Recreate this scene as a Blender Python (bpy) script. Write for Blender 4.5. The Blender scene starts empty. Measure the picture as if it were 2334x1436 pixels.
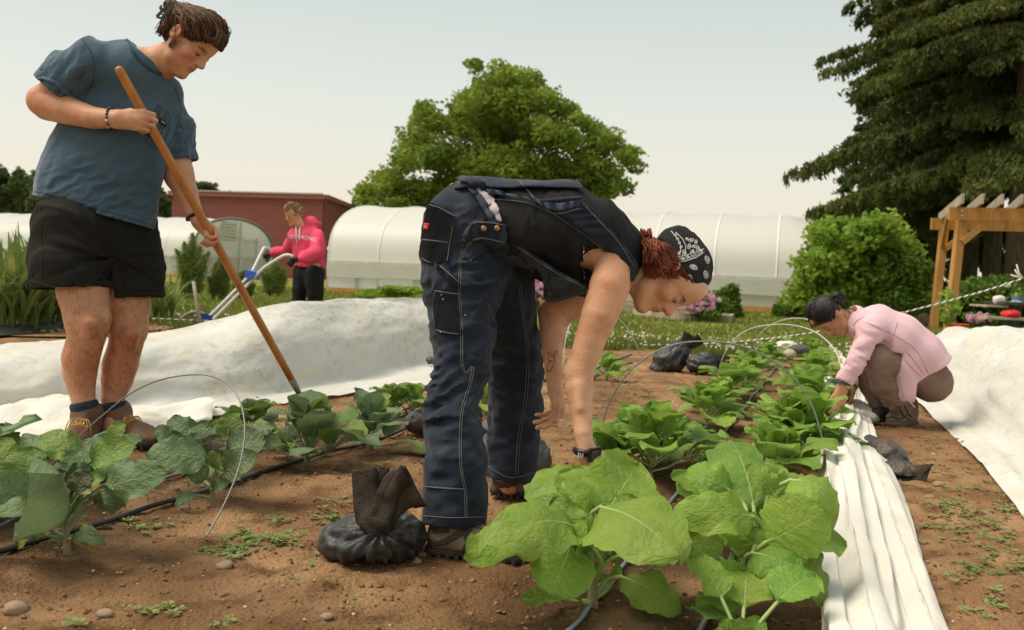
import bpy, math, random
import numpy as np
from mathutils import Vector, Matrix
S = bpy.context.scene
COL = S.collection
rnd = random.Random(7)
F = 2269.0; H = 0.78
# ------------------------------------------------------------------ camera
PIT = math.radians(2.33); ROL = math.radians(2.32)
_d = Vector((0, math.cos(PIT), -math.sin(PIT)))
_r0 = Vector((1, 0, 0)); _u0 = Vector((0, math.sin(PIT), math.cos(PIT)))
_R = _r0*math.cos(ROL) + _u0*math.sin(ROL)
_U = -_r0*math.sin(ROL) + _u0*math.cos(ROL)
cam = bpy.data.cameras.new('camera'); camo = bpy.data.objects.new('camera', cam); COL.objects.link(camo)
camo.matrix_world = Matrix(((_R.x, _U.x, -_d.x, 0), (_R.y, _U.y, -_d.y, 0), (_R.z, _U.z, -_d.z, H), (0, 0, 0, 1)))
cam.sensor_width = 36; cam.lens = 36*F/2334; cam.clip_start = .05; cam.clip_end = 2000
cam.dof.use_dof = True; cam.dof.focus_distance = 3.1; cam.dof.aperture_fstop = 5.6
S.camera = camo
# ------------------------------------------------------------------ light
SUN_EL = math.radians(60); SUN_AZ = math.radians(-95)     # azimuth from +Y towards +X: upper left
world = bpy.data.worlds.new('World'); S.world = world; world.use_nodes = True
wn = world.node_tree.nodes; wl = world.node_tree.links; wn.clear()
out = wn.new('ShaderNodeOutputWorld')
sky = wn.new('ShaderNodeTexSky'); sky.sky_type = 'NISHITA'; sky.sun_disc = False
sky.sun_elevation = SUN_EL; sky.sun_rotation = SUN_AZ; sky.dust_density = 4; sky.air_density = 1.2
bg1 = wn.new('ShaderNodeBackground'); bg1.inputs[1].default_value = .05*.62
wl.new(sky.outputs[0], bg1.inputs[0])
tc = wn.new('ShaderNodeTexCoord'); sep = wn.new('ShaderNodeSeparateXYZ'); wl.new(tc.outputs['Generated'], sep.inputs[0])
ramp = wn.new('ShaderNodeValToRGB'); wl.new(sep.outputs[2], ramp.inputs[0])
cr = ramp.color_ramp
cr.elements[0].position = 0.0; cr.elements[0].color = (.86, .735, .60, 1)
cr.elements[1].position = 1.0; cr.elements[1].color = (.48, .515, .48, 1)
e = cr.elements.new(.07); e.color = (.76, .69, .575, 1)
e = cr.elements.new(.17); e.color = (.64, .65, .565, 1)
e = cr.elements.new(.30); e.color = (.50, .535, .475, 1)
bg2 = wn.new('ShaderNodeBackground'); bg2.inputs[1].default_value = .80
wl.new(ramp.outputs[0], bg2.inputs[0])
add = wn.new('ShaderNodeAddShader'); wl.new(bg1.outputs[0], add.inputs[0]); wl.new(bg2.outputs[0], add.inputs[1])
wl.new(add.outputs[0], out.inputs[0])
sl = bpy.data.lights.new('sun', 'SUN'); sl.energy = 2.7; sl.angle = math.radians(38); sl.color = (1, .90, .74)
so = bpy.data.objects.new('sun', sl); COL.objects.link(so)
_sd = Vector((math.sin(SUN_AZ)*math.cos(SUN_EL), math.cos(SUN_AZ)*math.cos(SUN_EL)*1.0, math.sin(SUN_EL)))
so.rotation_euler = _sd.to_track_quat('Z', 'Y').to_euler()
S.view_settings.view_transform = 'Standard'; S.view_settings.look = 'None'; S.view_settings.exposure = .38; S.view_settings.gamma = 1
S.view_settings.use_curve_mapping = False
S.render.engine = 'CYCLES'
# ------------------------------------------------------------------ pixel helpers (photograph pixels -> real places)
def ray(px, py): return _d + _R*((px-1167)/F) - _U*((py-718)/F)
def at(px, py, Y):
    r = ray(px, py); return Vector((0, 0, H)) + r*(Y/r.y)
def gnd(px, py, z=0.0):
    r = ray(px, py); return Vector((0, 0, H)) + r*((z-H)/r.z)
ROW = ray(1895, 655); ROW.z = 0; ROW.normalize()
ACR = Vector((ROW.y, -ROW.x, 0))
# ------------------------------------------------------------------ noise
def _h(ix, iy, iz, s):
    n = (ix.astype(np.int64)*73856093) ^ (iy.astype(np.int64)*19349663) ^ (iz.astype(np.int64)*83492791) ^ (s*2654435761)
    n = (n ^ (n >> 13)) * 1274126177 & 0x7fffffff
    n = (n ^ (n >> 16)) & 0xffff
    return n/65535.0
def vnoise(P, f=1.0, s=0):
    P = np.asarray(P, dtype=np.float64)*f
    i = np.floor(P).astype(np.int64); t = P-i; t = t*t*(3-2*t)
    r = 0
    for dx in (0, 1):
        wx = t[:, 0] if dx else 1-t[:, 0]
        for dy in (0, 1):
            wy = t[:, 1] if dy else 1-t[:, 1]
            for dz in (0, 1):
                wz = t[:, 2] if dz else 1-t[:, 2]
                r = r + wx*wy*wz*_h(i[:, 0]+dx, i[:, 1]+dy, i[:, 2]+dz, s)
    return r*2-1
def fbm(P, f=1.0, s=0, o=4, g=.5):
    r = 0; a = 1
    for k in range(o): r = r + a*vnoise(P, f*2**k, s+k*17); a *= g
    return r
# ------------------------------------------------------------------ objects
ORG = {}
def org(o): return ORG.get(o.name, Vector((0, 0, 0))) if o else Vector((0, 0, 0))
def mesh(name, V, Fc, mats, smooth=True, uv=None, mi=None, col=None):
    me = bpy.data.meshes.new(name)
    V = np.asarray(V, dtype=np.float32)
    if isinstance(Fc, np.ndarray):
        n = len(Fc); k = Fc.shape[1]
        me.vertices.add(len(V)); me.vertices.foreach_set('co', V.ravel())
        me.loops.add(n*k); me.loops.foreach_set('vertex_index', Fc.astype(np.int32).ravel())
        me.polygons.add(n); me.polygons.foreach_set('loop_start', np.arange(0, n*k, k, dtype=np.int32))
        me.update(calc_edges=True)
    else:
        me.from_pydata([tuple(v) for v in V.tolist()], [], Fc)
    if smooth: me.polygons.foreach_set('use_smooth', np.ones(len(me.polygons), dtype=bool))
    for m in (mats if isinstance(mats, (list, tuple)) else [mats]): me.materials.append(m)
    if mi is not None: me.polygons.foreach_set('material_index', np.asarray(mi, dtype=np.int32))
    if uv is not None:
        l = me.uv_layers.new(name='UVMap'); li = np.empty(len(me.loops), dtype=np.int32); me.loops.foreach_get('vertex_index', li)
        l.data.foreach_set('uv', np.asarray(uv, dtype=np.float32)[li].ravel())
    if col is not None:
        a = me.color_attributes.new('tint', 'FLOAT_COLOR', 'POINT')
        c = np.ones((len(V), 4), dtype=np.float32); c[:, :3] = col; a.data.foreach_set('color', c.ravel())
    me.update(); return me
def link(name, me, parent=None, loc=None):
    o = bpy.data.objects.new(name, me); COL.objects.link(o)
    if parent: o.parent = parent
    if loc is not None: o.location = loc
    return o
def tag(o, label=None, cat=None, group=None, kind=None):
    if label: o['label'] = label
    if cat: o['category'] = cat
    if group: o['group'] = group
    if kind: o['kind'] = kind
    return o
def thing(name, loc, label, cat, group=None):
    o = link(name, None); o.location = loc; o.empty_display_size = .1; ORG[o.name] = Vector(loc); return tag(o, label, cat, group)
def part(name, V, Fc, m, parent=None, **k):
    """world coordinate geometry -> object under parent"""
    V = np.asarray(V, dtype=np.float64)
    if parent is not None: V = V-np.array(org(parent))
    o = link(name, mesh(name, V, Fc, m, **k), parent)
    ORG[o.name] = org(parent); return o
def single(name, V, Fc, m, label, cat, group=None, **k):
    V = np.asarray(V, dtype=np.float64); c = V.mean(0); c[2] = V[:, 2].min()
    o = link(name, mesh(name, V-c, Fc, m, **k)); o.location = c; ORG[o.name] = Vector(c); return tag(o, label, cat, group)
def struct(name, V, Fc, m, **k):
    return tag(link(name, mesh(name, V, Fc, m, **k)), kind='structure')
def stuff(name, V, Fc, m, label, cat=None, parent=None, **k):
    if parent: o = part(name, V, Fc, m, parent, **k); o['kind'] = 'stuff'; return o
    return tag(link(name, mesh(name, V, Fc, m, **k)), label, cat, kind='stuff')
def copy_tree(o, parent=None):
    c = o.copy(); COL.objects.link(c)
    if parent: c.parent = parent
    for ch in list(o.children): copy_tree(ch, c)
    return c
class G:
    """collects geometry (quads/tris as python lists)"""
    def __init__(s): s.V = []; s.F = []; s.M = []
    def add(s, V, Fc, m=0):
        b = len(s.V); s.V += [tuple(v) for v in V]; s.F += [tuple(b+i for i in f) for f in Fc]; s.M += [m]*len(Fc); return s
    def box(s, c, size, R=None, m=0, taper=1.0):
        c = Vector(c); v = []
        for z in (-.5, .5):
            k = taper if z > 0 else 1
            for x, y in ((-.5, -.5), (.5, -.5), (.5, .5), (-.5, .5)):
                p = Vector((x*size[0]*k, y*size[1]*k, z*size[2])); v.append(c+(R@p if R else p))
        return s.add(v, [(3, 2, 1, 0), (4, 5, 6, 7), (0, 1, 5, 4), (1, 2, 6, 5), (2, 3, 7, 6), (3, 0, 4, 7)], m)
    def beam(s, a, b, w, h, up=Vector((0, 0, 1)), m=0):
        a = Vector(a); b = Vector(b); d = (b-a); L = d.length; d.normalize()
        y = up.cross(d)
        if y.length < 1e-4: y = Vector((0, 1, 0)).cross(d)
        y.normalize(); z = d.cross(y)
        return s.box((a+b)/2, (L, w, h), Matrix((d, y, z)).transposed(), m)
    def tube(s, P, r, n=8, m=0, cap=True, flat=1.0):
        P = [Vector(p) for p in P]; N = len(P); b = len(s.V)
        rr = r if isinstance(r, (list, tuple)) else [r]*N
        d = (P[1]-P[0]).normalized(); u = d.orthogonal().normalized()
        for i, p in enumerate(P):
            d = ((P[min(i+1, N-1)]-P[max(i-1, 0)])).normalized()
            u = (u-d*u.dot(d)).normalized(); w = d.cross(u)
            for k in range(n):
                a = 2*math.pi*k/n; s.V.append(tuple(p+u*(math.cos(a)*rr[i])+w*(math.sin(a)*rr[i]*flat)))
        for i in range(N-1):
            for k in range(n):
                s.F.append((b+i*n+k, b+i*n+(k+1) % n, b+(i+1)*n+(k+1) % n, b+(i+1)*n+k)); s.M.append(m)
        if cap:
            s.F.append(tuple(b+k for k in range(n))[::-1]); s.M.append(m)
            s.F.append(tuple(b+(N-1)*n+k for k in range(n))); s.M.append(m)
        return s
    def lathe(s, c, prof, n=16, m=0, ax=Vector((0, 0, 1))):
        c = Vector(c); q = Vector((0, 0, 1)).rotation_difference(ax); b = len(s.V)
        for r, z in prof:
            for k in range(n):
                a = 2*math.pi*k/n; s.V.append(tuple(c+q@Vector((r*math.cos(a), r*math.sin(a), z))))
        for i in range(len(prof)-1):
            for k in range(n):
                s.F.append((b+i*n+k, b+i*n+(k+1) % n, b+(i+1)*n+(k+1) % n, b+(i+1)*n+k)); s.M.append(m)
        return s
    def ball(s, c, r, n=10, m=0, sc=(1, 1, 1)):
        pr = []
        b = len(s.V); K = max(4, n//2+1)
        for i in range(K+1):
            t = math.pi*i/K
            for k in range(n):
                a = 2*math.pi*k/n
                s.V.append((c[0]+r*sc[0]*math.sin(t)*math.cos(a), c[1]+r*sc[1]*math.sin(t)*math.sin(a), c[2]+r*sc[2]*math.cos(t)))
        for i in range(K):
            for k in range(n):
                s.F.append((b+(i+1)*n+k, b+(i+1)*n+(k+1) % n, b+i*n+(k+1) % n, b+i*n+k)); s.M.append(m)
        return s
    def part(s, name, m, parent=None, smooth=False, **k): return part(name, s.V, s.F, m, parent, smooth=smooth, mi=s.M, **k)
    def single(s, name, m, label, cat, group=None, smooth=False, **k): return single(name, s.V, s.F, m, label, cat, group, smooth=smooth, mi=s.M, **k)
def smoothpath(P, n=8):
    """Catmull-Rom through P (tuples of any length)"""
    P = [np.array(p, dtype=float) for p in P]; P = [2*P[0]-P[1]]+P+[2*P[-1]-P[-2]]; o = []
    for i in range(1, len(P)-2):
        a, b, c, d = P[i-1:i+3]
        for k in range(n):
            t = k/n; o.append(.5*((2*b)+(-a+c)*t+(2*a-5*b+4*c-d)*t*t+(-a+3*b-3*c+d)*t**3))
    o.append(P[-2]); return o
# ------------------------------------------------------------------ materials
MATS = {}
def mat(name, c, rough=.8, c2=None, ns=8, bump=0, bs=40, var=.0, sub=0, metal=0, trans=0, tint=False, spec=.3, c3=None, ns2=60, aniso=None, det=4, sheen=0):
    if name in MATS: return MATS[name]
    m = bpy.data.materials.new(name); m.use_nodes = True; MATS[name] = m
    N = m.node_tree.nodes; L = m.node_tree.links; b = N['Principled BSDF']
    b.inputs['Roughness'].default_value = rough; b.inputs['Metallic'].default_value = metal
    b.inputs['Specular IOR Level'].default_value = spec
    if sheen: b.inputs['Sheen Weight'].default_value = sheen; b.inputs['Sheen Roughness'].default_value = .5
    t = N.new('ShaderNodeTexCoord'); vec = t.outputs['Object']
    if aniso:
        mp = N.new('ShaderNodeMapping'); mp.inputs['Scale'].default_value = aniso; L.new(vec, mp.inputs[0]); vec = mp.outputs[0]
    c = (*c, 1); src = None
    if c2 is not None:
        n = N.new('ShaderNodeTexNoise'); n.inputs['Scale'].default_value = ns; n.inputs['Detail'].default_value = det; L.new(vec, n.inputs[0])
        r = N.new('ShaderNodeValToRGB'); L.new(n.outputs['Fac'], r.inputs[0])
        r.color_ramp.elements[0].position = .35; r.color_ramp.elements[0].color = c
        r.color_ramp.elements[1].position = .65; r.color_ramp.elements[1].color = (*c2, 1); src = r.outputs[0]
        if c3 is not None:
            n = N.new('ShaderNodeTexNoise'); n.inputs['Scale'].default_value = ns2; n.inputs['Detail'].default_value = 3; L.new(vec, n.inputs[0])
            r = N.new('ShaderNodeMapRange'); L.new(n.outputs['Fac'], r.inputs[0]); r.inputs[1].default_value = .5; r.inputs[2].default_value = .72
            x = N.new('ShaderNodeMix'); x.data_type = 'RGBA'; L.new(r.outputs[0], x.inputs[0]); L.new(src, x.inputs[6]); x.inputs[7].default_value = (*c3, 1); src = x.outputs[2]
    if tint:
        a = N.new('ShaderNodeVertexColor'); a.layer_name = 'tint'
        x = N.new('ShaderNodeMix'); x.data_type = 'RGBA'; x.blend_type = 'MULTIPLY'; x.inputs[0].default_value = 1
        if src: L.new(src, x.inputs[6])
        else: x.inputs[6].default_value = c
        L.new(a.outputs[0], x.inputs[7]); src = x.outputs[2]
    if var:
        oi = N.new('ShaderNodeObjectInfo'); hv = N.new('ShaderNodeHueSaturation')
        mr = N.new('ShaderNodeMapRange'); L.new(oi.outputs['Random'], mr.inputs[0]); mr.inputs[3].default_value = 1-var; mr.inputs[4].default_value = 1+var
        L.new(mr.outputs[0], hv.inputs['Value'])
        if src: L.new(src, hv.inputs['Color'])
        else: hv.inputs['Color'].default_value = c
        src = hv.outputs[0]
    if src: L.new(src, b.inputs['Base Color'])
    else: b.inputs['Base Color'].default_value = c
    if bump:
        n = N.new('ShaderNodeTexNoise'); n.inputs['Scale'].default_value = bs; n.inputs['Detail'].default_value = 5; L.new(vec, n.inputs[0])
        bp = N.new('ShaderNodeBump'); bp.inputs['Strength'].default_value = 1; bp.inputs['Distance'].default_value = bump; L.new(n.outputs['Fac'], bp.inputs['Height']); L.new(bp.outputs[0], b.inputs['Normal'])
    if sub:
        b.inputs['Subsurface Weight'].default_value = sub; b.inputs['Subsurface Radius'].default_value = (1, .35, .2); b.inputs['Subsurface Scale'].default_value = .012
    if trans:
        o = N['Material Output']; tr = N.new('ShaderNodeBsdfTranslucent'); mx = N.new('ShaderNodeMixShader'); mx.inputs[0].default_value = trans
        if src: L.new(src, tr.inputs[0])
        else: tr.inputs[0].default_value = c
        L.new(b.outputs[0], mx.inputs[1]); L.new(tr.outputs[0], mx.inputs[2]); L.new(mx.outputs[0], o.inputs[0])
    return m
# ------------------------------------------------------------------ SDF bodies
class Sdf:
    def __init__(s, h): s.h = h; s.ops = []
    def cone(s, p, q, r1, r2, k=.02, op=1, ax=None, sc=1.0):
        s.ops.append(('c', np.array(p, float), np.array(q, float), r1, r2, k, op, None if ax is None else np.array(ax, float), sc)); return s
    def ell(s, c, R, rad, k=.02, op=1):
        s.ops.append(('e', np.array(c, float), np.array(R, float), np.array(rad, float), 0, k, op, None, 1)); return s
    def half(s, p, n, k=.004, lo=None, hi=None):
        """cut away the side n points to (optionally only inside the box lo..hi)"""
        s.ops.append(('h', np.array(p, float), np.array(n, float)/np.linalg.norm(n), lo, hi, k, -1, None, 1)); return s
    def fold(s, fn): s.ops.append(('n', fn, 0, 0, 0, 0, 0, None, 1)); return s
    def hem(s, p, n, th=.009, depth=.06, lo=None, hi=None):
        s.ops.append(('m', np.array(p, float), np.array(n, float)/np.linalg.norm(n), lo, hi, th, -1, depth, 1)); return s
    # pixel-space versions
    def c(s, a, b, k=.02, op=1, ax=None, sc=1.0):
        return s.cone(at(*a[:3]), at(*b[:3]), a[3]*a[2]/F, b[3]*b[2]/F, k, op, ax, sc)
    def ch(s, P, k=.02, op=1, ax=None, sc=1.0):
        for i, (a, b) in enumerate(zip(P, P[1:])): s.c(a, b, k if i == 0 else k*.35, op, ax, sc)
        return s
    def bbox(s, o):
        t, p, q, r1, r2, k = o[:6]; e = k+3*s.h
        if t == 'c':
            R = max(r1, r2)*max(1, o[8])+e; return np.minimum(p, q)-R, np.maximum(p, q)+R
        if t == 'e':
            R = np.abs(q) @ r1 + e if q.ndim == 2 else r1.max()+e
            return p-R, p+R
        return None
    def build(s):
        h = s.h
        bb = [s.bbox(o) for o in s.ops if o[6] == 1]
        lo = np.min([b[0] for b in bb], 0)-2*h; hi = np.max([b[1] for b in bb], 0)+2*h
        n = np.ceil((hi-lo)/h).astype(int)+1
        f = np.full(n, .5, dtype=np.float32)
        A = [lo[i]+np.arange(n[i])*h for i in range(3)]
        for o in s.ops:
            t, p, q, r1, r2, k, op, ax, sc = o
            if t == 'n':
                ii = np.argwhere(np.abs(f) < .045); w = p(lo+ii*h); f[tuple(ii.T)] -= w.astype(np.float32); continue
            if t in 'hm':
                i0 = np.zeros(3, int) if r1 is None else np.clip(np.floor((np.array(r1)-lo)/h).astype(int), 0, n)
                i1 = n if r2 is None else np.clip(np.ceil((np.array(r2)-lo)/h).astype(int), 0, n)
            else:
                b = s.bbox(o); i0 = np.clip(np.floor((b[0]-lo)/h).astype(int), 0, n); i1 = np.clip(np.ceil((b[1]-lo)/h).astype(int)+1, 0, n)
            if (i1 <= i0).any(): continue
            sl = tuple(slice(a, b) for a, b in zip(i0, i1))
            X = A[0][sl[0]][:, None, None]; Y = A[1][sl[1]][None, :, None]; Z = A[2][sl[2]][None, None, :]
            if t == 'm':
                g = f[sl]; d = ((X-p[0])*q[0]+(Y-p[1])*q[1]+(Z-p[2])*q[2]); f[sl] = np.maximum(np.maximum(g, d), -np.maximum(g+k, -(d+ax))); continue
            if t == 'h': d = ((X-p[0])*q[0]+(Y-p[1])*q[1]+(Z-p[2])*q[2]); d = -d
            elif t == 'c':
                w = [X-p[0], Y-p[1], Z-p[2]]; v = q-p
                if ax is not None:
                    dt = w[0]*ax[0]+w[1]*ax[1]+w[2]*ax[2]; g = 1/sc-1
                    w = [w[i]+dt*ax[i]*g for i in range(3)]; v = v+ax*float(v@ax)*g
                L2 = float(v@v)+1e-12
                tt = np.clip((w[0]*v[0]+w[1]*v[1]+w[2]*v[2])/L2, 0, 1)
                d = np.sqrt((w[0]-tt*v[0])**2+(w[1]-tt*v[1])**2+(w[2]-tt*v[2])**2)-(r1+(r2-r1)*tt)
            else:
                w = [X-p[0], Y-p[1], Z-p[2]]
                u = [(w[0]*q[0][i]+w[1]*q[1][i]+w[2]*q[2][i]) for i in range(3)]   # columns of q are the axes
                k0 = np.sqrt(sum((u[i]/r1[i])**2 for i in range(3))); k1 = np.sqrt(sum((u[i]/r1[i]**2)**2 for i in range(3)))+1e-9
                d = k0*(k0-1)/k1
            g = f[sl]
            if op == 1:
                hh = np.clip(.5+.5*(d-g)/k, 0, 1); f[sl] = d+(g-d)*hh-k*hh*(1-hh)
            else:
                d = -d if t != 'h' else -d
                hh = np.clip(.5-.5*(d-g)/k, 0, 1); f[sl] = d+(g-d)*hh+k*hh*(1-hh)
        s.f = f; s.lo = lo
        return nets(f, lo, h)
def nets(f, lo, h):
    n = np.array(f.shape); sg = f < 0
    c = np.zeros(n-1, dtype=np.int8)
    for dx in (0, 1):
        for dy in (0, 1):
            for dz in (0, 1): c += sg[dx:n[0]-1+dx, dy:n[1]-1+dy, dz:n[2]-1+dz]
    act = (c > 0) & (c < 8); idx = np.argwhere(act)
    gid = np.full(n-1, -1, dtype=np.int32); gid[act] = np.arange(len(idx), dtype=np.int32)
    P = np.zeros((len(idx), 3)); W = np.zeros(len(idx))
    cs = [(a, b, d) for a in (0, 1) for b in (0, 1) for d in (0, 1)]
    val = {o: f[idx[:, 0]+o[0], idx[:, 1]+o[1], idx[:, 2]+o[2]] for o in cs}
    for o in cs:
        for a in range(3):
            if o[a] == 0:
                o2 = tuple(o[i]+(i == a) for i in range(3)); v0, v1 = val[o], val[o2]
                m = (v0 < 0) != (v1 < 0); t = np.where(m, v0/np.where(m, v0-v1, 1), 0)
                q = np.array(o, float)[None, :].repeat(len(idx), 0); q[:, a] += t
                P += q*m[:, None]; W += m
    V = lo+(idx+P/W[:, None])*h
    Q = []
    for a in range(3):
        b, d = (a+1) % 3, (a+2) % 3
        sl0 = [slice(None)]*3; sl1 = [slice(None)]*3; sl0[a] = slice(0, n[a]-1); sl1[a] = slice(1, n[a])
        s0 = sg[tuple(sl0)]; s1 = sg[tuple(sl1)]
        e = np.argwhere(s0 != s1)
        e = e[(e[:, b] > 0) & (e[:, d] > 0) & (e[:, b] < n[b]-1) & (e[:, d] < n[d]-1)]
        fl = s0[tuple(e.T)]
        def g(db, dd):
            k = e.copy(); k[:, b] -= db; k[:, d] -= dd; return gid[tuple(k.T)]
        q = np.stack([g(1, 1), g(0, 1), g(0, 0), g(1, 0)], 1)
        q[~fl] = q[~fl][:, ::-1]; Q.append(q)
    Q = np.concatenate(Q); Q = Q[(Q >= 0).all(1)]
    return V, Q
def vnormals(V, Q):
    a = np.cross(V[Q[:, 2]]-V[Q[:, 0]], V[Q[:, 3]]-V[Q[:, 1]]) if Q.shape[1] == 4 else np.cross(V[Q[:, 1]]-V[Q[:, 0]], V[Q[:, 2]]-V[Q[:, 0]])
    N = np.zeros_like(V)
    for i in range(Q.shape[1]):
        for j in range(3): N[:, j] += np.bincount(Q[:, i], a[:, j], len(V))
    return N/(np.linalg.norm(N, axis=1)[:, None]+1e-12)
def relax(V, Q, it=2, w=.5):
    E = np.concatenate([Q[:, [0, 1]], Q[:, [1, 2]], Q[:, [2, 3]], Q[:, [3, 0]]]); E = np.concatenate([E, E[:, ::-1]])
    cnt = np.bincount(E[:, 0], minlength=len(V))+1e-9
    for _ in range(it):
        M = np.stack([np.bincount(E[:, 0], V[E[:, 1], j], len(V)) for j in range(3)], 1)/cnt[:, None]
        V = V*(1-w)+M*w
    return V
# ================================================================== SETTING
M_soil = mat('soil', (.195, .104, .050), .95, c2=(.385, .228, .118), ns=2.2, bump=.018, bs=75, c3=(.13, .066, .031), ns2=7, det=9, spec=.1, tint=True)
M_far_soil = M_soil
M_lawn = mat('lawn', (.13, .155, .025), .9, c2=(.24, .245, .05), ns=1.3, bump=.02, bs=30, c3=(.30, .24, .08), ns2=6, spec=.1)
M_grass = mat('grass', (.12, .17, .028), .7, c2=(.25, .26, .06), ns=.9, trans=.3, spec=.2)
M_leafy = mat('oak_leaves', (.15, .225, .035), .7, c2=(.27, .345, .055), ns=.5, trans=.58, spec=.1, c3=(.32, .37, .07), ns2=1.6)
M_bush = mat('bush_leaves', (.085, .16, .022), .6, c2=(.17, .26, .04), ns=1.3, trans=.35, spec=.2)
M_elder = mat('elder_leaves', (.17, .29, .035), .6, c2=(.33, .45, .07), ns=1.3, trans=.5, spec=.2)
M_dark = mat('spruce_needles', (.055, .08, .022), .7, c2=(.12, .15, .036), ns=.7, trans=.3, spec=.15, c3=(.16, .15, .04), ns2=2.2)
M_bark = mat('bark', (.10, .075, .055), .95, c2=(.19, .15, .12), ns=6, bump=.03, bs=9, aniso=(3, 3, .6), spec=.1)
M_fern = mat('fern_green', (.16, .22, .05), .8, c2=(.26, .31, .09), ns=3, trans=.4, spec=.1)
M_strap = mat('strap_leaves', (.12, .20, .04), .55, c2=(.26, .32, .09), ns=2.5, trans=.3, c3=(.45, .38, .13), ns2=5)
M_wood = mat('cedar_wood', (.42, .20, .06), .75, c2=(.55, .29, .10), ns=2, aniso=(14, 14, 1.2), bump=.002, bs=20, spec=.2)
M_greywood = mat('grey_wood', (.33, .28, .22), .85, c2=(.46, .38, .29), ns=4, bump=.003, bs=20, spec=.15)
M_steel = mat('grey_steel', (.30, .31, .31), .4, metal=.7)
M_white_metal = mat('white_pipe', (.72, .72, .68), .45)

# ---- ground: one sheet, fine near the camera
def grade(a, b, fa, fb, fine, big):
    x = [fa]
    while x[-1] < fb: x.append(x[-1]+fine)
    st = fine
    while x[-1] < b: st *= 1.28; x.append(x[-1]+st)
    st = fine; y = [fa]
    while y[-1] > a: st *= 1.28; y.append(y[-1]-st)
    return np.array(sorted(set(y+x)))
gx = grade(-700, 700, -2.4, 3.2, .022, 0); gy = grade(-30, 900, 1.7, 6.4, .022, 0)
GX, GY = np.meshgrid(gx, gy, indexing='ij'); P = np.stack([GX.ravel(), GY.ravel(), np.zeros(GX.size)], 1)
near = np.clip((14-P[:, 1])/6, 0, 1)*np.clip((8-np.abs(P[:, 0]))/3, 0, 1)
_rw = np.array(ROW); _ac = np.array(ACR)
def soilz(P):
    P = np.asarray(P, float); q = P.copy(); q[:, 2] = 0
    z = .014*fbm(q, 2.2, 3, 3)+.010*np.maximum(fbm(q, 9, 5, 3), -.15)+.011*np.abs(vnoise(q, 24, 9))+.005*vnoise(q, 45, 2)
    return z-.012
z = soilz(P)*near; P[:, 2] = z
nx, ny = len(gx), len(gy)
I = np.arange(nx*ny).reshape(nx, ny)
Q = np.stack([I[:-1, :-1].ravel(), I[1:, :-1].ravel(), I[1:, 1:].ravel(), I[:-1, 1:].ravel()], 1)
def polyd(P, pix):
    L_ = [np.array(gnd(x, y))[:2] for x, y in pix]; d = np.full(len(P), 9.)
    for a, b in zip(L_, L_[1:]):
        v = b-a; t = np.clip(((P[:, :2]-a)@v)/(v@v), 0, 1); d = np.minimum(d, np.linalg.norm(P[:, :2]-a-t[:, None]*v, axis=1))
    return d
BEDS = [[(-90, 1282), (250, 1190), (540, 1104), (930, 980)], [(-60, 1212), (250, 1130), (620, 1020), (930, 944)], [(1300, 1436), (1425, 1280), (1560, 1105), (1745, 868)], [(1590, 1436), (1665, 1275), (1765, 1010), (1840, 850)]]
dm = np.zeros(len(P))
for L_, w in zip(BEDS, (.16, .16, .24, .26)):
    m_ = (P[:, 1] < 12); d_ = np.full(len(P), 9.); d_[m_] = polyd(P[m_], L_); dm = np.maximum(dm, np.exp(-(d_/w)**2))
dm = np.clip(dm*(.9+.9*fbm(P, 3.5, 21, 4)), 0, 1)
dp_ = np.clip(fbm(P, 1.6, 33, 4)*1.6-.35, 0, 1)*.55
tint = (1-.58*dm)*(1-.40*dp_); ground = struct('ground', P, Q, M_soil, col=tint[:, None]*np.ones((1, 3)))
def gz(x, y): 
    return float((soilz([[x, y, 0]])*np.clip((14-y)/6, 0, 1)*np.clip((8-abs(x))/3, 0, 1))[0])
def onsoil(px, py, dz=0):
    p = gnd(px, py); p.z = gz(p.x, p.y)+dz; return p

# ---- lawn: sheet beyond the beds
def lawn_edge(x):     # y where the lawn starts
    return 10.9+.35*x*-.3+.25*math.sin(x*1.3)+.15*math.sin(x*4.1+1)
lx = np.concatenate([np.linspace(-600, -20, 12), np.linspace(-18, 24, 130), np.linspace(26, 600, 12)])
rows = [0, .15, .4, 1, 2, 3.5, 5, 8, 12, 18, 26, 40, 70, 150, 400, 850]
V = []; 
for i, x in enumerate(lx):
    for r in rows: V.append((x, lawn_edge(x)+r, .012 if r > 0 else .002))
n = len(rows); Q = [(i*n+j, (i+1)*n+j, (i+1)*n+j+1, i*n+j+1) for i in range(len(lx)-1) for j in range(n-1)]
struct('lawn', V, Q, M_lawn)
# grass blades
N = 90000; rs = np.random.RandomState(4)
u = rs.rand(N); D = 10.7+u**1.6*24; X = (rs.rand(N)*2-1)*(.62*D+.5)
pth = np.array([lawn_edge(x) for x in X]); ok = D > pth-.1
D = D[ok]; X = X[ok]; N = len(D)
patch = vnoise(np.stack([X, D, X*0], 1), .8, 3)*.5+.5
hh = (.035+.05*rs.rand(N))*(.7+patch*.8)*np.where(D < 12.3, 1.3, 1); an = rs.rand(N)*6.28; w = .006+.006*rs.rand(N)+D*.0004
a = np.stack([X-np.cos(an)*w, D-np.sin(an)*w, X*0+.008], 1); b = np.stack([X+np.cos(an)*w, D+np.sin(an)*w, X*0+.008], 1)
c = np.stack([X+(rs.rand(N)-.5)*.05, D+(rs.rand(N)-.5)*.05, hh], 1)
V = np.concatenate([a, b, c]); Q = np.stack([np.arange(N), np.arange(N)+N, np.arange(N)+2*N], 1)
stuff('grass', V, Q, M_grass, 'mown green lawn grass between the beds and the greenhouses', 'grass')
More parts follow.
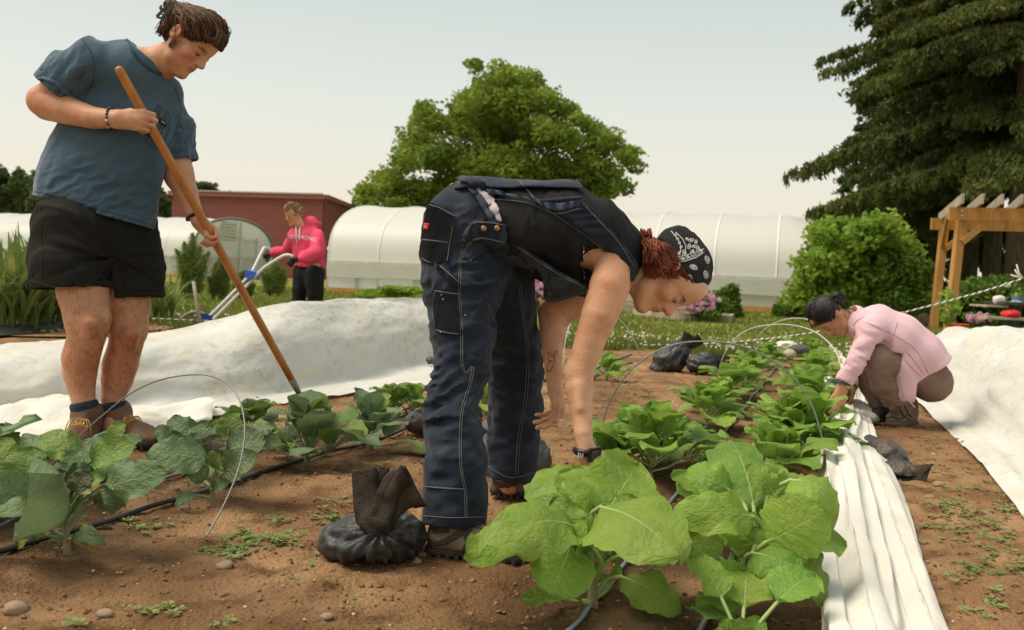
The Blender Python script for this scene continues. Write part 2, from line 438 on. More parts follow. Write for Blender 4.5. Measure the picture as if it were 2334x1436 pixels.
# clover flowers along the lawn edge
M_clover = mat('clover_white', (.68, .64, .50), .8)
g = G()
for i in range(900):
    x = rnd.uniform(-6, 7); d = lawn_edge(x)+abs(rnd.gauss(0, 1.3))+.05
    if x < 0 and rnd.random() < .5: continue
    g.ball((x, d, .05+rnd.random()*.04), .012+rnd.random()*.006, 5)
stuff('clover', g.V, g.F, M_clover, 'small white clover flowers along the edge of the lawn', 'clover')

# ---- leaf cloud helpers
def leafcloud(centers, radii, n, size, seed=0, droop=0, shell=.25, aspect=.6):
    """n small diamond leaves spread through ellipsoidal clumps"""
    rs = np.random.RandomState(seed); C = np.array(centers, float); Rr = np.array(radii, float)
    vol = np.prod(Rr, 1)**(2/3); k = rs.choice(len(C), n, p=vol/vol.sum())
    d = rs.normal(size=(n, 3)); d /= np.linalg.norm(d, axis=1)[:, None]
    rad = (shell+(1-shell)*rs.rand(n))**.6
    rad *= 1+.45*fbm(C[k]+d*Rr[k]*.9, .9/np.mean(Rr)*1.6, seed, 3)
    p = C[k]+d*Rr[k]*rad[:, None]
    t = rs.normal(size=(n, 3)); t[:, 2] = t[:, 2]*.6-droop; t /= np.linalg.norm(t, axis=1)[:, None]
    s = np.cross(t, rs.normal(size=(n, 3))); s /= np.linalg.norm(s, axis=1)[:, None]
    L = size*(.6+.8*rs.rand(n))[:, None]
    V = np.stack([p-t*L, p+s*L*aspect, p+t*L, p-s*L*aspect], 1).reshape(-1, 3)
    return V, np.arange(4*n).reshape(n, 4)
def tree(name, base, top, trunk_r, clumps, n, size, m, label, cat='tree', group=None, seed=1, limbs=True, droop=0, mbark=None):
    t = thing(name, base, label, cat, group)
    V, Q = leafcloud([c[0] for c in clumps], [c[1] for c in clumps], n, size, seed, droop)
    part('crown', V, Q, m, t, smooth=False)
    g = G(); b = Vector(base); tp = Vector(top)
    g.tube([b, b+(tp-b)*.3, b+(tp-b)*.7, tp], [trunk_r*1.25, trunk_r, trunk_r*.7, trunk_r*.25], 10)
    if limbs:
        r2 = random.Random(seed)
        for c, r in clumps[:40]:
            c = Vector(c); s = b+(tp-b)*min(.95, max(.15, ((c.z-b.z)/(tp.z-b.z)-.25)))
            mid = (s+c)/2+Vector((0, 0, -(c-s).length*.08)); g.tube([s, mid, c], [trunk_r*.32, trunk_r*.2, trunk_r*.06], 6)
    g.part('trunk', mbark or M_bark, t, smooth=True); return t
# big oak behind the greenhouses
Yo = 72; k = Yo/F
oak = []
for (x, y, r) in [(1150,170,42),(1200,185,45),(1110,195,45),(1160,230,70),(1075,245,52),(1250,225,48),(1290,265,45),(1060,290,62),(1150,300,85),(1240,300,68),(1300,320,42),(985,290,50),
                  (950,330,50),(1000,350,62),(920,370,40),(1080,380,70),(1180,380,80),(1270,375,62),(1350,305,38),(1385,330,46),(1330,370,52),(1420,345,34),(1435,375,26),(880,405,48),(845,440,38),
                  (940,430,62),(1020,440,60),(1110,460,60),(1250,440,60),(1340,430,55),(1390,400,52),(1410,440,34),(830,465,26),(900,470,50),(1000,490,50),(1180,480,60),(1300,480,50),(1380,460,30),(1090,155,22),(1325,270,30),(975,255,28)]:
    for q in range(3):
        yy = Yo+rnd.uniform(-6, 5); p = at(x+rnd.uniform(-18, 18), y+rnd.uniform(-14, 14), yy)
        oak.append((tuple(p), (r*k*.9*rnd.uniform(.7, 1.05), r*k*.9, r*k*.66*rnd.uniform(.7, 1.1))))
b = gnd(1165, 650); b = at(1165, 640, Yo); b.z = 0
tree('oak_tree', b, at(1170, 260, Yo), .5, oak, 60000, .17, M_leafy, 'large round-crowned oak tree towering behind the white greenhouses', group=None, seed=3)
# distant deciduous trees
def blob_tree(px, py, rx, ry, Y, m, label, n=5000, size=.22, seed=1, name='deciduous_tree', cnt=9):
    rr = random.Random(seed); k = Y/F; cl = []
    for i in range(cnt):
        a = rr.uniform(0, 6.28); q = rr.random()**.5
        cl.append((tuple(at(px+math.cos(a)*rx*q*.75, py+math.sin(a)*ry*q*.75, Y+rr.uniform(-2, 2))), (rx*k*.42, rx*k*.42, ry*k*.42)))
    b = at(px, 640, Y); b.z = 0
    return tree(name, b, at(px, py, Y), .22, cl, n, size, m, label, group='trees beyond the greenhouses', seed=seed)
M_hazy = mat('hazy_leaves', (.13, .17, .06), .7, c2=(.22, .26, .11), ns=.4, trans=.3)
M_hazy2 = mat('dark_hazy_leaves', (.07, .10, .03), .7, c2=(.11, .15, .05), ns=.4, trans=.3)
blob_tree(12, 440, 38, 75, 70, M_hazy2, 'dark green tree at the left edge behind the low greenhouse', seed=2, n=6000)
blob_tree(70, 440, 48, 68, 74, M_hazy, 'pale airy tree just left of the blue T-shirt', seed=3, n=4500, size=.16)
blob_tree(372, 468, 40, 42, 95, M_hazy2, 'dark tree top seen between the T-shirt and the red building', seed=5, n=5000)
blob_tree(455, 450, 60, 34, 100, M_hazy2, 'low dark tree crown over the left end of the red building roof', seed=6, n=6000)
blob_tree(535, 452, 30, 22, 104, M_hazy2, 'small rounded tree crown over the middle of the red building roof', seed=7, n=3500)
blob_tree(830, 450, 26, 30, 84, M_hazy2, 'small dark tree between the red building and the big oak', seed=8, n=3500)

# ---- conifers
def spruce(px, Y, r, ztop, label, seed, reach=4.2, zlow=2.3, nb=100, m=M_dark, side=None, size=.11, nl=330):
    rr = np.random.RandomState(seed); b = at(px, 640, Y); b.z = 0
    t = thing('spruce_tree', b, label, 'tree', 'tall dark spruces at the right edge')
    g = G(); g.tube([b, b+Vector((0, 0, ztop*.4)), b+Vector((0, 0, ztop))], [r, r*.75, .05], 12); g.part('trunk', M_bark, t, smooth=True)
    W = G(); PP = []; TT = []
    for i in range(nb):
        f = rr.rand()**1.1; z0 = zlow+(ztop-zlow)*f; L = reach*(1-f)**.75*(.7+.5*rr.rand())+.3
        a = rr.rand()*2*math.pi
        dx, dy = math.cos(a), math.sin(a)
        pts = []
        for s in np.linspace(0, 1, 7):
            pts.append(np.array((b.x+dx*L*s, b.y+dy*L*s, z0-L*.30*s*s*1.3+L*.34*max(0, s-.6)**1.3+.05*rr.randn())))
        W.tube([Vector(p) for p in pts], [.05*(1-j*.14) for j in range(7)], 4)
        pa = np.array(pts); K = int(10+L*9)
        for q_ in range(K):
            s0 = rr.rand()**.7; i0 = min(5, int(s0*6)); f0 = s0*6-i0; c0 = pa[i0]*(1-f0)+pa[i0+1]*f0
            sg = rr.choice([-1, 1]); lw = (.25+L*.17)*(1.15-.75*s0)*rr.uniform(.4, 1); hl_ = rr.uniform(.12, .34)*(.5+L*.16)
            nn = int(nl*.055*(1+lw*2)); u_ = rr.rand(nn); p = np.empty((nn, 3))
            p[:, 0] = c0[0]-dy*sg*lw*u_+dx*lw*.45*u_; p[:, 1] = c0[1]+dx*sg*lw*u_+dy*lw*.45*u_; p[:, 2] = c0[2]-lw*.38*u_**1.6+.05*lw-rr.rand(nn)**1.5*hl_*(1-.5*u_)
            p += rr.randn(nn, 3)*.035; PP.append(p)
    P = np.concatenate(PP); n = len(P)
    tt = rr.normal(size=(n, 3))*.6; tt[:, 2] -= .9; tt /= np.linalg.norm(tt, axis=1)[:, None]
    s_ = np.cross(tt, rr.normal(size=(n, 3))); s_ /= np.linalg.norm(s_, axis=1)[:, None]; L = size*.78*(.5+rr.rand(n))[:, None]
    V = np.stack([P-tt*L, P+s_*L*.30, P+tt*L, P-s_*L*.38], 1).reshape(-1, 3)
    part('branches', W.V, W.F, M_bark, t); part('crown', V, np.arange(4*n).reshape(n, 4), m, t, smooth=False)
    return t
spruce(2322, 27, .40, 26, 'thickest spruce trunk at the far right behind the pergola', 11, reach=5.2, zlow=4.2, nb=170, nl=420)
spruce(2258, 30, .27, 25, 'second spruce trunk from the right, seen through the pergola', 12, reach=4.8, zlow=4.0, nb=130)
spruce(2205, 32, .30, 24, 'third spruce trunk from the right, behind the front pergola post', 13, reach=5.2, zlow=3.2, nb=150)
spruce(2120, 33, .28, 17, 'spruce with its trunk hidden behind the pergola and the elder bush', 14, reach=3.6, zlow=2.2, nb=150)
spruce(2035, 40, .25, 12.5, 'leftmost spruce with bare twig tips against the sky', 15, reach=2.9, zlow=1.2, nb=150, nl=260, m=mat('light_spruce', (.035, .06, .018), .7, c2=(.07, .10, .03), ns=.8, trans=.2))
# undergrowth behind pergola
def shrub(name, px, py, rx, ry, Y, m, label, n, size, cat='bush', seed=0, cnt=14, group=None, base=None, flat=1.0, ssz=(.30, .48)):
    rr = random.Random(seed); k = Y/F; cl = []
    for i in range(cnt):
        a = rr.uniform(0, 6.28); q = rr.random()**.5
        x, y = px+math.cos(a)*rx*q*.82, py+math.sin(a)*ry*q*.82
        s = rr.uniform(*ssz)
        p = at(x, y, Y+rr.uniform(-.5, .5)*rx*k*flat); cl.append((tuple(p), (rx*k*s, rx*k*s*flat, ry*k*s)))
    b = at(px, py+ry, Y); b.z = 0
    t = thing(name, b, label, cat, group)
    V, Q = leafcloud([c[0] for c in cl], [c[1] for c in cl], n, size, seed); V[:, 2] = np.maximum(V[:, 2], .02)
    part('foliage', V, Q, m, t, smooth=False)
    g = G()
    for c, r in cl[:9]: g.tube([b+Vector((rr.uniform(-.1, .1), 0, -.02)), (b+Vector(c))/2+Vector((0, 0, .1)), Vector(c)], [.02*Y/20, .014*Y/20, .006*Y/20], 5)
    g.part('stems', M_bark, t, smooth=True); return t
shrub('elder_bush', 1950, 612, 168, 130, 22, M_elder, 'large bright green elder bush behind the crouching woman', 17000, .075, seed=21, cnt=70, ssz=(.14, .30))
shrub('elder_bush', 2060, 640, 60, 80, 21, M_bush, 'darker bush beside the big elder, left of the pergola', 7000, .06, seed=22)
shrub('hedge_shrub', 2240, 700, 130, 62, 23, M_bush, 'long dark green hedge behind the picnic table', 16000, .06, seed=23, cnt=30)
shrub('lavender_mound', 1805, 705, 36, 26, 24, M_bush, 'low rounded green mound beside the greenhouse door', 4000, .05, seed=24)
shrub('tall_herb', 1660, 690, 38, 44, 22, M_bush, 'tall loose green herb right of the pink phlox', 5000, .035, seed=25)
# foliage of the vegetable bed beyond the left cover
shrub('vegetable_plants', 905, 672, 78, 22, 25, M_elder, 'low leafy vegetable bed in front of the right greenhouse', 7000, .06, cat='vegetables', seed=26, cnt=24)
# pink flowering plants in raised beds
M_pink = mat('pink_petals', (.62, .30, .48), .7, c2=(.75, .42, .55), ns=5)
def phlox(px, py, rx, ry, Y, label, seed, nf=160):
    t = shrub('pink_flowers', px, py, rx, ry, Y, M_bush, label, 3500, .035, cat='flowers', seed=seed, cnt=14)
    rr = random.Random(seed); g = G()
    for i in range(nf):
        a = rr.uniform(0, 6.28); q = rr.random()**.6
        x, y = px+math.cos(a)*rx*q*.85, py-ry*.2+math.sin(a)*ry*q*.75
        c = at(x, y, Y-rr.random()*.7*rx*Y/F-.05)
        for j in range(5):
            b = j*1.257+i; g.ball((c.x+.022*math.cos(b), c.y, c.z+.022*math.sin(b)), .016, 5)
    p = g.part('blossoms', M_pink, t); p['kind'] = 'stuff'; return t
phlox(1590, 695, 62, 34, 19.3, 'pink phlox flowering in the raised bed beyond the stooping woman', 31)
phlox(1222, 665, 26, 36, 20, 'pink phlox seen under the stooping woman', 32, 90)
phlox(2232, 728, 34, 14, 17.5, 'small mauve flowers left of the picnic table', 33, 70)
g = G(); a = gnd(1488, 727); b = gnd(1662, 738)
for p, q in ((a, b), (a+Vector((-.2, 1.5, 0)), a), (b, b+Vector((.4, 1.5, 0))), (a+Vector((-.2, 1.5, 0)), b+Vector((.4, 1.5, 0)))):
    g.beam(p+Vector((0, 0, .07)), q+Vector((0, 0, .07)), .05, .16)
t = thing('raised_bed', a, 'weathered wooden raised bed frame around the pink phlox', 'planter')
for i in range(4):
    gg = G(); gg.V = g.V[i*8:i*8+8]; gg.F = [tuple(j-i*8 for j in f) for f in g.F[i*6:i*6+6]]; gg.M = [0]*6; gg.part('plank', M_greywood, t)
t2 = thing('raised_bed', gnd(1400, 715), 'low plank-edged bed beyond the near arm of the stooping woman', 'planter')
for p, q in (((1270, 706), (1462, 714)), ((1300, 694), (1462, 702))):
    gg = G(); gg.beam(gnd(*p)+Vector((0, 0, .06)), gnd(*q)+Vector((0, 0, .06)), .05, .14); gg.part('plank', M_greywood, t2)

# ---- asparagus ferns
def fern(px, pyb, Y, hpx, wpx, label, seed):
    rr = random.Random(seed); b = at(px, pyb, Y); b.z = .01; t = thing('asparagus_fern', b, label, 'plant', 'feathery asparagus plants'); k = Y/F
    g = G(); V = []; rs_ = np.random.RandomState(seed)
    for i in range(16):
        a = rr.uniform(0, 6.28); sp = rr.random()*wpx*k*.75; h = hpx*k*rr.uniform(.55, 1.0)*(1-.3*sp/(wpx*k))
        p0 = b+Vector((math.cos(a)*.12, math.sin(a)*.12, 0)); p2 = b+Vector((math.cos(a)*sp, math.sin(a)*sp, h)); p1 = (p0+p2)/2+Vector((-math.cos(a)*sp*.2, -math.sin(a)*sp*.2, h*.12))
        pts = [Vector(q) for q in smoothpath([p0, p1, p2], 5)]; g.tube(pts, [.012*(1-.07*j) for j in range(len(pts))], 5)
        n = 1500; s = (rs_.rand(n)*.82+.16); idx = np.clip((s*(len(pts)-1)).astype(int), 0, len(pts)-2); fr = s*(len(pts)-1)-idx; pa = np.array(pts)
        P = pa[idx]*(1-fr[:, None])+pa[idx+1]*fr[:, None]; w = (.34*np.sin(np.pi*np.clip(s, 0, 1)**.8)+.04)*wpx*k*.75
        P = P+rs_.normal(size=(n, 3))*w[:, None]*np.array([.5, .5, .33]); V.append(P)
    g.part('stems', M_fern, t, smooth=True)
    P = np.concatenate(V); P[:, 2] = np.maximum(P[:, 2], .04); n = len(P); tt = rs_.normal(size=(n, 3)); tt[:, 2] = np.abs(tt[:, 2]); tt /= np.linalg.norm(tt, axis=1)[:, None]
    s_ = np.cross(tt, rs_.normal(size=(n, 3))); s_ /= np.linalg.norm(s_, axis=1)[:, None]
    V = np.stack([P-tt*.035, P+s_*.0045, P+tt*.035, P-s_*.0045], 1).reshape(-1, 3)
    part('fronds', V, np.arange(4*n).reshape(n, 4), M_fern, t, smooth=False)
fern(435, 682, 20, 165, 62, 'tallest feathery asparagus fern right of the man in the blue shirt', 41)
fern(498, 680, 20.5, 110, 46, 'asparagus fern just behind the hoe shaft', 42)
fern(625, 672, 24, 85, 48, 'asparagus fern left of the man in the pink hoodie', 43)
fern(555, 676, 22, 70, 36, 'lowest asparagus fern between the hoe and the white handles', 44)
# ---- garlic / corn-like strap leaves at left
def strap_plant(p, h, n, rr):
    g = G(); p = Vector(p)
    for i in range(n):
        a = rr.uniform(0, 6.28); sp = h*rr.uniform(.15, .6); hh = h*rr.uniform(.55, 1.05); dr = rr.choice([0, 0, .25, .5])
        d = Vector((math.cos(a), math.sin(a), 0)); pts = []
        z0 = h*rr.uniform(.05, .35)
        for s in (0, .35, .7, 1): pts.append(p+d*(sp*s**1.6)+Vector((0, 0, z0+(hh-z0)*(s-dr*max(0, s-.4)**1.5*2.2))))
        w = .016*rr.uniform(.8, 1.4); sd = Vector((-d.y, d.x, 0)); v = []
        for j, q in enumerate(pts):
            ww = w*(1-(j/3)**3)+.001; v += [q-sd*ww, q+Vector((0, 0, -.004)), q+sd*ww]
        g.add(v, [(j*3, j*3+1, j*3+4, j*3+3) for j in range(3)]+[(j*3+1, j*3+2, j*3+5, j*3+4) for j in range(3)])
    g.tube([p+Vector((0, 0, -.02)), p+Vector((0, 0, h*.4))], [.012, .008], 6)
    return g
M_mulch = mat('straw_mulch', (.17, .085, .04), .95, c2=(.36, .21, .10), ns=14, bump=.02, bs=40, c3=(.5, .33, .18), ns2=50)
pts = [gnd(-120, 768), gnd(150, 772), gnd(395, 752), gnd(380, 722), gnd(120, 715), gnd(-120, 712)]
struct('mulch_bed', [p+Vector((0, 0, .02)) for p in pts], [tuple(range(6))], M_mulch)
rr = random.Random(5); cnt = 0
proto = []
for i in range(6):
    gg = strap_plant((0, 0, 0), .62, 14, rr); proto.append(mesh('garlic_plant', gg.V, gg.F, M_strap))
spots = []
for i in range(60): spots.append((rr.uniform(-15, 160), rr.uniform(722, 762), rr.uniform(.85, 1.25)))
for i in range(7): spots.append((rr.uniform(335, 395), rr.uniform(722, 745), rr.uniform(.6, .85)))
for i in range(9): spots.append((rr.uniform(160, 330), rr.uniform(722, 750), rr.uniform(.75, .9)))
for i, (x, y, s) in enumerate(spots):
    p = gnd(x, y); o = link('garlic_plant', proto[i % 6], loc=(p.x, p.y, .02)); s *= 1.4; o.scale = (s, s, s); o.rotation_euler.z = rr.uniform(0, 6)
    tag(o, 'garlic plant with yellowing strap leaves in the thick stand left of the black shorts' if x < 160 and i < 60 else 'small sparse garlic plant between the bare leg and the wheel of the wheel hoe' if x > 332 else 'garlic plant behind the bare legs of the man in the blue shirt', 'plant', 'garlic plants in the mulched bed')
# straw pieces on mulch
g = G()
for i in range(900):
    p = gnd(rr.uniform(-30, 390), rr.uniform(716, 765)); a = rr.uniform(0, 6.3); L = rr.uniform(.02, .06)
    g.beam(p+Vector((0, 0, .03)), p+Vector((math.cos(a)*L, math.sin(a)*L, .03+rr.uniform(0, .02))), .01, .004)
stuff('straw', g.V, g.F, mat('straw', (.45, .28, .13), .9), 'chopped straw scattered over the mulched bed', 'straw', smooth=False)

# ---- red building
M_brick = mat('red_wall', (.24, .075, .06), .85)
def bricknodes(m):
    N = m.node_tree.nodes; L = m.node_tree.links; b = N['Principled BSDF']
    t = N.new('ShaderNodeTexCoord'); mp = N.new('ShaderNodeMapping'); mp.inputs['Rotation'].default_value = (math.radians(90), 0, 0)
    cx = N.new('ShaderNodeCombineXYZ'); sp = N.new('ShaderNodeSeparateXYZ'); L.new(t.outputs['Object'], sp.inputs[0])
    ad = N.new('ShaderNodeMath'); L.new(sp.outputs[0], ad.inputs[0]); L.new(sp.outputs[1], ad.inputs[1]); L.new(ad.outputs[0], cx.inputs[0]); L.new(sp.outputs[2], cx.inputs[1])
    br = N.new('ShaderNodeTexBrick'); L.new(cx.outputs[0], br.inputs[0]); br.inputs['Scale'].default_value = 1; br.inputs['Brick Width'].default_value = .42; br.inputs['Row Height'].default_value = .125
    br.inputs['Mortar Size'].default_value = .014; br.inputs['Color1'].default_value = (.26, .078, .062, 1); br.inputs['Color2'].default_value = (.21, .062, .052, 1); br.inputs['Mortar'].default_value = (.30, .115, .09, 1)
    L.new(br.outputs[0], b.inputs['Base Color']); bp = N.new('ShaderNodeBump'); bp.inputs['Distance'].default_value = .01; bp.invert = True; L.new(br.outputs[1], bp.inputs['Height']); L.new(bp.outputs[0], b.inputs['Normal'])
bricknodes(M_brick)
c0 = at(397, 448, 62); c1 = at(738, 455, 60); c2 = at(872, 476, 84); zt = c1.z
def quadwall(a, b, z0, z1, th=.3):
    g = G(); a = Vector((a.x, a.y, 0)); b = Vector((b.x, b.y, 0)); g.beam(a+Vector((0, 0, (z0+z1)/2)), b+Vector((0, 0, (z0+z1)/2)), th, z1-z0); return g
bl = thing('red_building', Vector((c1.x, c1.y, 0)), 'long low red brick building with a flat roof beyond the greenhouses', 'building')
c3 = Vector((c0.x+(c2.x-c1.x), c0.y+(c2.y-c1.y), 0))
for a, b in ((c0, c1), (c1, c2), (c2, c3), (c3, c0)): quadwall(a, b, 0, zt).part('wall', M_brick, bl)
g = G(); d = .25
for a, b in ((c0, c1), (c1, c2)):
    n = Vector((b.x-a.x, b.y-a.y, 0)).normalized(); o_ = Vector((n.y, -n.x, 0))*.22
    g.beam(Vector((a.x, a.y, zt+.14))+o_-n*.25, Vector((b.x, b.y, zt+.14))+o_+n*.2, .22, .28)
g.part('roof_edge', mat('roof_trim', (.30, .11, .08), .7), bl)
g = G(); g.add([Vector((p.x, p.y, zt+.30)) for p in (c0, c1, c2, c3)], [(0, 1, 2, 3)]); g.add([Vector((p.x, p.y, zt+.2)) for p in (c0, c1, c2, c3)], [(3, 2, 1, 0)])
g.beam(Vector((c0.x, c0.y-.36, zt+.32)), Vector((c1.x, c1.y-.36, zt+.32)), .1, .07)
g.part('roof', mat('pale_roof', (.5, .42, .36), .8), bl)

# ---- greenhouses
M_film = mat('greenhouse_film', (.88, .86, .82), .4, c2=(.84, .82, .77), ns=.35, trans=.38, spec=.35)
M_clear = bpy.data.materials.new('clear_film'); M_clear.use_nodes = True
_n = M_clear.node_tree.nodes; _l = M_clear.node_tree.links; _b = _n['Principled BSDF']; _b.inputs['Base Color'].default_value = (.62, .62, .60, 1); _b.inputs['Roughness'].default_value = .35
_t = _n.new('ShaderNodeBsdfTransparent'); _t.inputs[0].default_value = (.85, .87, .87, 1); _m = _n.new('ShaderNodeMixShader'); _m.inputs[0].default_value = .42
_l.new(_b.outputs[0], _m.inputs[1]); _l.new(_t.outputs[0], _m.inputs[2]); _l.new(_m.outputs[0], _n['Material Output'].inputs[0])
M_bow = mat('galvanised_bow', (.80, .78, .74), .6)
M_frame = mat('weathered_white_frame', (.52, .50, .42), .7, c2=(.66, .64, .56), ns=6)
def arch(w, zs, zr, n=14):
    """profile across the house: (offset, z) from near gutter over the ridge to the far gutter"""
    o = []
    for i in range(2*n+1):
        a = math.pi*i/(2*n); s = -math.cos(a); 
        o.append((w/2*(1+s), zs+(zr-zs)*(math.sin(a)**.72)))
    return o
def greenhouse(p0, p1, w, zs, zr, nb, label, endwalls=True):
    """p0,p1 ends of the near foot line; the house lies beyond it"""
    p0 = Vector((p0.x, p0.y, 0)); p1 = Vector((p1.x, p1.y, 0)); ax = (p1-p0).normalized(); L = (p1-p0).length; ac = Vector((-ax.y, ax.x, 0))
    t = thing('greenhouse', p0, label, 'greenhouse', None); prof = arch(w, zs, zr)
    ns = nb*4; V = []; n = len(prof)
    for i in range(ns+1):
        f = i/ns; sag = .05*math.sin(math.pi*((i % 4)/4))
        for j, (o, z) in enumerate(prof): V.append(p0+ax*(L*f)+ac*(o)+Vector((0, 0, z-sag*math.sin(math.pi*j/(n-1)))))
    Q = [(i*n+j, (i+1)*n+j, (i+1)*n+j+1, i*n+j+1) for i in range(ns) for j in range(n-1)]
    part('plastic_cover', V, Q, M_film, t)
    for i in range(nb+1):
        g = G(); g.tube([p0+ax*(L*i/nb)+ac*o+Vector((0, 0, z+.012)) for o, z in [(0, 0)]+[(o_, z_-.016) for o_, z_ in prof]+[(w, 0)]], .024, 6); g.part('bow', M_bow, t, smooth=True)
    g = G(); g.beam(p0+Vector((0, 0, zs+.02))-ac*.04, p1+Vector((0, 0, zs+.02))-ac*.04, .05, .10); g.part('gutter_rail', M_frame, t)
    g = G(); g.beam(p0+Vector((0, 0, .08))-ac*.05, p1+Vector((0, 0, .08))-ac*.05, .05, .16); g.part('baseboard', M_wood, t)
    g = G(); g.V = [p0+Vector((0, 0, .16)), p1+Vector((0, 0, .16)), p1+Vector((0, 0, zs)), p0+Vector((0, 0, zs))]; g.F = [(0, 1, 2, 3)]; g.M = [0]; g.part('side_panel', M_clear, t)
    g = G(); g.V = [p+ac*w for p in (p0+Vector((0, 0, .1)), p1+Vector((0, 0, .1)), p1+Vector((0, 0, zs)), p0+Vector((0, 0, zs)))]; g.F = [(0, 1, 2, 3)]; g.M = [0]; g.part('side_panel', M_clear, t)
    if endwalls:
        for e in (p0, p1):
            g = G(); v = [e+Vector((0, 0, 0))]+[e+ac*o+Vector((0, 0, z)) for o, z in prof]+[e+ac*w]; g.add(v, [tuple(range(len(v)))]); g.part('end_wall', M_clear if e is p1 else M_film, t)
    return t, p0, p1, ax, ac, L
pa = gnd(745, 666); pb = gnd(1912, 722)
gr, p0, p1, ax, ac, L = greenhouse(pa, pb, 7.2, .92, 2.92, 9, 'long white plastic greenhouse behind the stooping woman')
# roll-up curtain below the gutter
g = G(); n = 60; V = []
for i in range(n+1):
    f = i/n
    for z in (.90, .72, .56, .50): V.append(p0+ax*(L*f)-ac*(.08+.015*math.sin(i*1.7+z*9))+Vector((0, 0, z-.02*math.sin(i*.5))))
part('rolled_curtain', V, [(i*4+j, (i+1)*4+j, (i+1)*4+j+1, i*4+j+1) for i in range(n) for j in range(3)], mat('curtain_film', (.66, .65, .60), .5, trans=.25), gr)
# lamp and bins
g = G(); c = at(752, 567, 31.2); g.ball(c, .09, 10, sc=(1, .6, 1)); g.part('lamp', mat('lamp_white', (.85, .8, .6), .5), gr, smooth=True)
for i, (x0, x1) in enumerate(((758, 790), (792, 814))):
    a = at(x0, 660, 33); b = at(x1, 660, 33); h = .66; ctr = (a+b)/2; ctr.z = h/2+.02
    g = G(); w = abs(b.x-a.x); g.box(ctr, (w, w, h), taper=1.12); g.box(ctr+Vector((0, 0, h/2+.03)), (w*1.2, w*1.2, .06)); g.single('storage_bin', mat('grey_bin', (.10, .13, .14), .6), ['wider grey lidded bin inside the greenhouse side, nearest its left end', 'narrower grey lidded bin to the right of the wide one in the greenhouse'][i], 'bin', 'grey bins in the greenhouse')
# left greenhouse
e0 = at(432, 634, 46); e0 = gnd(432, 632)
e0 = Vector((-.324*46, 46, 0)); ax_ = Vector((-ACR.x, -ACR.y, 0))
q0 = e0+ax_*24
gl, p0, p1, ax, ac, L = greenhouse(q0, e0, 7.0, 1.0, 2.95, 16, 'white hoop greenhouse with louvred end wall behind the man in blue', endwalls=False)
# end wall facing right with frame
prof = arch(7.0, 1.0, 2.95); g = G(); v = [e0]+[e0+ac*o+Vector((0, 0, z)) for o, z in prof]+[e0+ac*7.0]; g.add(v, [tuple(range(len(v)))]); g.part('end_wall', M_clear, gl)
eo = ax*.06
def ew(o, z): return e0+ac*o+Vector((0, 0, z))+eo
for o0, z0, o1, z1, w in ((2.2, 0, 2.2, 2.65, .12), (3.9, 0, 3.9, 2.8, .12), (5.4, 0, 5.4, 2.1, .10), (3.9, 1.95, 5.4, 1.95, .1), (2.2, 2.05, 3.9, 2.05, .1), (0.2, 1.1, 6.8, 1.1, .07)):
    g = G(); g.beam(ew(o0, z0), ew(o1, z1), .06, w, up=ac if o0 == o1 else Vector((0, 0, 1))); g.part('end_post', M_frame, gl)
g = G(); g.tube([ew(o, z+.02) for o, z in [(0, 0)]+prof+[(7.0, 0)]], .07, 8); g.part('end_arch', mat('dark_arch', (.22, .2, .17), .6), gl, smooth=True)
sh = G(); sh.beam(ew(2.35, 2.33), ew(3.55, 2.33), .06, .95); o = sh.part('shutter', M_frame, gl)
for i in range(6):
    g = G(); z = 1.95+i*.155; g.beam(ew(2.5, z)+eo, ew(3.4, z)+eo, .10, .035, up=Vector((.3, 0, 1)).normalized()); g.part('louvre', M_white_metal, o)
# door
g = G(); g.beam(ew(4.1, 1.0)+eo*.2, ew(4.1, 1.85)+eo*.2, .03, .9, up=ac)
# ================================================================== YARD
# ---- pergola
pg = thing('pergola', gnd(2124, 750), 'orange-brown timber pergola with slanted rafters at the right', 'pergola')
def beam_px(name, a, b, w, h, m, parent, up=Vector((0, 0, 1))):
    g = G(); g.beam(at(*a), at(*b), w, h, up); return g.part(name, m, parent)
Yb, Yf = 20.6, 18.0
beam_px('post', (2127, 752, Yb), (2153, 512, Yb), .14, .15, M_wood, pg, Vector((0, 1, 0)))
b0 = at(2169, 700, Yf); beam_px('post', (2160, 772, Yf), (2192, 490, Yf), .14, .15, M_wood, pg, Vector((0, 1, 0)))
beam_px('post', (2500, 772, Yf), (2532, 500, Yf), .14, .15, M_wood, pg, Vector((0, 1, 0)))
beam_px('post', (2465, 768, Yb), (2490, 512, Yb), .14, .15, M_wood, pg, Vector((0, 1, 0)))
beam_px('crossbeam', (2122, 510, Yb), (2560, 520, Yb), .06, .24, M_wood, pg)
beam_px('crossbeam', (2163, 487, Yf-.12), (2620, 494, Yf-.12), .06, .23, M_wood, pg)
beam_px('brace', (2154, 568, Yb-.1), (2205, 528, Yb-.1), .06, .11, M_wood, pg)
beam_px('brace', (2193, 552, Yf-.1), (2250, 506, Yf-.1), .06, .11, M_wood, pg)
beam_px('brace', (2148, 560, Yb), (2160, 492, Yf), .06, .10, M_wood, pg)
for i in range(7):
    x = 44*i
    a = at(2141+x*1.06, 496, Yb+.5); b = at(2195+x*1.02, 452+i*.6, Yf-.9)
    g = G(); g.beam(a, b, .045, .17); g.part('rafter', M_greywood, pg)
    c = a+(b-a)*.72; g = G(); g.box(c-Vector((0, 0, .09)), (.05, .08, .10)); g.part('bracket', M_steel, pg)
for z in (0, 1):
    g = G(); p = at(2193, 480+z*11, Yf-.16); g.box(p, (.03, .01, .03)); g.part('bolt', M_white_metal, pg)
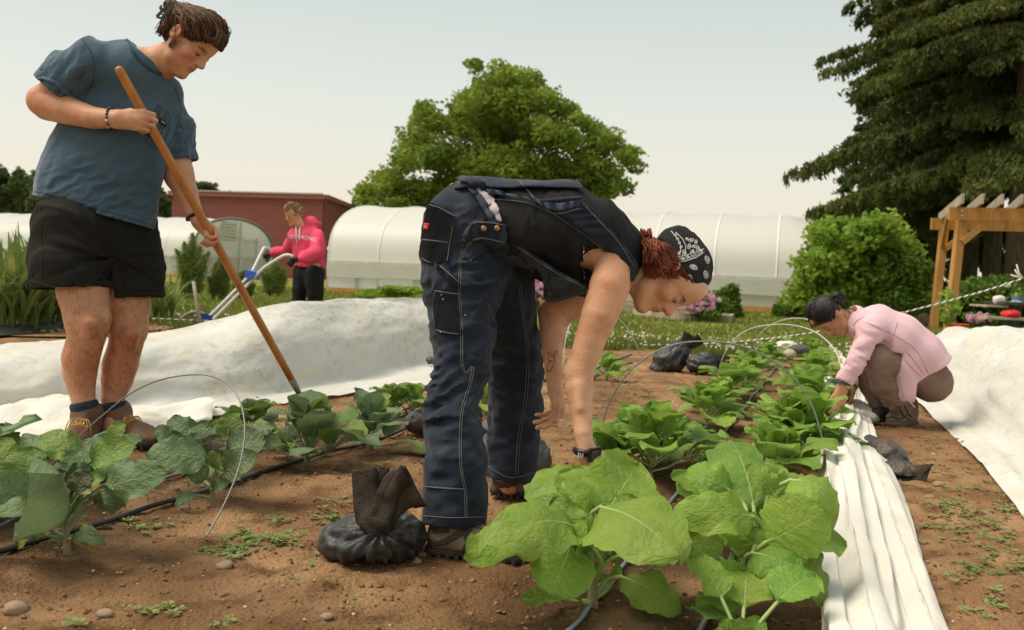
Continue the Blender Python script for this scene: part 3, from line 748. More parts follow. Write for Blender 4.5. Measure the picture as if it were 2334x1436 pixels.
# ---- bucket with vine
M_orange = mat('orange_plastic', (.72, .13, .025), .45)
c = at(2184, 757, 16.5); zt = at(2184, 738, 16.5).z; c.z = zt-.30
g = G(); g.lathe((c.x, c.y, c.z), [(.0, 0), (.125, 0), (.165, .29), (.175, .29), (.175, .30), (.158, .30), (.15, .26), (0, .26)], 20); g.single('bucket', M_orange, 'bright orange plastic bucket at the foot of the pergola post', 'bucket', smooth=True)
t = thing('vine', (c.x, c.y, c.z+.28), 'young vine with broad leaves climbing from the orange bucket', 'plant')
g = G(); g.tube([at(2184, 740, 16.5), at(2160, 700, 16.5), at(2163, 668, 16.5), at(2155, 655, 16.6)], [.012, .01, .008, .004], 6); g.part('stem', M_fern, t)
rr = random.Random(9)
for (x, y) in ((2150, 700), (2158, 688), (2168, 715), (2176, 700), (2170, 680), (2150, 670), (2162, 664), (2178, 690), (2156, 715), (2140, 690), (2184, 700), (2166, 730), (2150, 725), (2181, 712), (2158, 735)):
    p = at(x, y, 16.5+rr.uniform(-.1, .1)); r = .075; a = rr.uniform(0, 6)
    q = Matrix.Rotation(rr.uniform(.4, 1.4), 3, 'X')@Matrix.Rotation(a, 3, 'Z'); g = G()
    g.add([p]+[p+q@Vector((r*(1+.25*math.cos(5*w))*math.cos(w), r*(1+.25*math.cos(5*w))*math.sin(w), .02*math.sin(3*w))) for w in [i*.524 for i in range(12)]], [(0, i+1, (i+1) % 12+1) for i in range(12)])
    g.part('leaf', M_elder, t, smooth=True)
# ---- log / rock
g = G(); g.ball((0, 0, 0), 1, 16); V = np.array(g.V)*np.array([.30, .2, .17]); pass
V = V*(1+.15*fbm(V, 5, 3)[:, None]); c = gnd(2112, 742); V += np.array([c.x, c.y, .12])
single('boulder', V, g.F, mat('tan_rock', (.42, .28, .17), .9, c2=(.5, .36, .24), ns=6, bump=.02, bs=14), 'tan rounded boulder beside the foot of the pergola', 'rock')
# ---- picnic table with things
Yt = 15.5
tb = thing('picnic_table', at(2320, 760, Yt), 'dark picnic table with a bench, behind the right low tunnel', 'table'); 
M_tab = mat('dark_table', (.05, .045, .04), .5)
def flat_px(name, x0, x1, y, Y, dy, th, m, parent):
    a = at(x0, y, Y); b = at(x1, y, Y); g = G(); c = (a+b)/2+Vector((0, dy/2, -th/2)); g.box(c, (b.x-a.x, dy, th)); return g.part(name, m, parent)
flat_px('table_top', 2290, 2520, 693, Yt, .7, .04, M_tab, tb)
flat_px('side_board', 2249, 2300, 696, Yt+.1, .6, .03, M_greywood, tb)
flat_px('bench', 2250, 2480, 726, Yt-.3, .28, .04, M_greywood, tb)
for x in (2292, 2302, 2320, 2440):
    g = G(); a = at(x+4, 697, Yt+.2); b = at(x-4, 760, Yt+.2); b.z = 0; g.beam(a, b, .05, .05, Vector((0, 1, 0))); g.part('leg', M_tab, tb)
def blob(name, px, py, Y, rx, ry, m, label, cat, seed=1, dz=0, amp=.18, f=1.0, rd=None):
    k = Y/F; g = G(); g.ball((0, 0, 0), 1, 18); V = np.array(g.V); V = V*(1+amp*fbm(V, 2.2*f, seed)[:, None]); V = np.sign(V)*np.abs(V)**.85
    V = V*np.array([rx*k, (rd or rx)*k, ry*k]); c = at(px, py, Y); return single(name, V+np.array(c), g.F, m, label, cat)
blob('red_bag', 2304, 717, Yt-.2, 20, 11, mat('red_cloth', (.55, .02, .025), .6), 'red cloth bag lying on the bench of the picnic table', 'bag', 3)
blob('plastic_bag', 2277, 683, Yt+.3, 14, 10, mat('clear_bag', (.66, .60, .55), .3), 'clear zip bag of pale things on the left end of the picnic table', 'bag', 4)
blob('blue_bag', 2316, 689, Yt+.1, 12, 4.5, mat('blue_grey_cloth', (.22, .32, .42), .5), 'crumpled pale blue bag on the picnic table', 'bag', 5)
g = G(); a = at(2328, 684, Yt+.3); g.box(a, (.2, .2, .13), taper=1.1); g.single('storage_tub', mat('slate_tub', (.13, .18, .2), .5), 'slate blue plastic tub at the right end of the picnic table', 'tub')
g = G(); a = at(2316, 680, Yt+.5); g.lathe((a.x, a.y, a.z-.06), [(0, 0), (.035, 0), (.035, .09), (.02, .12), (.02, .15), (0, .15)], 10); g.single('green_bottle', mat('green_bottle', (.2, .42, .06), .4), 'small green bottle standing behind the blue bag on the picnic table', 'bottle', smooth=True)
blob('white_ball', 2296, 650, 17, 7, 6, mat('white_ball', (.7, .68, .6), .6), 'round white float hanging in front of the hedge near the rope', 'float', 7, amp=0)
# ---- rope
M_rope = bpy.data.materials.new('striped_rope'); M_rope.use_nodes = True
_n = M_rope.node_tree.nodes; _l = M_rope.node_tree.links; uvn = _n.new('ShaderNodeUVMap'); sx = _n.new('ShaderNodeSeparateXYZ'); _l.new(uvn.outputs[0], sx.inputs[0])
mm = _n.new('ShaderNodeMath'); mm.operation = 'FRACT'; _l.new(sx.outputs[0], mm.inputs[0]); m2 = _n.new('ShaderNodeMath'); m2.operation = 'GREATER_THAN'; m2.inputs[1].default_value = .42; _l.new(mm.outputs[0], m2.inputs[0])
mx = _n.new('ShaderNodeMix'); mx.data_type = 'RGBA'; _l.new(m2.outputs[0], mx.inputs[0]); mx.inputs[6].default_value = (.06, .06, .05, 1); mx.inputs[7].default_value = (.75, .72, .64, 1); _l.new(mx.outputs[2], _n['Principled BSDF'].inputs['Base Color']); _n['Principled BSDF'].inputs['Roughness'].default_value = .9
def rope(P, r, label):
    pts = [Vector(p) for p in smoothpath([at(*p) for p in P], 14)]; g = G(); g.tube(pts, r, 6, cap=False)
    L = [0]
    for a, b in zip(pts, pts[1:]): L.append(L[-1]+(b-a).length)
    uv = [(l/.085+k*.18, k/6) for l in L for k in range(6)]
    return g.single('rope', M_rope, label, 'rope', smooth=True, uv=uv)
rope([(2345, 630, 7.6), (2270, 655, 7.9), (2190, 678, 8.3), (2080, 707, 8.8), (1960, 736, 9.4), (1840, 760, 9.9), (1700, 777, 10.6), (1560, 785, 11), (1400, 787, 11.1), (1290, 783, 11.2)], .0065, 'black and white rope strung along the edge of the lawn')
rope([(345, 726, 11.5), (400, 728, 11.5), (470, 731, 11.5), (560, 733, 11.5)], .006, 'thin pale rope low behind the wheel hoe')
g = G(); c = at(2330, 633, 7.6)
for dx, dz in ((-.06, .06), (-.09, .02), (-.05, .10)): g.tube([c, c+Vector((dx*.6, 0, dz*.4)), c+Vector((dx, 0, dz))], [.008, .007, .005], 5)
g.single('rope_knot', mat('rope_white', (.72, .68, .6), .9), 'frayed knot at the right end of the striped rope', 'rope', smooth=True)
# ---- stake
g = G(); g.tube([at(457, 752, 11.2), at(450, 700, 11.2), at(441, 641, 11.2)], [.024, .022, .02], 8); g.single('wooden_stake', M_greywood, 'thin wooden stake leaning beside the wheel of the wheel hoe', 'stake', smooth=True)
# ---- row covers (nonwoven fabric)
M_cover = mat('row_cover_fabric', (.82, .79, .72), .85, c2=(.77, .74, .67), ns=1.6, bump=.012, bs=7, trans=.18, spec=.15, c3=(.72, .68, .57), ns2=3.2, aniso=(1.7, .55, 2.3), det=7)
def mottle_cover():  # grey-green mottling in the colour: dirt and plants showing through the fabric
    m = M_cover.copy(); m.name = 'row_cover_mottled'; N = m.node_tree.nodes; L = m.node_tree.links; b = N['Principled BSDF']
    rp = [n for n in N if n.type == 'VALTORGB'][0].color_ramp; rp.elements[0].color = (.74, .72, .67, 1); rp.elements[1].color = (.63, .61, .56, 1)
    src = b.inputs['Base Color'].links[0].from_socket; t = N.new('ShaderNodeTexCoord'); n = N.new('ShaderNodeTexNoise'); n.inputs['Scale'].default_value = 16; n.inputs['Detail'].default_value = 8; n.inputs['Roughness'].default_value = .75; L.new(t.outputs['Object'], n.inputs[0])
    n2 = N.new('ShaderNodeTexNoise'); n2.inputs['Scale'].default_value = 1.5; L.new(t.outputs['Object'], n2.inputs[0])
    r = N.new('ShaderNodeMapRange'); r.inputs[1].default_value = .50; r.inputs[2].default_value = .64; L.new(n.outputs[0], r.inputs[0]); r2 = N.new('ShaderNodeMapRange'); r2.inputs[1].default_value = .40; r2.inputs[2].default_value = .58; L.new(n2.outputs[0], r2.inputs[0])
    mu = N.new('ShaderNodeMath'); mu.operation = 'MULTIPLY'; L.new(r.outputs[0], mu.inputs[0]); L.new(r2.outputs[0], mu.inputs[1]); m3 = N.new('ShaderNodeMath'); m3.operation = 'MULTIPLY'; m3.inputs[1].default_value = .75; L.new(mu.outputs[0], m3.inputs[0])
    x = N.new('ShaderNodeMix'); x.data_type = 'RGBA'; L.new(m3.outputs[0], x.inputs[0]); L.new(src, x.inputs[6]); x.inputs[7].default_value = (.44, .44, .32, 1); L.new(x.outputs[2], b.inputs['Base Color']); return m
M_cover2 = mottle_cover()
def loft(sections, m=10, seed=0, amp=.012, fr=6, along=1.0, mult=8):
    """sections: list of equal-length lists of points; smooth both ways, add wrinkles running along"""
    S1 = [np.array(smoothpath(s, m)) for s in sections]; K = len(S1[0]); out_ = []
    for j in range(K): out_.append(np.array(smoothpath([s[j] for s in S1], mult)))
    A = np.stack(out_, 1); n0, n1 = A.shape[:2]; V = A.reshape(-1, 3)
    Q = np.array([(i*n1+j, (i+1)*n1+j, (i+1)*n1+j+1, i*n1+j+1) for i in range(n0-1) for j in range(n1-1)])
    N = vnormals(V, Q); ax_ = np.stack([V@_ac, V@_rw*.25*along, V[:, 2]], 1)
    w = amp*(1-np.abs(fbm(ax_, fr, seed, 3))*2)+amp*.6*fbm(V, fr*1.7, seed+5, 3)
    V = V+N*w[:, None]; 
    return V, Q, n0, n1
def rowcover(st, label, seed=1, amp=.014, m=M_cover2, fr=5):
    V, Q, a, b = loft(st, 9, seed, amp, fr); V[:, 2] = np.maximum(V[:, 2], .004+np.maximum(soilz(V), 0)*np.clip((9-V[:, 1])/3, 0, 1))
    return single('row_cover', V, Q, m, label, 'row cover', 'white fabric row covers')
sec = []
for (x, ye, yb, yr, Yr, hf) in ((-420, 1120, 985, 850, 4.6, .3), (-150, 1085, 962, 815, 4.9, .3), (0, 1062, 950, 790, 5.3, .3), (150, 1040, 943, 777, 5.45, .35), (300, 1008, 935, 762, 5.7, .4), (440, 968, 925, 744, 6.1, .45), (600, 930, 908, 705, 6.5, .5), (700, 915, 888, 690, 6.9, .5), (850, 898, 860, 683, 8.0, .5), (985, 882, 832, 680, 9.2, .5), (1060, 872, 812, 684, 10.2, .45)):
    E = gnd(x, ye); B = gnd(x, yb); R = at(x, yr, Yr); Fq = Vector((R.x+.25, R.y+hf*1.2, 0)); mdl = (B+R)/2+Vector((0, -.10, .10)) ; m0 = (E+B)/2+Vector((0, 0, .025)); m2_ = (R+Fq)/2+Vector((0, .08, .12))
    sec.append([E+Vector((0, 0, .01)), m0, B+Vector((0, .02, .02)), B+(mdl-B)*.45+Vector((0, -.02, .02)), mdl+Vector((0, 0, 0)), R+Vector((0, -.06, -.02)), R+Vector((0, .06, -.005)), m2_, Fq])
cov = rowcover(sec, 'long white row cover tunnel running behind both standing people', 3, .013)
# crumpled left hem, lying in folds in front of the tunnel
sec = []
for (x, y0, y1, y2) in ((-300, 1120, 1020, 960), (-60, 1085, 1000, 940), (60, 1062, 980, 935), (160, 1045, 972, 938), (260, 1030, 975, 945), (360, 1005, 965, 945), (480, 968, 948, 938)):
    a = gnd(x, y0); b = gnd(x, y1); c = gnd(x, y2); sec.append([a+Vector((0, 0, .012)), a+(b-a)*.5+Vector((0, 0, .05)), b+Vector((0, 0, .075)), b+(c-b)*.5+Vector((0, 0, .045)), c+Vector((0, 0, .05))])
V, Q, a_, b_ = loft(sec, 12, 8, .045, 2.6, 2.5); V[:, 2] = np.maximum(V[:, 2], .01)
single('row_cover_hem', V, Q, M_cover, 'crumpled white fabric heaped on the ground behind the brown boots', 'row cover', 'white fabric row covers')
# right tunnel
sec = []
for Y in (.6, 1.6, 2.6, 3.4, 4.2, 5.0, 5.8, 6.6, 7.4, 8.2, 9.0, 9.6, 10.0):
    # near edge, x as a function of Y
    xe = .97+.262*Y if Y > 3 else .97+.262*Y
    xe = np.interp(Y, [.6, 2.6, 3.8, 5.64, 6.97, 8.2, 10], [.98, 1.50, 1.94, 2.49, 2.84, 3.15, 3.62])
    zr = np.interp(Y, [2.6, 7.2, 7.9, 9.0, 9.6, 10.0], [.58, .57, .52, .46, .30, .03])
    e = np.array([xe, Y, .012]); s = 1 if zr > .2 else .8
    def q(o, z): return np.array([xe+o*s*.95, Y-o*s*.31, z])
    sec.append([e, q(.07, .035), q(.15, .06*min(1, zr*3)), q(.24, zr*.42), q(.42, zr*.82), q(.66, zr), q(.9, zr*.82), q(1.12, zr*.3), q(1.3, .02)])
rowcover(sec, 'white row cover tunnel along the right edge, beside the crouching woman', 9, .017, m=M_cover2, fr=4)
# folded strip along the right bed
sec = []
strip = [(-80, 1700, 1858, 2330, .06), (0, 1520, 1861, 2195, .07), (1, 1436, 1862, 2160, .07), (2, 1330, 1860, 2124, .08), (3, 1240, 1859, 2094, .09), (4, 1150, 1866, 2063, .10), (5, 1080, 1862, 2036, .11), (6, 1030, 1850, 2014, .11), (7, 990, 1893, 1998, .10), (8, 950, 1899, 1984, .09), (9, 925, 1905, 1978, .09), (10, 905, 1915, 1978, .10), (11, 880, 1930, 1972, .08), (12, 850, 1925, 1955, .05), (13, 815, 1905, 1925, .04), (14, 798, 1885, 1905, .03)]
K = 41
for (i, y, xl, xr, hz) in strip:
    a = gnd(xl, y); b = gnd(xr, y+(4 if y > 1000 else 0)); row_ = []
    for k in range(K):
        f = k/(K-1); p = a+(b-a)*f
        z = hz*(.35+.65*math.sin(math.pi*min(1, f*1.3))**.6 if f < .62 else .52+.10*math.sin(f*9+i*.4))*min(1, .25+f*8)*min(1, .3+(1-f)*7)
        ph = i*.35; ev = math.exp(-((f-.30)/.20)**2)
        z += .024*math.sin(f*17+ph*.5+1.4*math.sin(i*.7))*ev+.008*math.sin(f*41+ph+2*math.sin(i*.5))*ev+.006*math.sin(f*8+ph)
        row_.append(Vector((p.x+.01*math.sin(i*1.3+k), p.y, max(.008, z))))
    sec.append(row_)
V, Q, a_, b_ = loft(sec, 3, 15, .004, 4, 1.6, 8); V[:, 2] = np.maximum(V[:, 2], .006)
single('row_cover_strip', V, Q, M_cover, 'gathered white row cover pulled back in a long folded strip beside the kale', 'row cover', 'white fabric row covers')
# bunch by the hands
blobs = Sdf(.012)
for (x, y, Y, r) in ((1935, 905, 5.9, 22), (1960, 900, 5.9, 20), (1982, 915, 5.8, 16), (1925, 930, 5.7, 20), (1950, 880, 6.1, 14), (1900, 860, 6.8, 9), (1895, 830, 7.4, 9), (1888, 805, 8.2, 8)):
    p = at(x, y, Y); R_ = r*Y/F; p.z = min(p.z, R_*.9); blobs.ell(p, np.eye(3), (R_*1.2, R_*1.3, R_), .04)
    if 'pp_' in globals(): blobs.cone(pp_, p, .03, .03, .03)
    pp_ = p
V, Q = blobs.build(); N_ = vnormals(V, Q); V = V+N_*(.02*(1-2*np.abs(fbm(V, 9, 4, 2))))[:, None]; V[:, 2] = np.maximum(V[:, 2], .004)
single('row_cover_bunch', V, Q, M_cover, 'bunched white fabric under the hands of the crouching woman', 'row cover', 'white fabric row covers')
def crumple(name, px, py, Y, rx, ry, m, label, cat, seed, group=None, amp=.25, rd=None, dz=0):
    k = Y/F; g = G(); g.ball((0, 0, 0), 1, 40); V = np.array(g.V); d = fbm(V, 1.9, seed, 4); V = V*(1+amp*d-.10*np.abs(fbm(V, 5, seed+3, 3)))[:, None]
    V = V*np.array([rx*k, (rd or rx)*k, ry*k]); c = at(px, py, Y); V += np.array(c); V[:, 2] = np.maximum(V[:, 2], .003); return single(name, V, g.F, m, label, cat, group)
crumple('row_cover_bunch', 1795, 788, 10.2, 26, 12, M_cover, 'small heap of white fabric at the far end of the kale rows', 'row cover', 4, 'white fabric row covers')
crumple('row_cover_bunch', 1800, 808, 9.6, 14, 12, mat('soiled_fabric', (.42, .36, .27), .9), 'soiled crumpled fabric just below the white heap at the far end', 'row cover', 6, 'white fabric row covers')
# black ground cloth
M_black = mat('black_landscape_fabric', (.020, .022, .023), .5, c2=(.045, .045, .045), ns=5, bump=.004, bs=40, spec=.35)
sec = []
for (x, y0, y1) in ((-140, 792, 775), (0, 772, 755), (60, 768, 755), (110, 764, 750), (145, 758, 742), (170, 752, 742)):
    a = gnd(x, y0); b = gnd(x, y1); sec.append([a+Vector((0, 0, .01)), (a+b)/2+Vector((0, 0, .07)), b+Vector((0, 0, .03))])
V, Q, a_, b_ = loft(sec, 6, 31, .03, 3, 2); V[:, 2] = np.maximum(V[:, 2], .03)
single('ground_cloth', V, Q, M_black, 'black landscape cloth rolled along the front of the mulched bed', 'cloth')
# ---- sandbags
M_bagm = mat('black_sandbag', (.020, .021, .022), .5, c2=(.050, .048, .045), ns=9, bump=.006, bs=38, spec=.5, c3=(.09, .06, .036), ns2=5)
M_grey = mat('grey_sandbag', (.075, .08, .08), .75, c2=(.12, .12, .115), ns=7, bump=.002, bs=90, spec=.25)
M_neck = mat('brown_black_neck', (.020, .016, .012), .75, c2=(.050, .036, .024), ns=14, bump=.003, bs=120, spec=.2)
def foldbag(V, c, ax, amp, n, seed, rad=None):
    """radial pleats converging on the knot c along direction ax"""
    c = np.array(c, float); ax = np.array(ax, float)/np.linalg.norm(ax); w = V-c; h = w@ax; p = w-np.outer(h, ax); r = np.linalg.norm(p, axis=1)+1e-6
    u = np.cross(ax, [0.3, .9, .1]); u /= np.linalg.norm(u); v = np.cross(ax, u); an = np.arctan2(p@v, p@u)
    wv = np.sin(an*n*.7+5*fbm(V, 6, seed, 3))+.6*np.sin(an*n*1.7+1.3+6*fbm(V, 7, seed+1, 3))
    return wv*amp*np.exp(-r/(rad or .12))
def sandbag(name, body, necks, knot, axis, label, h=.007, amp=.009, m=None, n=13, k=.03, group='black sandbags holding the row covers'):
    s = Sdf(h)
    for (p, rad, rz) in body:
        R_ = Matrix.Rotation(rz, 3, 'Y'); s.ell(p, np.array(R_), rad, k)
    V, Q = s.build(); N_ = vnormals(V, Q); d = foldbag(V, knot, axis, amp, n, 3)+.006*fbm(V, 9, 2, 3); d += amp*1.0*(.3-np.abs(fbm(V, 13, 8, 3))*1.6); V = V+N_*d[:, None]; V[:, 2] = np.maximum(V[:, 2], .0)
    t = thing(name, (knot[0], knot[1], 0), label, 'sandbag', group); part('sack', V, Q, m or M_bagm, t)
    for NV, NQ in necks: part('tied_neck', NV, NQ, M_neck, t)
    return t
def neckmesh(P, W, seed, amp=.3, th=.004, nu=26, curl=.0):
    """crumpled cloth tube flaring: P centres, W half widths"""
    pts = smoothpath(P, 7); ws = [float(x[0]) for x in smoothpath([(w,) for w in W], 7)]; n = nu; V = []; Pn = len(pts)
    U = None
    for i, p in enumerate(pts):
        d = Vector(pts[min(i+1, Pn-1)]-pts[max(0, i-1)]).normalized(); 
        if U is None: U = d.cross(Vector((0, 1, 0))).normalized()
        U = (U-d*U.dot(d)).normalized(); Wd = d.cross(U)
        for k_ in range(n):
            a = 2*math.pi*k_/n; r = ws[i]*(1+amp*math.sin(a*3+seed+i*.12)+amp*.5*math.sin(a*5+seed*2+i*.2))
            V.append(tuple(Vector(p)+U*math.cos(a)*r*1.25+Wd*math.sin(a)*r*.20))
    b = len(V); V = np.array(V); Q = [(i*n+k_, i*n+(k_+1) % n, (i+1)*n+(k_+1) % n, (i+1)*n+k_) for i in range(Pn-1) for k_ in range(n)]
    # inner wall for thickness
    c = np.repeat(np.array(pts), n, axis=0); V2 = c+(V-c)*.90; Q2 = [tuple(b+q for q in f[::-1]) for f in Q]
    rim = [((Pn-1)*n+k_, (Pn-1)*n+(k_+1) % n, b+(Pn-1)*n+(k_+1) % n, b+(Pn-1)*n+k_) for k_ in range(n)]
    W_ = np.concatenate([V, V2]); W_ = W_+.009*np.stack([fbm(W_, 16, seed, 3) if False else fbm(W_, 16, int(seed*3), 3), fbm(W_, 16, int(seed*3)+5, 3), fbm(W_, 14, int(seed*3)+9, 3)], 1); return W_, Q+Q2+rim
# front bag
Yb = 2.66; kk = Yb/F
kn = at(862, 1195, Yb-.04); 
sandbag('sandbag', [(at(850, 1225, Yb), (112*kk, .115, 55*kk), 0), (at(790, 1240, Yb), (60*kk, .08, 42*kk), 0), (at(905, 1215, Yb), (62*kk, .09, 58*kk), 0), (at(860, 1200, Yb), (60*kk, .07, 45*kk), 0)],
        [neckmesh([at(868, 1215, Yb-.10), at(862, 1180, Yb-.09), at(850, 1125, Yb-.07), at(843, 1066, Yb-.05)], [.016, .026, .026, .031], 1.0, amp=.6), neckmesh([at(870, 1205, Yb-.10), at(882, 1160, Yb-.09), at(905, 1120, Yb-.09), at(940, 1098, Yb-.10)], [.016, .028, .036, .040], 2.2, amp=.6)],
        at(868, 1212, Yb-.10), (0.05, -.75, .6), 'knotted black sandbag with two upright ears beside the near shoe', h=.006, amp=.010)
# grey bag behind the woman's legs
sandbag('sandbag', [(at(1165, 1035, 3.95), (.14, .11, .115), 0), (at(1215, 1050, 3.95), (.075, .08, .07), 0), (at(1120, 1010, 4.0), (.09, .09, .09), 0)], [], at(1040, 1000, 4.0), (1, 0, 0), 'dusty grey sandbag lying between and behind the legs in denim', m=M_grey, amp=.004)
g_ = neckmesh([at(975, 962, 4.65), at(945, 962, 4.65), at(930, 962, 4.65)], [.04, .052, .03], 3)
t = thing('sandbag', gnd(950, 985), 'small flat black sandbag end left of the near denim leg', 'sandbag', 'black sandbags holding the row covers'); p = sandbag
s = Sdf(.008); s.ell(at(945, 962, 4.72), np.eye(3), (.055, .06, .05), .02); s.ell(at(990, 968, 4.75), np.eye(3), (.09, .08, .05), .02); V, Q = s.build(); V += vnormals(V, Q)*(.010*fbm(V, 18, 3, 3))[:, None]; part('sack', V, Q, M_bagm, t)
# upright far bag
Yc = 8.6; kc = Yc/F
sandbag('sandbag', [(at(1525, 822, Yc), (38*kc, .13, 32*kc), 0), (at(1545, 805, Yc), (26*kc, .10, 30*kc), 0), (at(1500, 840, Yc), (20*kc, .08, 14*kc), 0)],
        [neckmesh([at(1560, 795, Yc), at(1565, 785, Yc), at(1578, 765, Yc)], [.012, .035, .05], 1), neckmesh([at(1560, 795, Yc), at(1580, 782, Yc), at(1597, 772, Yc)], [.012, .03, .035], 4)],
        at(1561, 792, Yc-.02), (.5, -.2, .8), 'upright black sandbag with a twisted neck beyond the front hoop', h=.012, amp=.012, n=11)
sandbag('sandbag', [(at(1600, 830, Yc-.1), (36*kc, .13, 24*kc), 0), (at(1612, 822, Yc-.1), (18*kc, .1, 20*kc), 0)],
        [neckmesh([at(1618, 826, Yc-.1), at(1635, 824, Yc-.1), at(1660, 828, Yc-.1)], [.03, .05, .055], 2)],
        at(1622, 826, Yc-.1), (1, 0, 0), 'black sandbag lying on its side against the upright one', h=.012, amp=.012, n=11)
# right bag behind the strip
Yd = 4.25; kd = Yd/F
sandbag('sandbag', [(at(2020, 1040, Yd+.25), (48*kd, .13, 42*kd), .5), (at(1998, 1015, Yd+.45), (30*kd, .13, 24*kd), 0), (at(2055, 1085, Yd), (44*kd, .09, 34*kd), .3)],
        [neckmesh([at(2038, 1060, Yd), at(2060, 1085, Yd-.06), at(2085, 1105, Yd-.10), at(2100, 1110, Yd-.12)], [.02, .055, .07, .055], 5, amp=.35)],
        at(2022, 1050, Yd+.05), (.5, -.6, .5), 'rumpled black sandbag on the bare soil right of the white strip', h=.009, amp=.012, n=12)
crumple('sandbag', 1822, 795, 10.0, 22, 11, M_grey, 'dark rounded sandbag at the far end of the kale rows', 'sandbag', 9, 'black sandbags holding the row covers', .1)
crumple('sandbag', 983, 822, 7.9, 12, 9, M_bagm, 'corner of a dark sandbag just left of the denim thigh', 'sandbag', 8, 'black sandbags holding the row covers', .2)
# ---- hoops
M_hoop = mat('galvanised_wire', (.22, .23, .22), .45, metal=.35)
M_wire2 = mat('pale_wire', (.62, .60, .54), .5)
def hoop(P, r, label, m=M_hoop):
    pts = [Vector(p) for p in smoothpath([at(*p) for p in P], 8)]; g = G(); g.tube(pts, r, 8); return g.single('wire_hoop', m, label, 'hoop', 'wire hoops over the beds', smooth=True)
def arc(P, Y0, Y1): return [(x, y, Y0+(Y1-Y0)*i/(len(P)-1)) for i, (x, y) in enumerate(P)]
Y0 = gnd(1368, 1004).y; Y1 = 4.35
hoop(arc([(1368, 1006), (1373, 970), (1385, 928), (1404, 888), (1432, 850), (1470, 817), (1514, 793), (1560, 781), (1610, 778), (1660, 782), (1705, 794), (1750, 815), (1795, 848), (1830, 888), (1852, 928), (1868, 975), (1878, 1020), (1884, 1066)], Y0, Y1), .0038, 'nearest wire hoop arching over the kale rows on the right')
hoop(arc([(105, 1072), (140, 1035), (185, 990), (240, 942), (290, 902), (340, 875), (390, 860), (440, 854), (480, 857), (515, 872), (538, 897), (553, 935), (558, 980), (553, 1030), (540, 1080), (520, 1130), (495, 1180), (468, 1226)], gnd(107, 1072).y, gnd(470, 1228).y), .0026, 'twisted wire hoop over the broccoli in front of the brown boots')
hoop(arc([(1636, 868), (1641, 835), (1655, 800), (1680, 768), (1715, 748), (1760, 740), (1805, 741), (1850, 753), (1885, 777), (1908, 808), (1920, 850)], 8.1, 7.0), .004, 'second wire hoop over the kale, left of the crouching woman', M_wire2)
hoop(arc([(1718, 795), (1730, 765), (1755, 742), (1790, 728), (1830, 726), (1865, 738)], 11, 10), .0045, 'farthest faint wire hoop near the head of the crouching woman', M_wire2)
hoop(arc([(1283, 835), (1290, 770), (1305, 730), (1330, 706), (1362, 700), (1395, 712), (1425, 742), (1448, 780), (1460, 812)], 8.3, 8.8), .004, 'thin wire hoop partly hidden behind the near bare arm', M_wire2)
# ---- drip lines
M_drip = mat('black_drip_tape', (.018, .020, .022), .35, spec=.5); M_tape = mat('grey_drip_tape', (.16, .20, .24), .3, spec=.6)
def drip(P, r, label, m, dz=.012, flat=.6):
    pts = [onsoil(x, y, dz) for x, y in P]; pts = [Vector(p) for p in smoothpath(pts, 8)]; pts = [Vector((p.x, p.y, max(p.z, gz(p.x, p.y)+r*.6))) for p in pts]
    g = G(); g.tube(pts, r, 8, flat=flat); return g.single('drip_line', m, label, 'hose', 'drip irrigation lines', smooth=True)
drip([(-90, 1282), (0, 1257), (120, 1226), (250, 1190), (350, 1162), (450, 1133), (540, 1104), (640, 1070), (740, 1038), (850, 1004), (930, 980), (1010, 955)], .0085, 'thick black drip line along the near side of the broccoli', M_drip, flat=1)
drip([(-60, 1212), (0, 1197), (50, 1183), (150, 1157), (250, 1130), (360, 1097), (480, 1060), (620, 1020), (740, 990), (860, 962), (930, 944), (985, 930)], .008, 'grey-blue drip tape along the far side of the broccoli', M_tape)
drip([(1290, 1445), (1322, 1408), (1352, 1370), (1425, 1280), (1500, 1180), (1560, 1105), (1610, 1035), (1650, 985), (1700, 925), (1745, 868), (1790, 810)], .009, 'grey drip tape between the two kale rows', M_tape)
drip([(1575, 1470), (1600, 1432), (1632, 1362), (1665, 1275), (1695, 1190), (1730, 1100), (1765, 1010), (1800, 930), (1840, 850)], .010, 'grey drip tape under the right kale row', M_tape)
drip([(1240, 900), (1320, 858), (1385, 828), (1440, 808)], .012, 'short black hose end on the bare soil behind the bare arms', M_tape)
drip([(1300, 880), (1350, 856), (1400, 838), (1442, 826)], .012, 'lower of two short hose ends on the bare soil behind the bare arms', M_tape)
drip([(1100, 900), (1105, 908), (1125, 905), (1250, 862)], .010, 'black hose seen between the two denim legs', M_drip)
# ---- wheel hoe
Yw = 11.6
wh = thing('wheel_hoe', gnd(452, 768), 'wheel hoe with white handles and blue plates pushed by the man in pink', 'wheel hoe')
M_blue = mat('blue_paint', (.02, .07, .30), .4); M_rust = mat('grey_rust_steel', (.28, .22, .17), .6)
wc = at(447, 752, Yw); R_ = 40*Yw/F; g = G(); wpts = [wc+Vector((math.cos(a)*R_, 0, math.sin(a)*R_)) for a in [i*2*math.pi/36 for i in range(37)]]
g.tube(wpts, .017, 6, cap=False, flat=1.6); wheel = g.part('wheel', M_rust, wh, smooth=True)
for i in range(5):
    a = i*2*math.pi/5+.3; g = G(); g.beam(wc, wc+Vector((math.cos(a)*R_, 0, math.sin(a)*R_)), .012, .02, Vector((0, 1, 0))); g.part('spoke', M_blue, wheel)
g = G(); g.tube([wc+Vector((0, -.04, 0)), wc+Vector((0, .04, 0))], .03, 10); g.part('hub', M_blue, wheel)
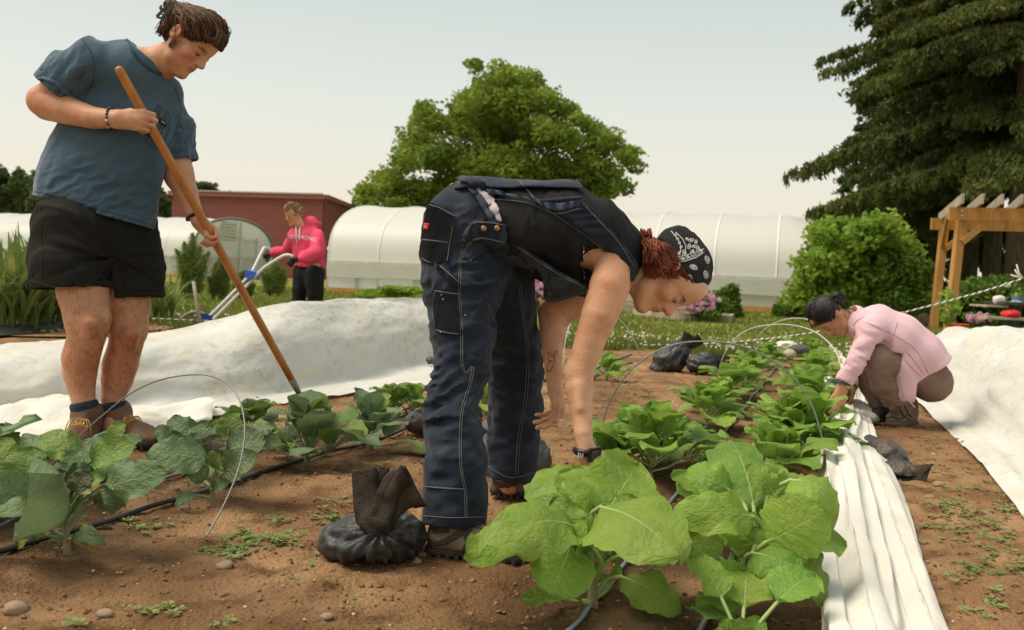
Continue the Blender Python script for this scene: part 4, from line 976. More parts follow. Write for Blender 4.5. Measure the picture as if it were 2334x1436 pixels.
g = G(); g.add([at(*p) for p in ((458, 716, Yw-.05), (480, 718, Yw-.05), (490, 724, Yw-.05), (492, 738, Yw-.05), (466, 742, Yw-.05))], [(0, 1, 2, 3, 4)]); g.beam(at(452, 718, Yw-.04), at(474, 717, Yw-.04), .03, .03); g.beam(at(425, 744, Yw-.04), at(470, 742, Yw-.04), .03, .04); g.part('frame_plate', M_blue, wh)
def pipe(P, r, nm='handle'):
    g = G(); g.tube([Vector(p) for p in smoothpath([at(*p) for p in P], 6)], r, 8); return g.part(nm, M_white_metal, wh, smooth=True)
pipe([(468, 726, Yw), (482, 716, Yw), (565, 632, Yw+.1), (578, 612, Yw+.15), (600, 568, Yw+.3), (606, 566, Yw+.4), (614, 568, Yw+.5)], .017)
pipe([(486, 728, Yw-.1), (496, 718, Yw-.1), (575, 638, Yw-.15), (600, 612, Yw-.2), (640, 586, Yw-.3), (655, 581, Yw-.35), (668, 584, Yw-.35)], .017)
g = G(); g.box(at(576, 626, Yw-.06), (.10, .3, .09), Matrix.Rotation(.2, 3, 'Y')); g.part('clamp_plate', mat('bright_blue', (.04, .14, .55), .4), wh)
# ---- hoe (long-handled)
M_handle = mat('varnished_handle', (.40, .13, .025), .38, c2=(.50, .20, .045), ns=3, aniso=(9, 9, 1), spec=.4)
he = thing('hoe', at(700, 985, 4.45), 'long varnished wooden hoe held by the man in the blue T-shirt', 'hoe')
HP0 = at(268, 152, 3.85); HP1 = at(666, 868, 4.4)
HD = (HP1-HP0).normalized(); g = G(); L_ = (HP1-HP0).length
g.tube([HP0-HD*.0, HP0+HD*.008, HP0+HD*.03, HP0+HD*L_*.5, HP1-HD*.1, HP1], [.009, .0155, .0175, .0175, .0165, .0145], 14); g.part('handle', M_handle, he, smooth=True)
g = G(); g.tube([HP1-HD*.01, HP1+HD*.07, HP1+HD*.09], [.0165, .012, .008], 12); g.part('ferrule', mat('dull_ferrule', (.20, .18, .13), .45, metal=.6), he, smooth=True)
e0_ = HP1+HD*.085; g = G(); g.tube([Vector(p) for p in smoothpath([e0_, at(690, 915, 4.46), at(704, 938, 4.5), at(706, 965, 4.5)], 5)], .005, 8); g.beam(at(690, 975, 4.5), at(722, 972, 4.5), .004, .05); g.part('blade', mat('dark_iron', (.06, .05, .05), .5, metal=.5), he, smooth=True)
# ================================================================== CROPS
def leafmat(name, c, c2, vein, rough=.5, bump=.0030, trans=.30, cell=15, red=None):
    m = bpy.data.materials.new(name); m.use_nodes = True; N = m.node_tree.nodes; L = m.node_tree.links; b = N['Principled BSDF']; o = N['Material Output']
    def M(op, a, b_=None, cl=False):
        n = N.new('ShaderNodeMath'); n.operation = op; n.use_clamp = cl
        for i, x in enumerate((a, b_)):
            if x is None: continue
            if isinstance(x, (int, float)): n.inputs[i].default_value = x
            else: L.new(x, n.inputs[i])
        return n.outputs[0]
    uv = N.new('ShaderNodeUVMap'); sx = N.new('ShaderNodeSeparateXYZ'); L.new(uv.outputs[0], sx.inputs[0]); u, v = sx.outputs[0], sx.outputs[1]
    oi = N.new('ShaderNodeObjectInfo'); tc = N.new('ShaderNodeTexCoord')
    nz = N.new('ShaderNodeTexNoise'); nz.inputs['Scale'].default_value = 5; nz.inputs['Detail'].default_value = 3; L.new(uv.outputs[0], nz.inputs[0])
    ng = N.new('ShaderNodeTexNoise'); ng.inputs['Scale'].default_value = 9; ng.inputs['Detail'].default_value = 4; L.new(tc.outputs['Object'], ng.inputs[0])
    a = M('ABSOLUTE', M('MULTIPLY', M('SUBTRACT', v, .5), 2.0))
    t = M('ADD', M('SUBTRACT', M('MULTIPLY', u, 6.2), M('MULTIPLY', a, 2.0)), M('MULTIPLY', nz.outputs[0], 1.3))
    fr = M('ABSOLUTE', M('SUBTRACT', M('FRACT', t), .5))                  # .5 on the vein
    w = M('ADD', .462, M('MULTIPLY', a, .022))
    vm = M('MULTIPLY', M('SUBTRACT', fr, w), 30, True); vm = M('MINIMUM', vm, 1)
    mid = M('SUBTRACT', 1, M('MULTIPLY', a, M('ADD', 16, M('MULTIPLY', u, 34))), True)
    vo = N.new('ShaderNodeTexVoronoi'); vo.feature = 'DISTANCE_TO_EDGE'; vo.inputs['Scale'].default_value = cell/2.2
    mp = N.new('ShaderNodeMapping'); mp.inputs['Scale'].default_value = (1.7, 1.2, 1); L.new(uv.outputs[0], mp.inputs[0]); L.new(mp.outputs[0], vo.inputs[0])
    cellv = M('MULTIPLY', vo.outputs['Distance'], 5, True)
    fine = M('SUBTRACT', 1, M('MULTIPLY', vo.outputs['Distance'], 22), True)
    vein_m = M('MAXIMUM', M('MAXIMUM', mid, M('MULTIPLY', vm, .55)), M('MULTIPLY', fine, .10))
    mx = N.new('ShaderNodeMix'); mx.data_type = 'RGBA'; r = N.new('ShaderNodeMapRange'); r.inputs[1].default_value = .35; r.inputs[2].default_value = .68; L.new(ng.outputs[0], r.inputs[0]); L.new(r.outputs[0], mx.inputs[0])
    mx.inputs[6].default_value = (*c, 1); mx.inputs[7].default_value = (*c2, 1)
    hv = N.new('ShaderNodeHueSaturation'); mr = N.new('ShaderNodeMapRange'); L.new(oi.outputs['Random'], mr.inputs[0]); mr.inputs[3].default_value = .80; mr.inputs[4].default_value = 1.15; L.new(mr.outputs[0], hv.inputs['Value'])
    mr2 = N.new('ShaderNodeMapRange'); r3 = M('FRACT', M('MULTIPLY', oi.outputs['Random'], 7.3)); L.new(r3, mr2.inputs[0]); mr2.inputs[3].default_value = .485; mr2.inputs[4].default_value = .512; L.new(mr2.outputs[0], hv.inputs['Hue'])
    L.new(mx.outputs[2], hv.inputs['Color'])
    m2 = N.new('ShaderNodeMix'); m2.data_type = 'RGBA'; L.new(vein_m, m2.inputs[0]); L.new(hv.outputs[0], m2.inputs[6]); m2.inputs[7].default_value = (*vein, 1)
    sp_ = N.new('ShaderNodeTexNoise'); sp_.inputs['Scale'].default_value = 55; sp_.inputs['Detail'].default_value = 2; L.new(tc.outputs['Object'], sp_.inputs[0])
    sm = M('MULTIPLY', M('SUBTRACT', sp_.outputs[0], .69), 14, True); m9 = N.new('ShaderNodeMix'); m9.data_type = 'RGBA'; L.new(sm, m9.inputs[0]); L.new(m2.outputs[2], m9.inputs[6]); m9.inputs[7].default_value = (.30, .22, .08, 1)
    src = m9.outputs[2]
    vc = N.new('ShaderNodeVertexColor'); vc.layer_name = 'tint'; m3 = N.new('ShaderNodeMix'); m3.data_type = 'RGBA'; m3.blend_type = 'MULTIPLY'; m3.inputs[0].default_value = 1; L.new(src, m3.inputs[6]); L.new(vc.outputs[0], m3.inputs[7]); src = m3.outputs[2]
    L.new(src, b.inputs['Base Color']); b.inputs['Roughness'].default_value = rough; b.inputs['Specular IOR Level'].default_value = .35
    hgt = M('SUBTRACT', M('ADD', M('MULTIPLY', M('SUBTRACT', .5, M('MULTIPLY', fr, 1)), .9), M('MULTIPLY', cellv, .35)), M('MULTIPLY', vein_m, .35))
    bp = N.new('ShaderNodeBump'); bp.inputs['Distance'].default_value = bump; bp.inputs['Strength'].default_value = 1; L.new(hgt, bp.inputs['Height']); L.new(bp.outputs[0], b.inputs['Normal'])
    tr = N.new('ShaderNodeBsdfTranslucent'); L.new(src, tr.inputs[0]); ms = N.new('ShaderNodeMixShader'); ms.inputs[0].default_value = trans; L.new(b.outputs[0], ms.inputs[1]); L.new(tr.outputs[0], ms.inputs[2]); L.new(ms.outputs[0], o.inputs[0])
    return m
M_kale = leafmat('collard_leaf', (.205, .35, .048), (.29, .45, .075), (.48, .58, .22), trans=.42)
M_broc = leafmat('broccoli_leaf', (.155, .235, .105), (.20, .285, .13), (.38, .44, .24), rough=.5)
M_broc2 = leafmat('young_broccoli_leaf', (.16, .26, .05), (.22, .32, .07), (.40, .48, .18))
M_purp = leafmat('purple_leaf', (.12, .13, .06), (.16, .12, .08), (.36, .36, .18))
M_yel = leafmat('yellow_leaf', (.55, .36, .06), (.62, .30, .04), (.6, .45, .2))
M_stalk = mat('leaf_stalk', (.28, .38, .12), .5, c2=(.38, .46, .18), ns=8, spec=.3)
M_stalk2 = mat('blue_green_stalk', (.20, .28, .12), .5, c2=(.28, .32, .16), ns=8, spec=.3)
M_stem = mat('plant_stem', (.25, .24, .12), .7, c2=(.32, .22, .14), ns=9)
M_pstalk = mat('purple_stalk', (.34, .20, .17), .5)
def blade(B, T, W, n, arch=.12, cup=.25, ruff=.10, seed=0, nu=20, nv=12, curl=.0, droop=.0, twist=0, tipw=.5, lob=.055):
    """leaf blade from base B to tip T, half width W, surface normal about n"""
    rr = np.random.RandomState(seed); B = np.array(B, float); T = np.array(T, float); d = T-B; L = np.linalg.norm(d); d /= L
    n = np.array(n, float); s = np.cross(d, n); s /= np.linalg.norm(s); n = np.cross(s, d)
    u = np.linspace(0, 1, nu+1)[:, None]; v = np.linspace(-1, 1, nv+1)[None, :]
    pr = (1-np.abs(2*u**.88-1)**2.15)**.56
    pr = np.maximum(pr, .10*(u < .06)+.02); pr = pr*(1+lob*np.sin(u*23+rr.rand()*6+np.sign(v)*1.3)+lob*.7*np.sin(u*47+rr.rand()*6+np.sign(v)))
    rnd_tip = 1-.08*(u > .9)
    x = u-.05*(v**2)*(1-u)*np.sin(u*np.pi)+.05*(v**2)*(.5-u)*(u < .12)
    z = arch*np.sin(np.pi*u)-droop*u**2.2
    ph = rr.rand(6)*6.28; av = np.abs(v)
    c_ = cup*W/L*(av**1.6)*(1-.35*u)-curl*W/L*av**3
    rf = ruff*(av**2.2)*(np.sin(u*9+ph[0]+v*1.2)*.6+np.sin(u*16+ph[1]-v*2)*.45+np.sin(u*27+ph[2])*.25)*(.35+.65*np.sin(np.pi*u))
    wob = .03*np.sin(u*4+ph[3]+v*2+ph[4])*(.3+av)
    y = v*pr*(1-.10*av**2*cup*2)
    tw = twist*u
    V = B+(d*L)[None, None, :]*x[..., None]
    zz = (z+c_+rf+wob)*L; yy = y*W*(1+0*u)
    V = V+s*(yy*np.cos(tw)-zz*np.sin(tw))[..., None]+n*(zz*np.cos(tw)+yy*np.sin(tw))[..., None]
    V = V.reshape(-1, 3); m = nv+1
    Q = [(i*m+j, i*m+j+1, (i+1)*m+j+1, (i+1)*m+j) for i in range(nu) for j in range(nv)]
    uv = np.stack([np.broadcast_to(u, (nu+1, nv+1)).ravel(), np.broadcast_to(v*.5+.5, (nu+1, nv+1)).ravel()], 1)
    return V, Q, uv
def leafpart(parent, B, T, W, n, root=None, m=None, ms=None, rp=.004, seed=0, tint=None, world_=True, name='leaf', **k):
    V, Q, uv = blade(B, T, W, n, seed=seed, **k); V = list(map(tuple, V)); uv = list(map(tuple, uv)); mi = [0]*len(Q); nb = len(V)
    if root is not None:
        nu, nv = k.get('nu', 20), k.get('nv', 12); mid = [Vector(V[i*(nv+1)+nv//2]) for i in range(nu+1)]; B = mid[0]; R0 = Vector(root)
        c = (R0+B)/2; dd = (mid[3]-B).normalized(); c = (c+(B-dd*(B-R0).length*.5))/2+Vector((0, 0, .0))
        nn = -(Vector(n).normalized())*rp*.6
        pts = [Vector(p) for p in smoothpath([R0, c, B], 5)]+[q+nn for q in mid[1:int(nu*.7):2]]
        rs_ = [rp*(1.25-.4*i/len(pts)) if i < 11 else rp*max(.25, .8-.12*(i-10)) for i in range(len(pts))]
        g = G(); g.tube(pts, rs_, 6); b = len(V); V += g.V; Q = list(Q)+[tuple(b+i for i in f) for f in g.F]; mi += [1]*len(g.F); uv += [(.5, .9)]*len(g.V)
    col = np.ones((len(V), 3)); 
    if tint is not None: col[:nb] = tint
    o = part(name, V, Q, [m or M_kale, ms or M_stalk], parent, mi=mi, uv=uv, col=col); return o
UPC = (0, -.55, .83)
def hero(base, label, leaves, stem, m, ms, cat, name, group, rp=.005, stem_r=.011, extra=5):
    b = onsoil(*base[:2]); Y = b.y; t = thing(name, b, label, cat, group); S_ = [at(x, y, Y+dy) for x, y, dy in stem]
    g = G(); pts = [Vector(p) for p in smoothpath([b-Vector((0, 0, .01))]+S_, 5)]; g.tube(pts, [stem_r*(1.1-.5*i/len(pts)) for i in range(len(pts))], 9); g.part('stem', M_stem, t, smooth=True)
    for i, lf in enumerate(leaves):
        bx, by, by_, tx, ty, ty_, w = lf[:7]; o = lf[7] if len(lf) > 7 else {}; o = dict(o)
        n = o.pop('n', UPC); root = o.pop('root', None); mm = o.pop('m', m); mss = o.pop('ms', ms)
        B = at(bx, by, Y+by_); T = at(tx, ty, Y+ty_); zmin = .012
        B.z = max(B.z, zmin); T.z = max(T.z, zmin)
        if root is None:
            zr = min(max(B.z*.45, .02), S_[-1].z if S_ else .1); k_ = min(range(len(pts)), key=lambda q: abs(pts[q].z-zr)); root = pts[k_]
        else: root = at(root[0], root[1], Y+(root[2] if len(root) > 2 else 0))
        leafpart(t, B+(B-T)*.04, T+(T-B)*.04, 1.13*w*(Y+by_)/F, n, root, mm, mss, rp*o.pop('rp', 1), seed=i*7+int(base[0]), **o)
    rx = random.Random(int(base[0])); c0 = pts[-1]
    for i in range(extra):
        a = rx.uniform(0, 6.28); el = rx.uniform(.1, .9); d = Vector((math.cos(a)*math.cos(el), abs(math.sin(a))*math.cos(el), math.sin(el))); B = c0+d*rx.uniform(.05, .12); T = B+(d+Vector((0, 0, -.25))).normalized()*rx.uniform(.10, .17)
        leafpart(t, B, T, rx.uniform(.045, .07), (-d.x*.6, -d.y*.6-.3, .8), pts[len(pts)//2], m, ms, rp*.8, seed=i*5+1, arch=.12, ruff=.09)
    return t
KG = 'leafy collard plants in the right bed'; BG = 'young broccoli plants in the left bed'
C = (0, -.8, .6); Uu = (0, -.25, .97); SL = (-.5, -.6, .6); SR = (.5, -.6, .6); FC = (0, -.96, .28)
hero((1352, 1374), 'largest foreground collard plant with broad lime green leaves, front left of the right bed', [
    (1300, 1215, 0, 1272, 1060, .22, 80, dict(n=(0, -.75, .65), arch=.10, cup=-.25)),
    (1372, 1180, .05, 1450, 1062, .22, 82, dict(n=(.1, -.85, .5), arch=.06, cup=.2)),
    (1330, 1235, .02, 1262, 1136, .02, 38, dict(n=FC, arch=-.05)),
    (1352, 1250, -.03, 1225, 1140, .04, 45, dict(n=(-.2, -.8, .5), arch=.15)),
    (1305, 1200, -.06, 1118, 1236, -.24, 62, dict(n=(-.15, -.72, .68), arch=.14, cup=-.15, droop=.05)),
    (1215, 1238, -.05, 1066, 1262, -.20, 52, dict(n=(-.1, -.7, .7), arch=.10, cup=-.1, root=(1345, 1290, 0))),
    (1375, 1160, -.05, 1540, 1262, -.24, 92, dict(n=(.28, -.82, .52), arch=.12, cup=-.28, ruff=.035)),
    (1345, 1290, -.05, 1338, 1180, -.08, 26, dict(n=(-.9, -.4, .3), arch=.2)),
    (1300, 1246, -.06, 1256, 1352, -.16, 66, dict(n=(-.05, -.93, .35), arch=.05, cup=-.1, ruff=.02, lob=.015)),
    (1335, 1250, -.03, 1290, 1222, -.06, 20, dict(n=C)),
    (1352, 1262, 0, 1385, 1215, .03, 24, dict(n=C, ruff=.12)),
    (1272, 1366, -.02, 1188, 1368, -.09, 21, dict(n=(0, -.6, .8), arch=.08, root=(1350, 1370, 0))),
    (1326, 1374, -.03, 1282, 1358, -.05, 11, dict(root=(1350, 1370, 0))),
    (1422, 1318, -.02, 1546, 1392, -.10, 40, dict(n=(.35, -.80, .4), arch=.12, cup=-.1, root=(1352, 1366, 0), droop=.06)),
    (1400, 1320, 0, 1412, 1290, 0, 12, dict(n=C, ruff=.15, root=(1352, 1366, 0))),
    (1372, 1255, .08, 1400, 1285, .02, 30, dict(n=(.6, -.6, .3), arch=.1)),
    (1380, 1200, .14, 1340, 1120, .24, 45, dict(n=(0, -.8, .5), arch=.1)),
    (1370, 1330, .08, 1384, 1312, .10, 14, dict(n=C)),
], [(1352, 1330, 0), (1362, 1270, 0)], M_kale, M_stalk, 'plant', 'collard_plant', KG, .0052, .013)
hero((1690, 1392), 'tall foreground collard plant with broad leaves touching the white strip', [
    (1716, 1150, .08, 1668, 1004, .28, 74, dict(n=(0, -.72, .68), arch=.08, cup=-.2)),
    (1665, 1120, .10, 1545, 1092, .14, 44, dict(n=(-.1, -.8, .6), arch=.3, cup=-.35, droop=.15, root=(1705, 1200, 0))),
    (1712, 1178, .0, 1536, 1176, -.06, 44, dict(n=(-.05, -.86, .5), arch=.16, cup=-.2)),
    (1640, 1270, -.05, 1566, 1214, -.02, 36, dict(n=(-.1, -.9, .4), arch=.05, root=(1692, 1375, 0))),
    (1698, 1318, -.04, 1612, 1302, -.10, 30, dict(n=(0, -.9, .45), arch=.1)),
    (1700, 1335, -.02, 1738, 1326, -.02, 25, dict(n=FC)),
    (1762, 1124, .06, 1702, 1064, .08, 26, dict(n=(-.3, -.6, .7), arch=.2, ruff=.09)),
    (1672, 1258, .02, 1712, 1170, .05, 38, dict(n=FC)),
    (1750, 1234, -.04, 1878, 1166, -.10, 68, dict(n=(.1, -.92, .38), arch=.06, cup=-.12, ruff=.03)),
    (1720, 1262, -.04, 1824, 1322, -.12, 44, dict(n=(.15, -.85, .5), arch=.2, cup=-.2, ruff=.08, droop=.05)),
    (1806, 1098, .06, 1906, 1186, -.02, 46, dict(n=(.3, -.65, .7), arch=.32, cup=-.2, droop=.25, root=(1735, 1230, 0))),
    (1800, 1232, 0, 1872, 1376, -.06, 36, dict(n=(.6, -.7, .35), arch=.22, cup=-.3, root=(1705, 1350, 0))),
    (1700, 1268, .0, 1690, 1232, 0, 22, dict(n=C, ruff=.14)),
    (1722, 1240, -.02, 1730, 1205, 0, 26, dict(n=C, ruff=.12)),
    (1783, 1329, -.02, 1800, 1300, 0, 22, dict(n=(.2, -.8, .4), root=(1690, 1390, 0), ms=M_pstalk, rp=1.15)),
    (1770, 1150, .16, 1820, 1085, .24, 34, dict(n=(0, -.8, .5))),
    (1730, 1140, .2, 1770, 1060, .3, 40, dict(n=(0, -.8, .5))),
], [(1697, 1340, 0), (1712, 1270, 0)], M_kale, M_stalk, 'plant', 'collard_plant', KG, .0052, .013)
hero((1692, 1475), 'collard plant cut off by the bottom edge between the two drip lines', [
    (1690, 1470, 0, 1640, 1420, .02, 24, dict(n=C)), (1700, 1465, 0, 1735, 1412, .03, 26, dict(n=C)), (1692, 1460, 0, 1690, 1408, 0, 24, dict(n=(0, -.6, .8))), (1680, 1470, 0, 1615, 1450, 0, 20, {})],
    [(1692, 1455, 0)], M_kale, M_stalk, 'plant', 'collard_plant', KG)
OL = np.array((1.15, 1.02, .55)); 
hero((154, 1262), 'largest broccoli plant, blue-green with a yellowing bottom leaf, at the left', [
    (150, 1150, .0, 262, 1060, .06, 34, dict(n=(-.3, -.8, .5), m=M_broc2)),
    (181, 1110, .02, 150, 1034, .06, 40, dict(n=(-.1, -.9, .4), arch=.02)),
    (186, 1050, .08, 94, 994, .10, 32, dict(n=(0, -.62, .75), m=M_broc2, arch=.2, cup=-.2)),
    (212, 1050, .04, 308, 1022, .03, 34, dict(n=(0, -.85, .5), m=M_broc2, arch=.16)),
    (259, 1000, .12, 280, 962, .14, 19, dict(n=C, m=M_broc2)),
    (278, 1012, .1, 325, 1000, .1, 16, dict(n=C)),
    (235, 1120, .0, 376, 1080, -.10, 40, dict(n=(.1, -.9, .45), arch=.10, cup=-.15)),
    (222, 1148, .03, 302, 1108, .02, 26, dict(n=(.2, -.8, -.3))),
    (60, 1100, .04, 74, 1020, .06, 46, dict(n=(0, -.95, .3), m=M_broc2, cup=.1)),
    (30, 1080, .08, -2, 1002, .1, 40, dict(n=(0, -.95, .3), m=M_broc2)),
    (62, 1140, -.02, -30, 1095, -.06, 42, dict(n=(-.1, -.9, .4), arch=.1)),
    (94, 1190, -.04, -18, 1168, -.16, 34, dict(n=(-.1, -.7, .7), arch=.2, cup=-.2)),
    (140, 1146, .0, 140, 1072, .02, 26, dict(n=FC, m=M_purp)),
    (172, 1124, .0, 202, 1076, .02, 24, dict(n=FC, m=M_purp, ruff=.12)),
    (150, 1120, .02, 172, 1052, .05, 22, dict(n=(-.8, -.5, .2), m=M_broc)),
    (148, 1182, -.03, 140, 1085, -.20, 92, dict(n=(0, -.78, .62), arch=-.05, cup=1.0, ruff=.03, lob=.015)),
    (178, 1218, -.03, 240, 1240, -.08, 20, dict(n=(.1, -.8, .5), arch=.3, root=(153, 1225))),
    (190, 1232, -.05, 230, 1252, -.07, 9, dict(m=M_yel, n=(0, -.8, .5), root=(153, 1228), arch=.2)),
    (103, 1222, -.02, 43, 1252, -.06, 15, dict(n=(-.1, -.7, .6), m=M_broc2, arch=.4, root=(152, 1228), tint=(1.5, 1.15, .7))),
], [(152, 1225, 0), (147, 1180, 0), (150, 1145, 0)], M_broc, M_stalk2, 'plant', 'broccoli_plant', BG, .0048, .010)
hero((488, 1158), 'broccoli plant inside the curve of the twisted wire hoop', [
    (425, 1045, .06, 398, 978, .08, 40, dict(n=FC, m=M_broc2)),
    (452, 990, .08, 384, 962, .1, 20, dict(n=C, arch=.2)),
    (388, 1000, .05, 358, 975, .06, 18, dict(n=FC)),
    (472, 1020, .05, 458, 962, .08, 28, dict(n=C)),
    (524, 992, .08, 532, 938, .1, 26, dict(n=FC, m=M_broc2)),
    (500, 1000, .08, 505, 955, .1, 22, dict(n=FC, m=M_broc2)),
    (470, 1046, -.02, 338, 1038, -.06, 38, dict(n=(-.1, -.85, .5), arch=.14, cup=-.1)),
    (520, 1026, .03, 606, 1000, .05, 36, dict(n=(.1, -.8, .6), arch=.1)),
    (565, 1010, .08, 640, 1012, .08, 24, dict(n=(.1, -.7, .6), arch=.2)),
    (488, 1040, .02, 488, 992, .03, 27, dict(n=FC, m=M_purp)),
    (515, 1075, .0, 586, 1042, -.04, 34, dict(n=(.1, -.9, .45), arch=.1)),
    (494, 1066, -.02, 502, 1034, -.05, 28, dict(n=C, m=M_broc2)),
    (448, 1130, -.03, 402, 1160, -.07, 18, dict(n=(-.3, -.7, .5), root=(484, 1140), arch=.3)),
    (486, 1112, -.02, 522, 1096, -.04, 15, dict(n=FC)),
    (470, 1088, .0, 430, 1065, -.02, 22, dict(n=(-.3, -.8, .4))),
], [(484, 1120, 0), (488, 1075, 0)], M_broc, M_stalk2, 'plant', 'broccoli_plant', BG, .0045, .009)
def proc_plant(p, h, sp, n, seed, m, ms, label, name, group, broad=.44, mats=None, lay=0):
    rr = random.Random(seed); p = Vector(p); sp *= 1.15; h *= 1.12; t = thing(name, p, label, 'plant', group)
    sh = h*.32; g = G(); g.tube([p-Vector((0, 0, .01)), p+Vector((rr.uniform(-.01, .01), 0, sh*.5)), p+Vector((0, 0, sh))], [.010, .009, .006], 8); g.part('stem', M_stem, t, smooth=True)
    n = int(n*1.5)
    for i in range(n):
        f = i/(n-1); a = i*2.4+rr.uniform(-.4, .4); el = math.radians(20+60*f+rr.uniform(-14, 14)-lay*15)
        d = Vector((math.cos(a)*math.cos(el), math.sin(a)*math.cos(el), math.sin(el))); root = p+Vector((0, 0, sh*(.25+.75*f)))
        pl = sp*(.50-.22*f)*rr.uniform(.8, 1.1); L = (sp*.76*(1-.3*f)+.02)*rr.uniform(.6, 1.15); B = root+d*pl
        d2 = (d+Vector((0, 0, -.25 if f < .6 else .05))).normalized(); T = B+d2*L
        if T.z < .015+p.z: T.z = .015+p.z
        if T.z > p.z+h: T.z = p.z+h*rr.uniform(.92, 1.02)
        nrm = Vector((-d.x*.7, -d.y*.7, .8+.2*f)); mm = rr.choice(mats) if mats else m
        leafpart(t, B, T, L*broad*rr.uniform(.85, 1.15), nrm, root, mm, ms, .0038, seed*31+i, nu=16, nv=10, arch=rr.uniform(.06, .25), cup=rr.uniform(-.3, .35), ruff=rr.uniform(.07, .14), droop=rr.uniform(0, .15))
    return t
KM = [M_kale]
for i, (x, y, h, sp, lab) in enumerate([
    (1484, 1096, .30, .23, 'collard plant that the stooping woman is reaching into'),
    (1400, 1085, .17, .15, 'small collard plant under the hand with the black watch'),
    (1578, 1040, .16, .12, 'small collard plant beside the drip tape, third from the front in the left row'),
    (1612, 974, .235, .20, 'collard plant in the left row just under the nearest hoop'),
    (1668, 908, .235, .20, 'collard plant in the left row, level with the knee of the crouching woman'),
    (1714, 866, .23, .20, 'collard plant in the left row below the lying sandbag'),
    (1748, 836, .22, .19, 'collard plant in the left row just right of the lying sandbag tail'),
    (1776, 812, .2, .18, 'collard plant second from the far end of the left row'),
    (1770, 1080, .22, .20, 'collard plant directly behind the tall foreground one'),
    (1838, 1038, .30, .22, 'collard plant at the foot of the nearest hoop in the right row'),
    (1796, 985, .22, .17, 'collard plant left of the hoop foot plant in the right row'),
    (1846, 950, .28, .21, 'collard plant in the right row left of the crouching womans hands'),
    (1856, 893, .24, .20, 'collard plant in the right row under the second hoop'),
    (1862, 853, .22, .19, 'collard plant in the right row beside the crouching womans sleeve'),
    (1852, 824, .2, .18, 'collard plant in the right row below her head'),
    (1842, 806, .18, .16, 'last collard plant of the right row by the dark sandbag'),
    (1432, 1058, .22, .17, 'collard plant just behind the bare hand, left edge of the left row'),
    (1535, 1062, .20, .15, 'collard plant right of the one being picked, left of the drip tape'),
    (1640, 942, .21, .16, 'collard plant under the crown of the nearest hoop'),
    (1692, 886, .20, .16, 'small collard plant right of the second hoop foot'),
    (1800, 1040, .24, .17, 'collard plant between the tall foreground one and the hoop foot'),
    (1832, 922, .23, .18, 'collard plant in the right row below the middle of the second hoop'),
    (1868, 872, .22, .17, 'collard plant in the right row nearest the crouching womans wrist')]):
    proc_plant(onsoil(x, y), h, sp, 13 if y > 900 else 11, 100+i, M_kale, M_stalk, lab, 'collard_plant', KG)
for i, (x, y, h, sp, n, lab, g_, ms_) in enumerate([
    (702, 1064, .27, .20, 15, 'broccoli plant directly below the blade of the hoe', BG, [M_broc, M_broc, M_broc2]),
    (848, 1022, .24, .17, 12, 'broccoli plant halfway between the hoe and the denim leg', BG, [M_broc, M_broc, M_broc2]),
    (892, 942, .16, .15, 9, 'young light green plant left of the denim knee', 'young light green plants in the middle bed', [M_broc2, M_kale]),
    (940, 948, .15, .14, 9, 'young light green plant touching the denim leg on its left', 'young light green plants in the middle bed', [M_broc2, M_kale]),
    (1108, 938, .17, .14, 9, 'young plant seen between the two denim legs', 'young light green plants in the middle bed', [M_kale]),
    (1120, 880, .17, .14, 9, 'small plant higher up between the two denim legs', 'young light green plants in the middle bed', [M_kale]),
    (1384, 862, .20, .15, 9, 'young plant beside the short hose ends right of the bare arms', 'young light green plants in the middle bed', [M_kale]),
    (575, 990, .16, .15, 9, 'light green plant behind the top right of the twisted hoop', BG, [M_broc2, M_broc]),
    (-70, 1180, .30, .22, 12, 'broccoli plant cut off by the left edge', BG, [M_broc])]):
    proc_plant(onsoil(x, y), h, sp, n, 200+i, M_broc, M_stalk2, lab, 'broccoli_plant' if g_ is BG else 'seedling_plant', g_, mats=ms_, broad=.46)
# ---- weeds: small rosettes, pebbles, clods
M_weed = mat('weed_leaves', (.13, .19, .045), .6, c2=(.24, .29, .09), ns=3, trans=.2)
wclusters = [(520, 1246, 60, 26, 60), (620, 1232, 60, 26, 55), (560, 1216, 40, 16, 22), (748, 1176, 40, 12, 30), (640, 1180, 40, 14, 12), (330, 1192, 60, 14, 18), (395, 1120, 80, 12, 10), (250, 1185, 60, 10, 7), (120, 1245, 60, 14, 8), (360, 1388, 50, 14, 16), (770, 1140, 40, 10, 8),
             (2190, 1190, 95, 34, 90), (2300, 1165, 60, 26, 36), (2220, 1300, 70, 40, 40), (2160, 1160, 50, 14, 30), (2060, 1060, 40, 30, 12), (2200, 1110, 70, 22, 36), (2270, 1225, 60, 30, 36), (2130, 1060, 60, 22, 20), (2250, 1390, 70, 30, 18), (2120, 1010, 60, 26, 14), (2300, 1300, 50, 60, 26),
             (1330, 960, 50, 22, 16), (1440, 890, 70, 30, 30), (1410, 850, 60, 14, 26), (1500, 900, 60, 20, 14), (1380, 905, 60, 18, 16), (1650, 1190, 50, 60, 5), (1700, 1330, 60, 60, 5), (510, 1420, 60, 14, 5), (150, 1430, 60, 14, 5), (800, 1365, 60, 20, 4), (1720, 960, 50, 40, 8), (1250, 1340, 40, 20, 3), (880, 1060, 80, 30, 7), (700, 1300, 90, 50, 5)]
rr = random.Random(12); g = G()
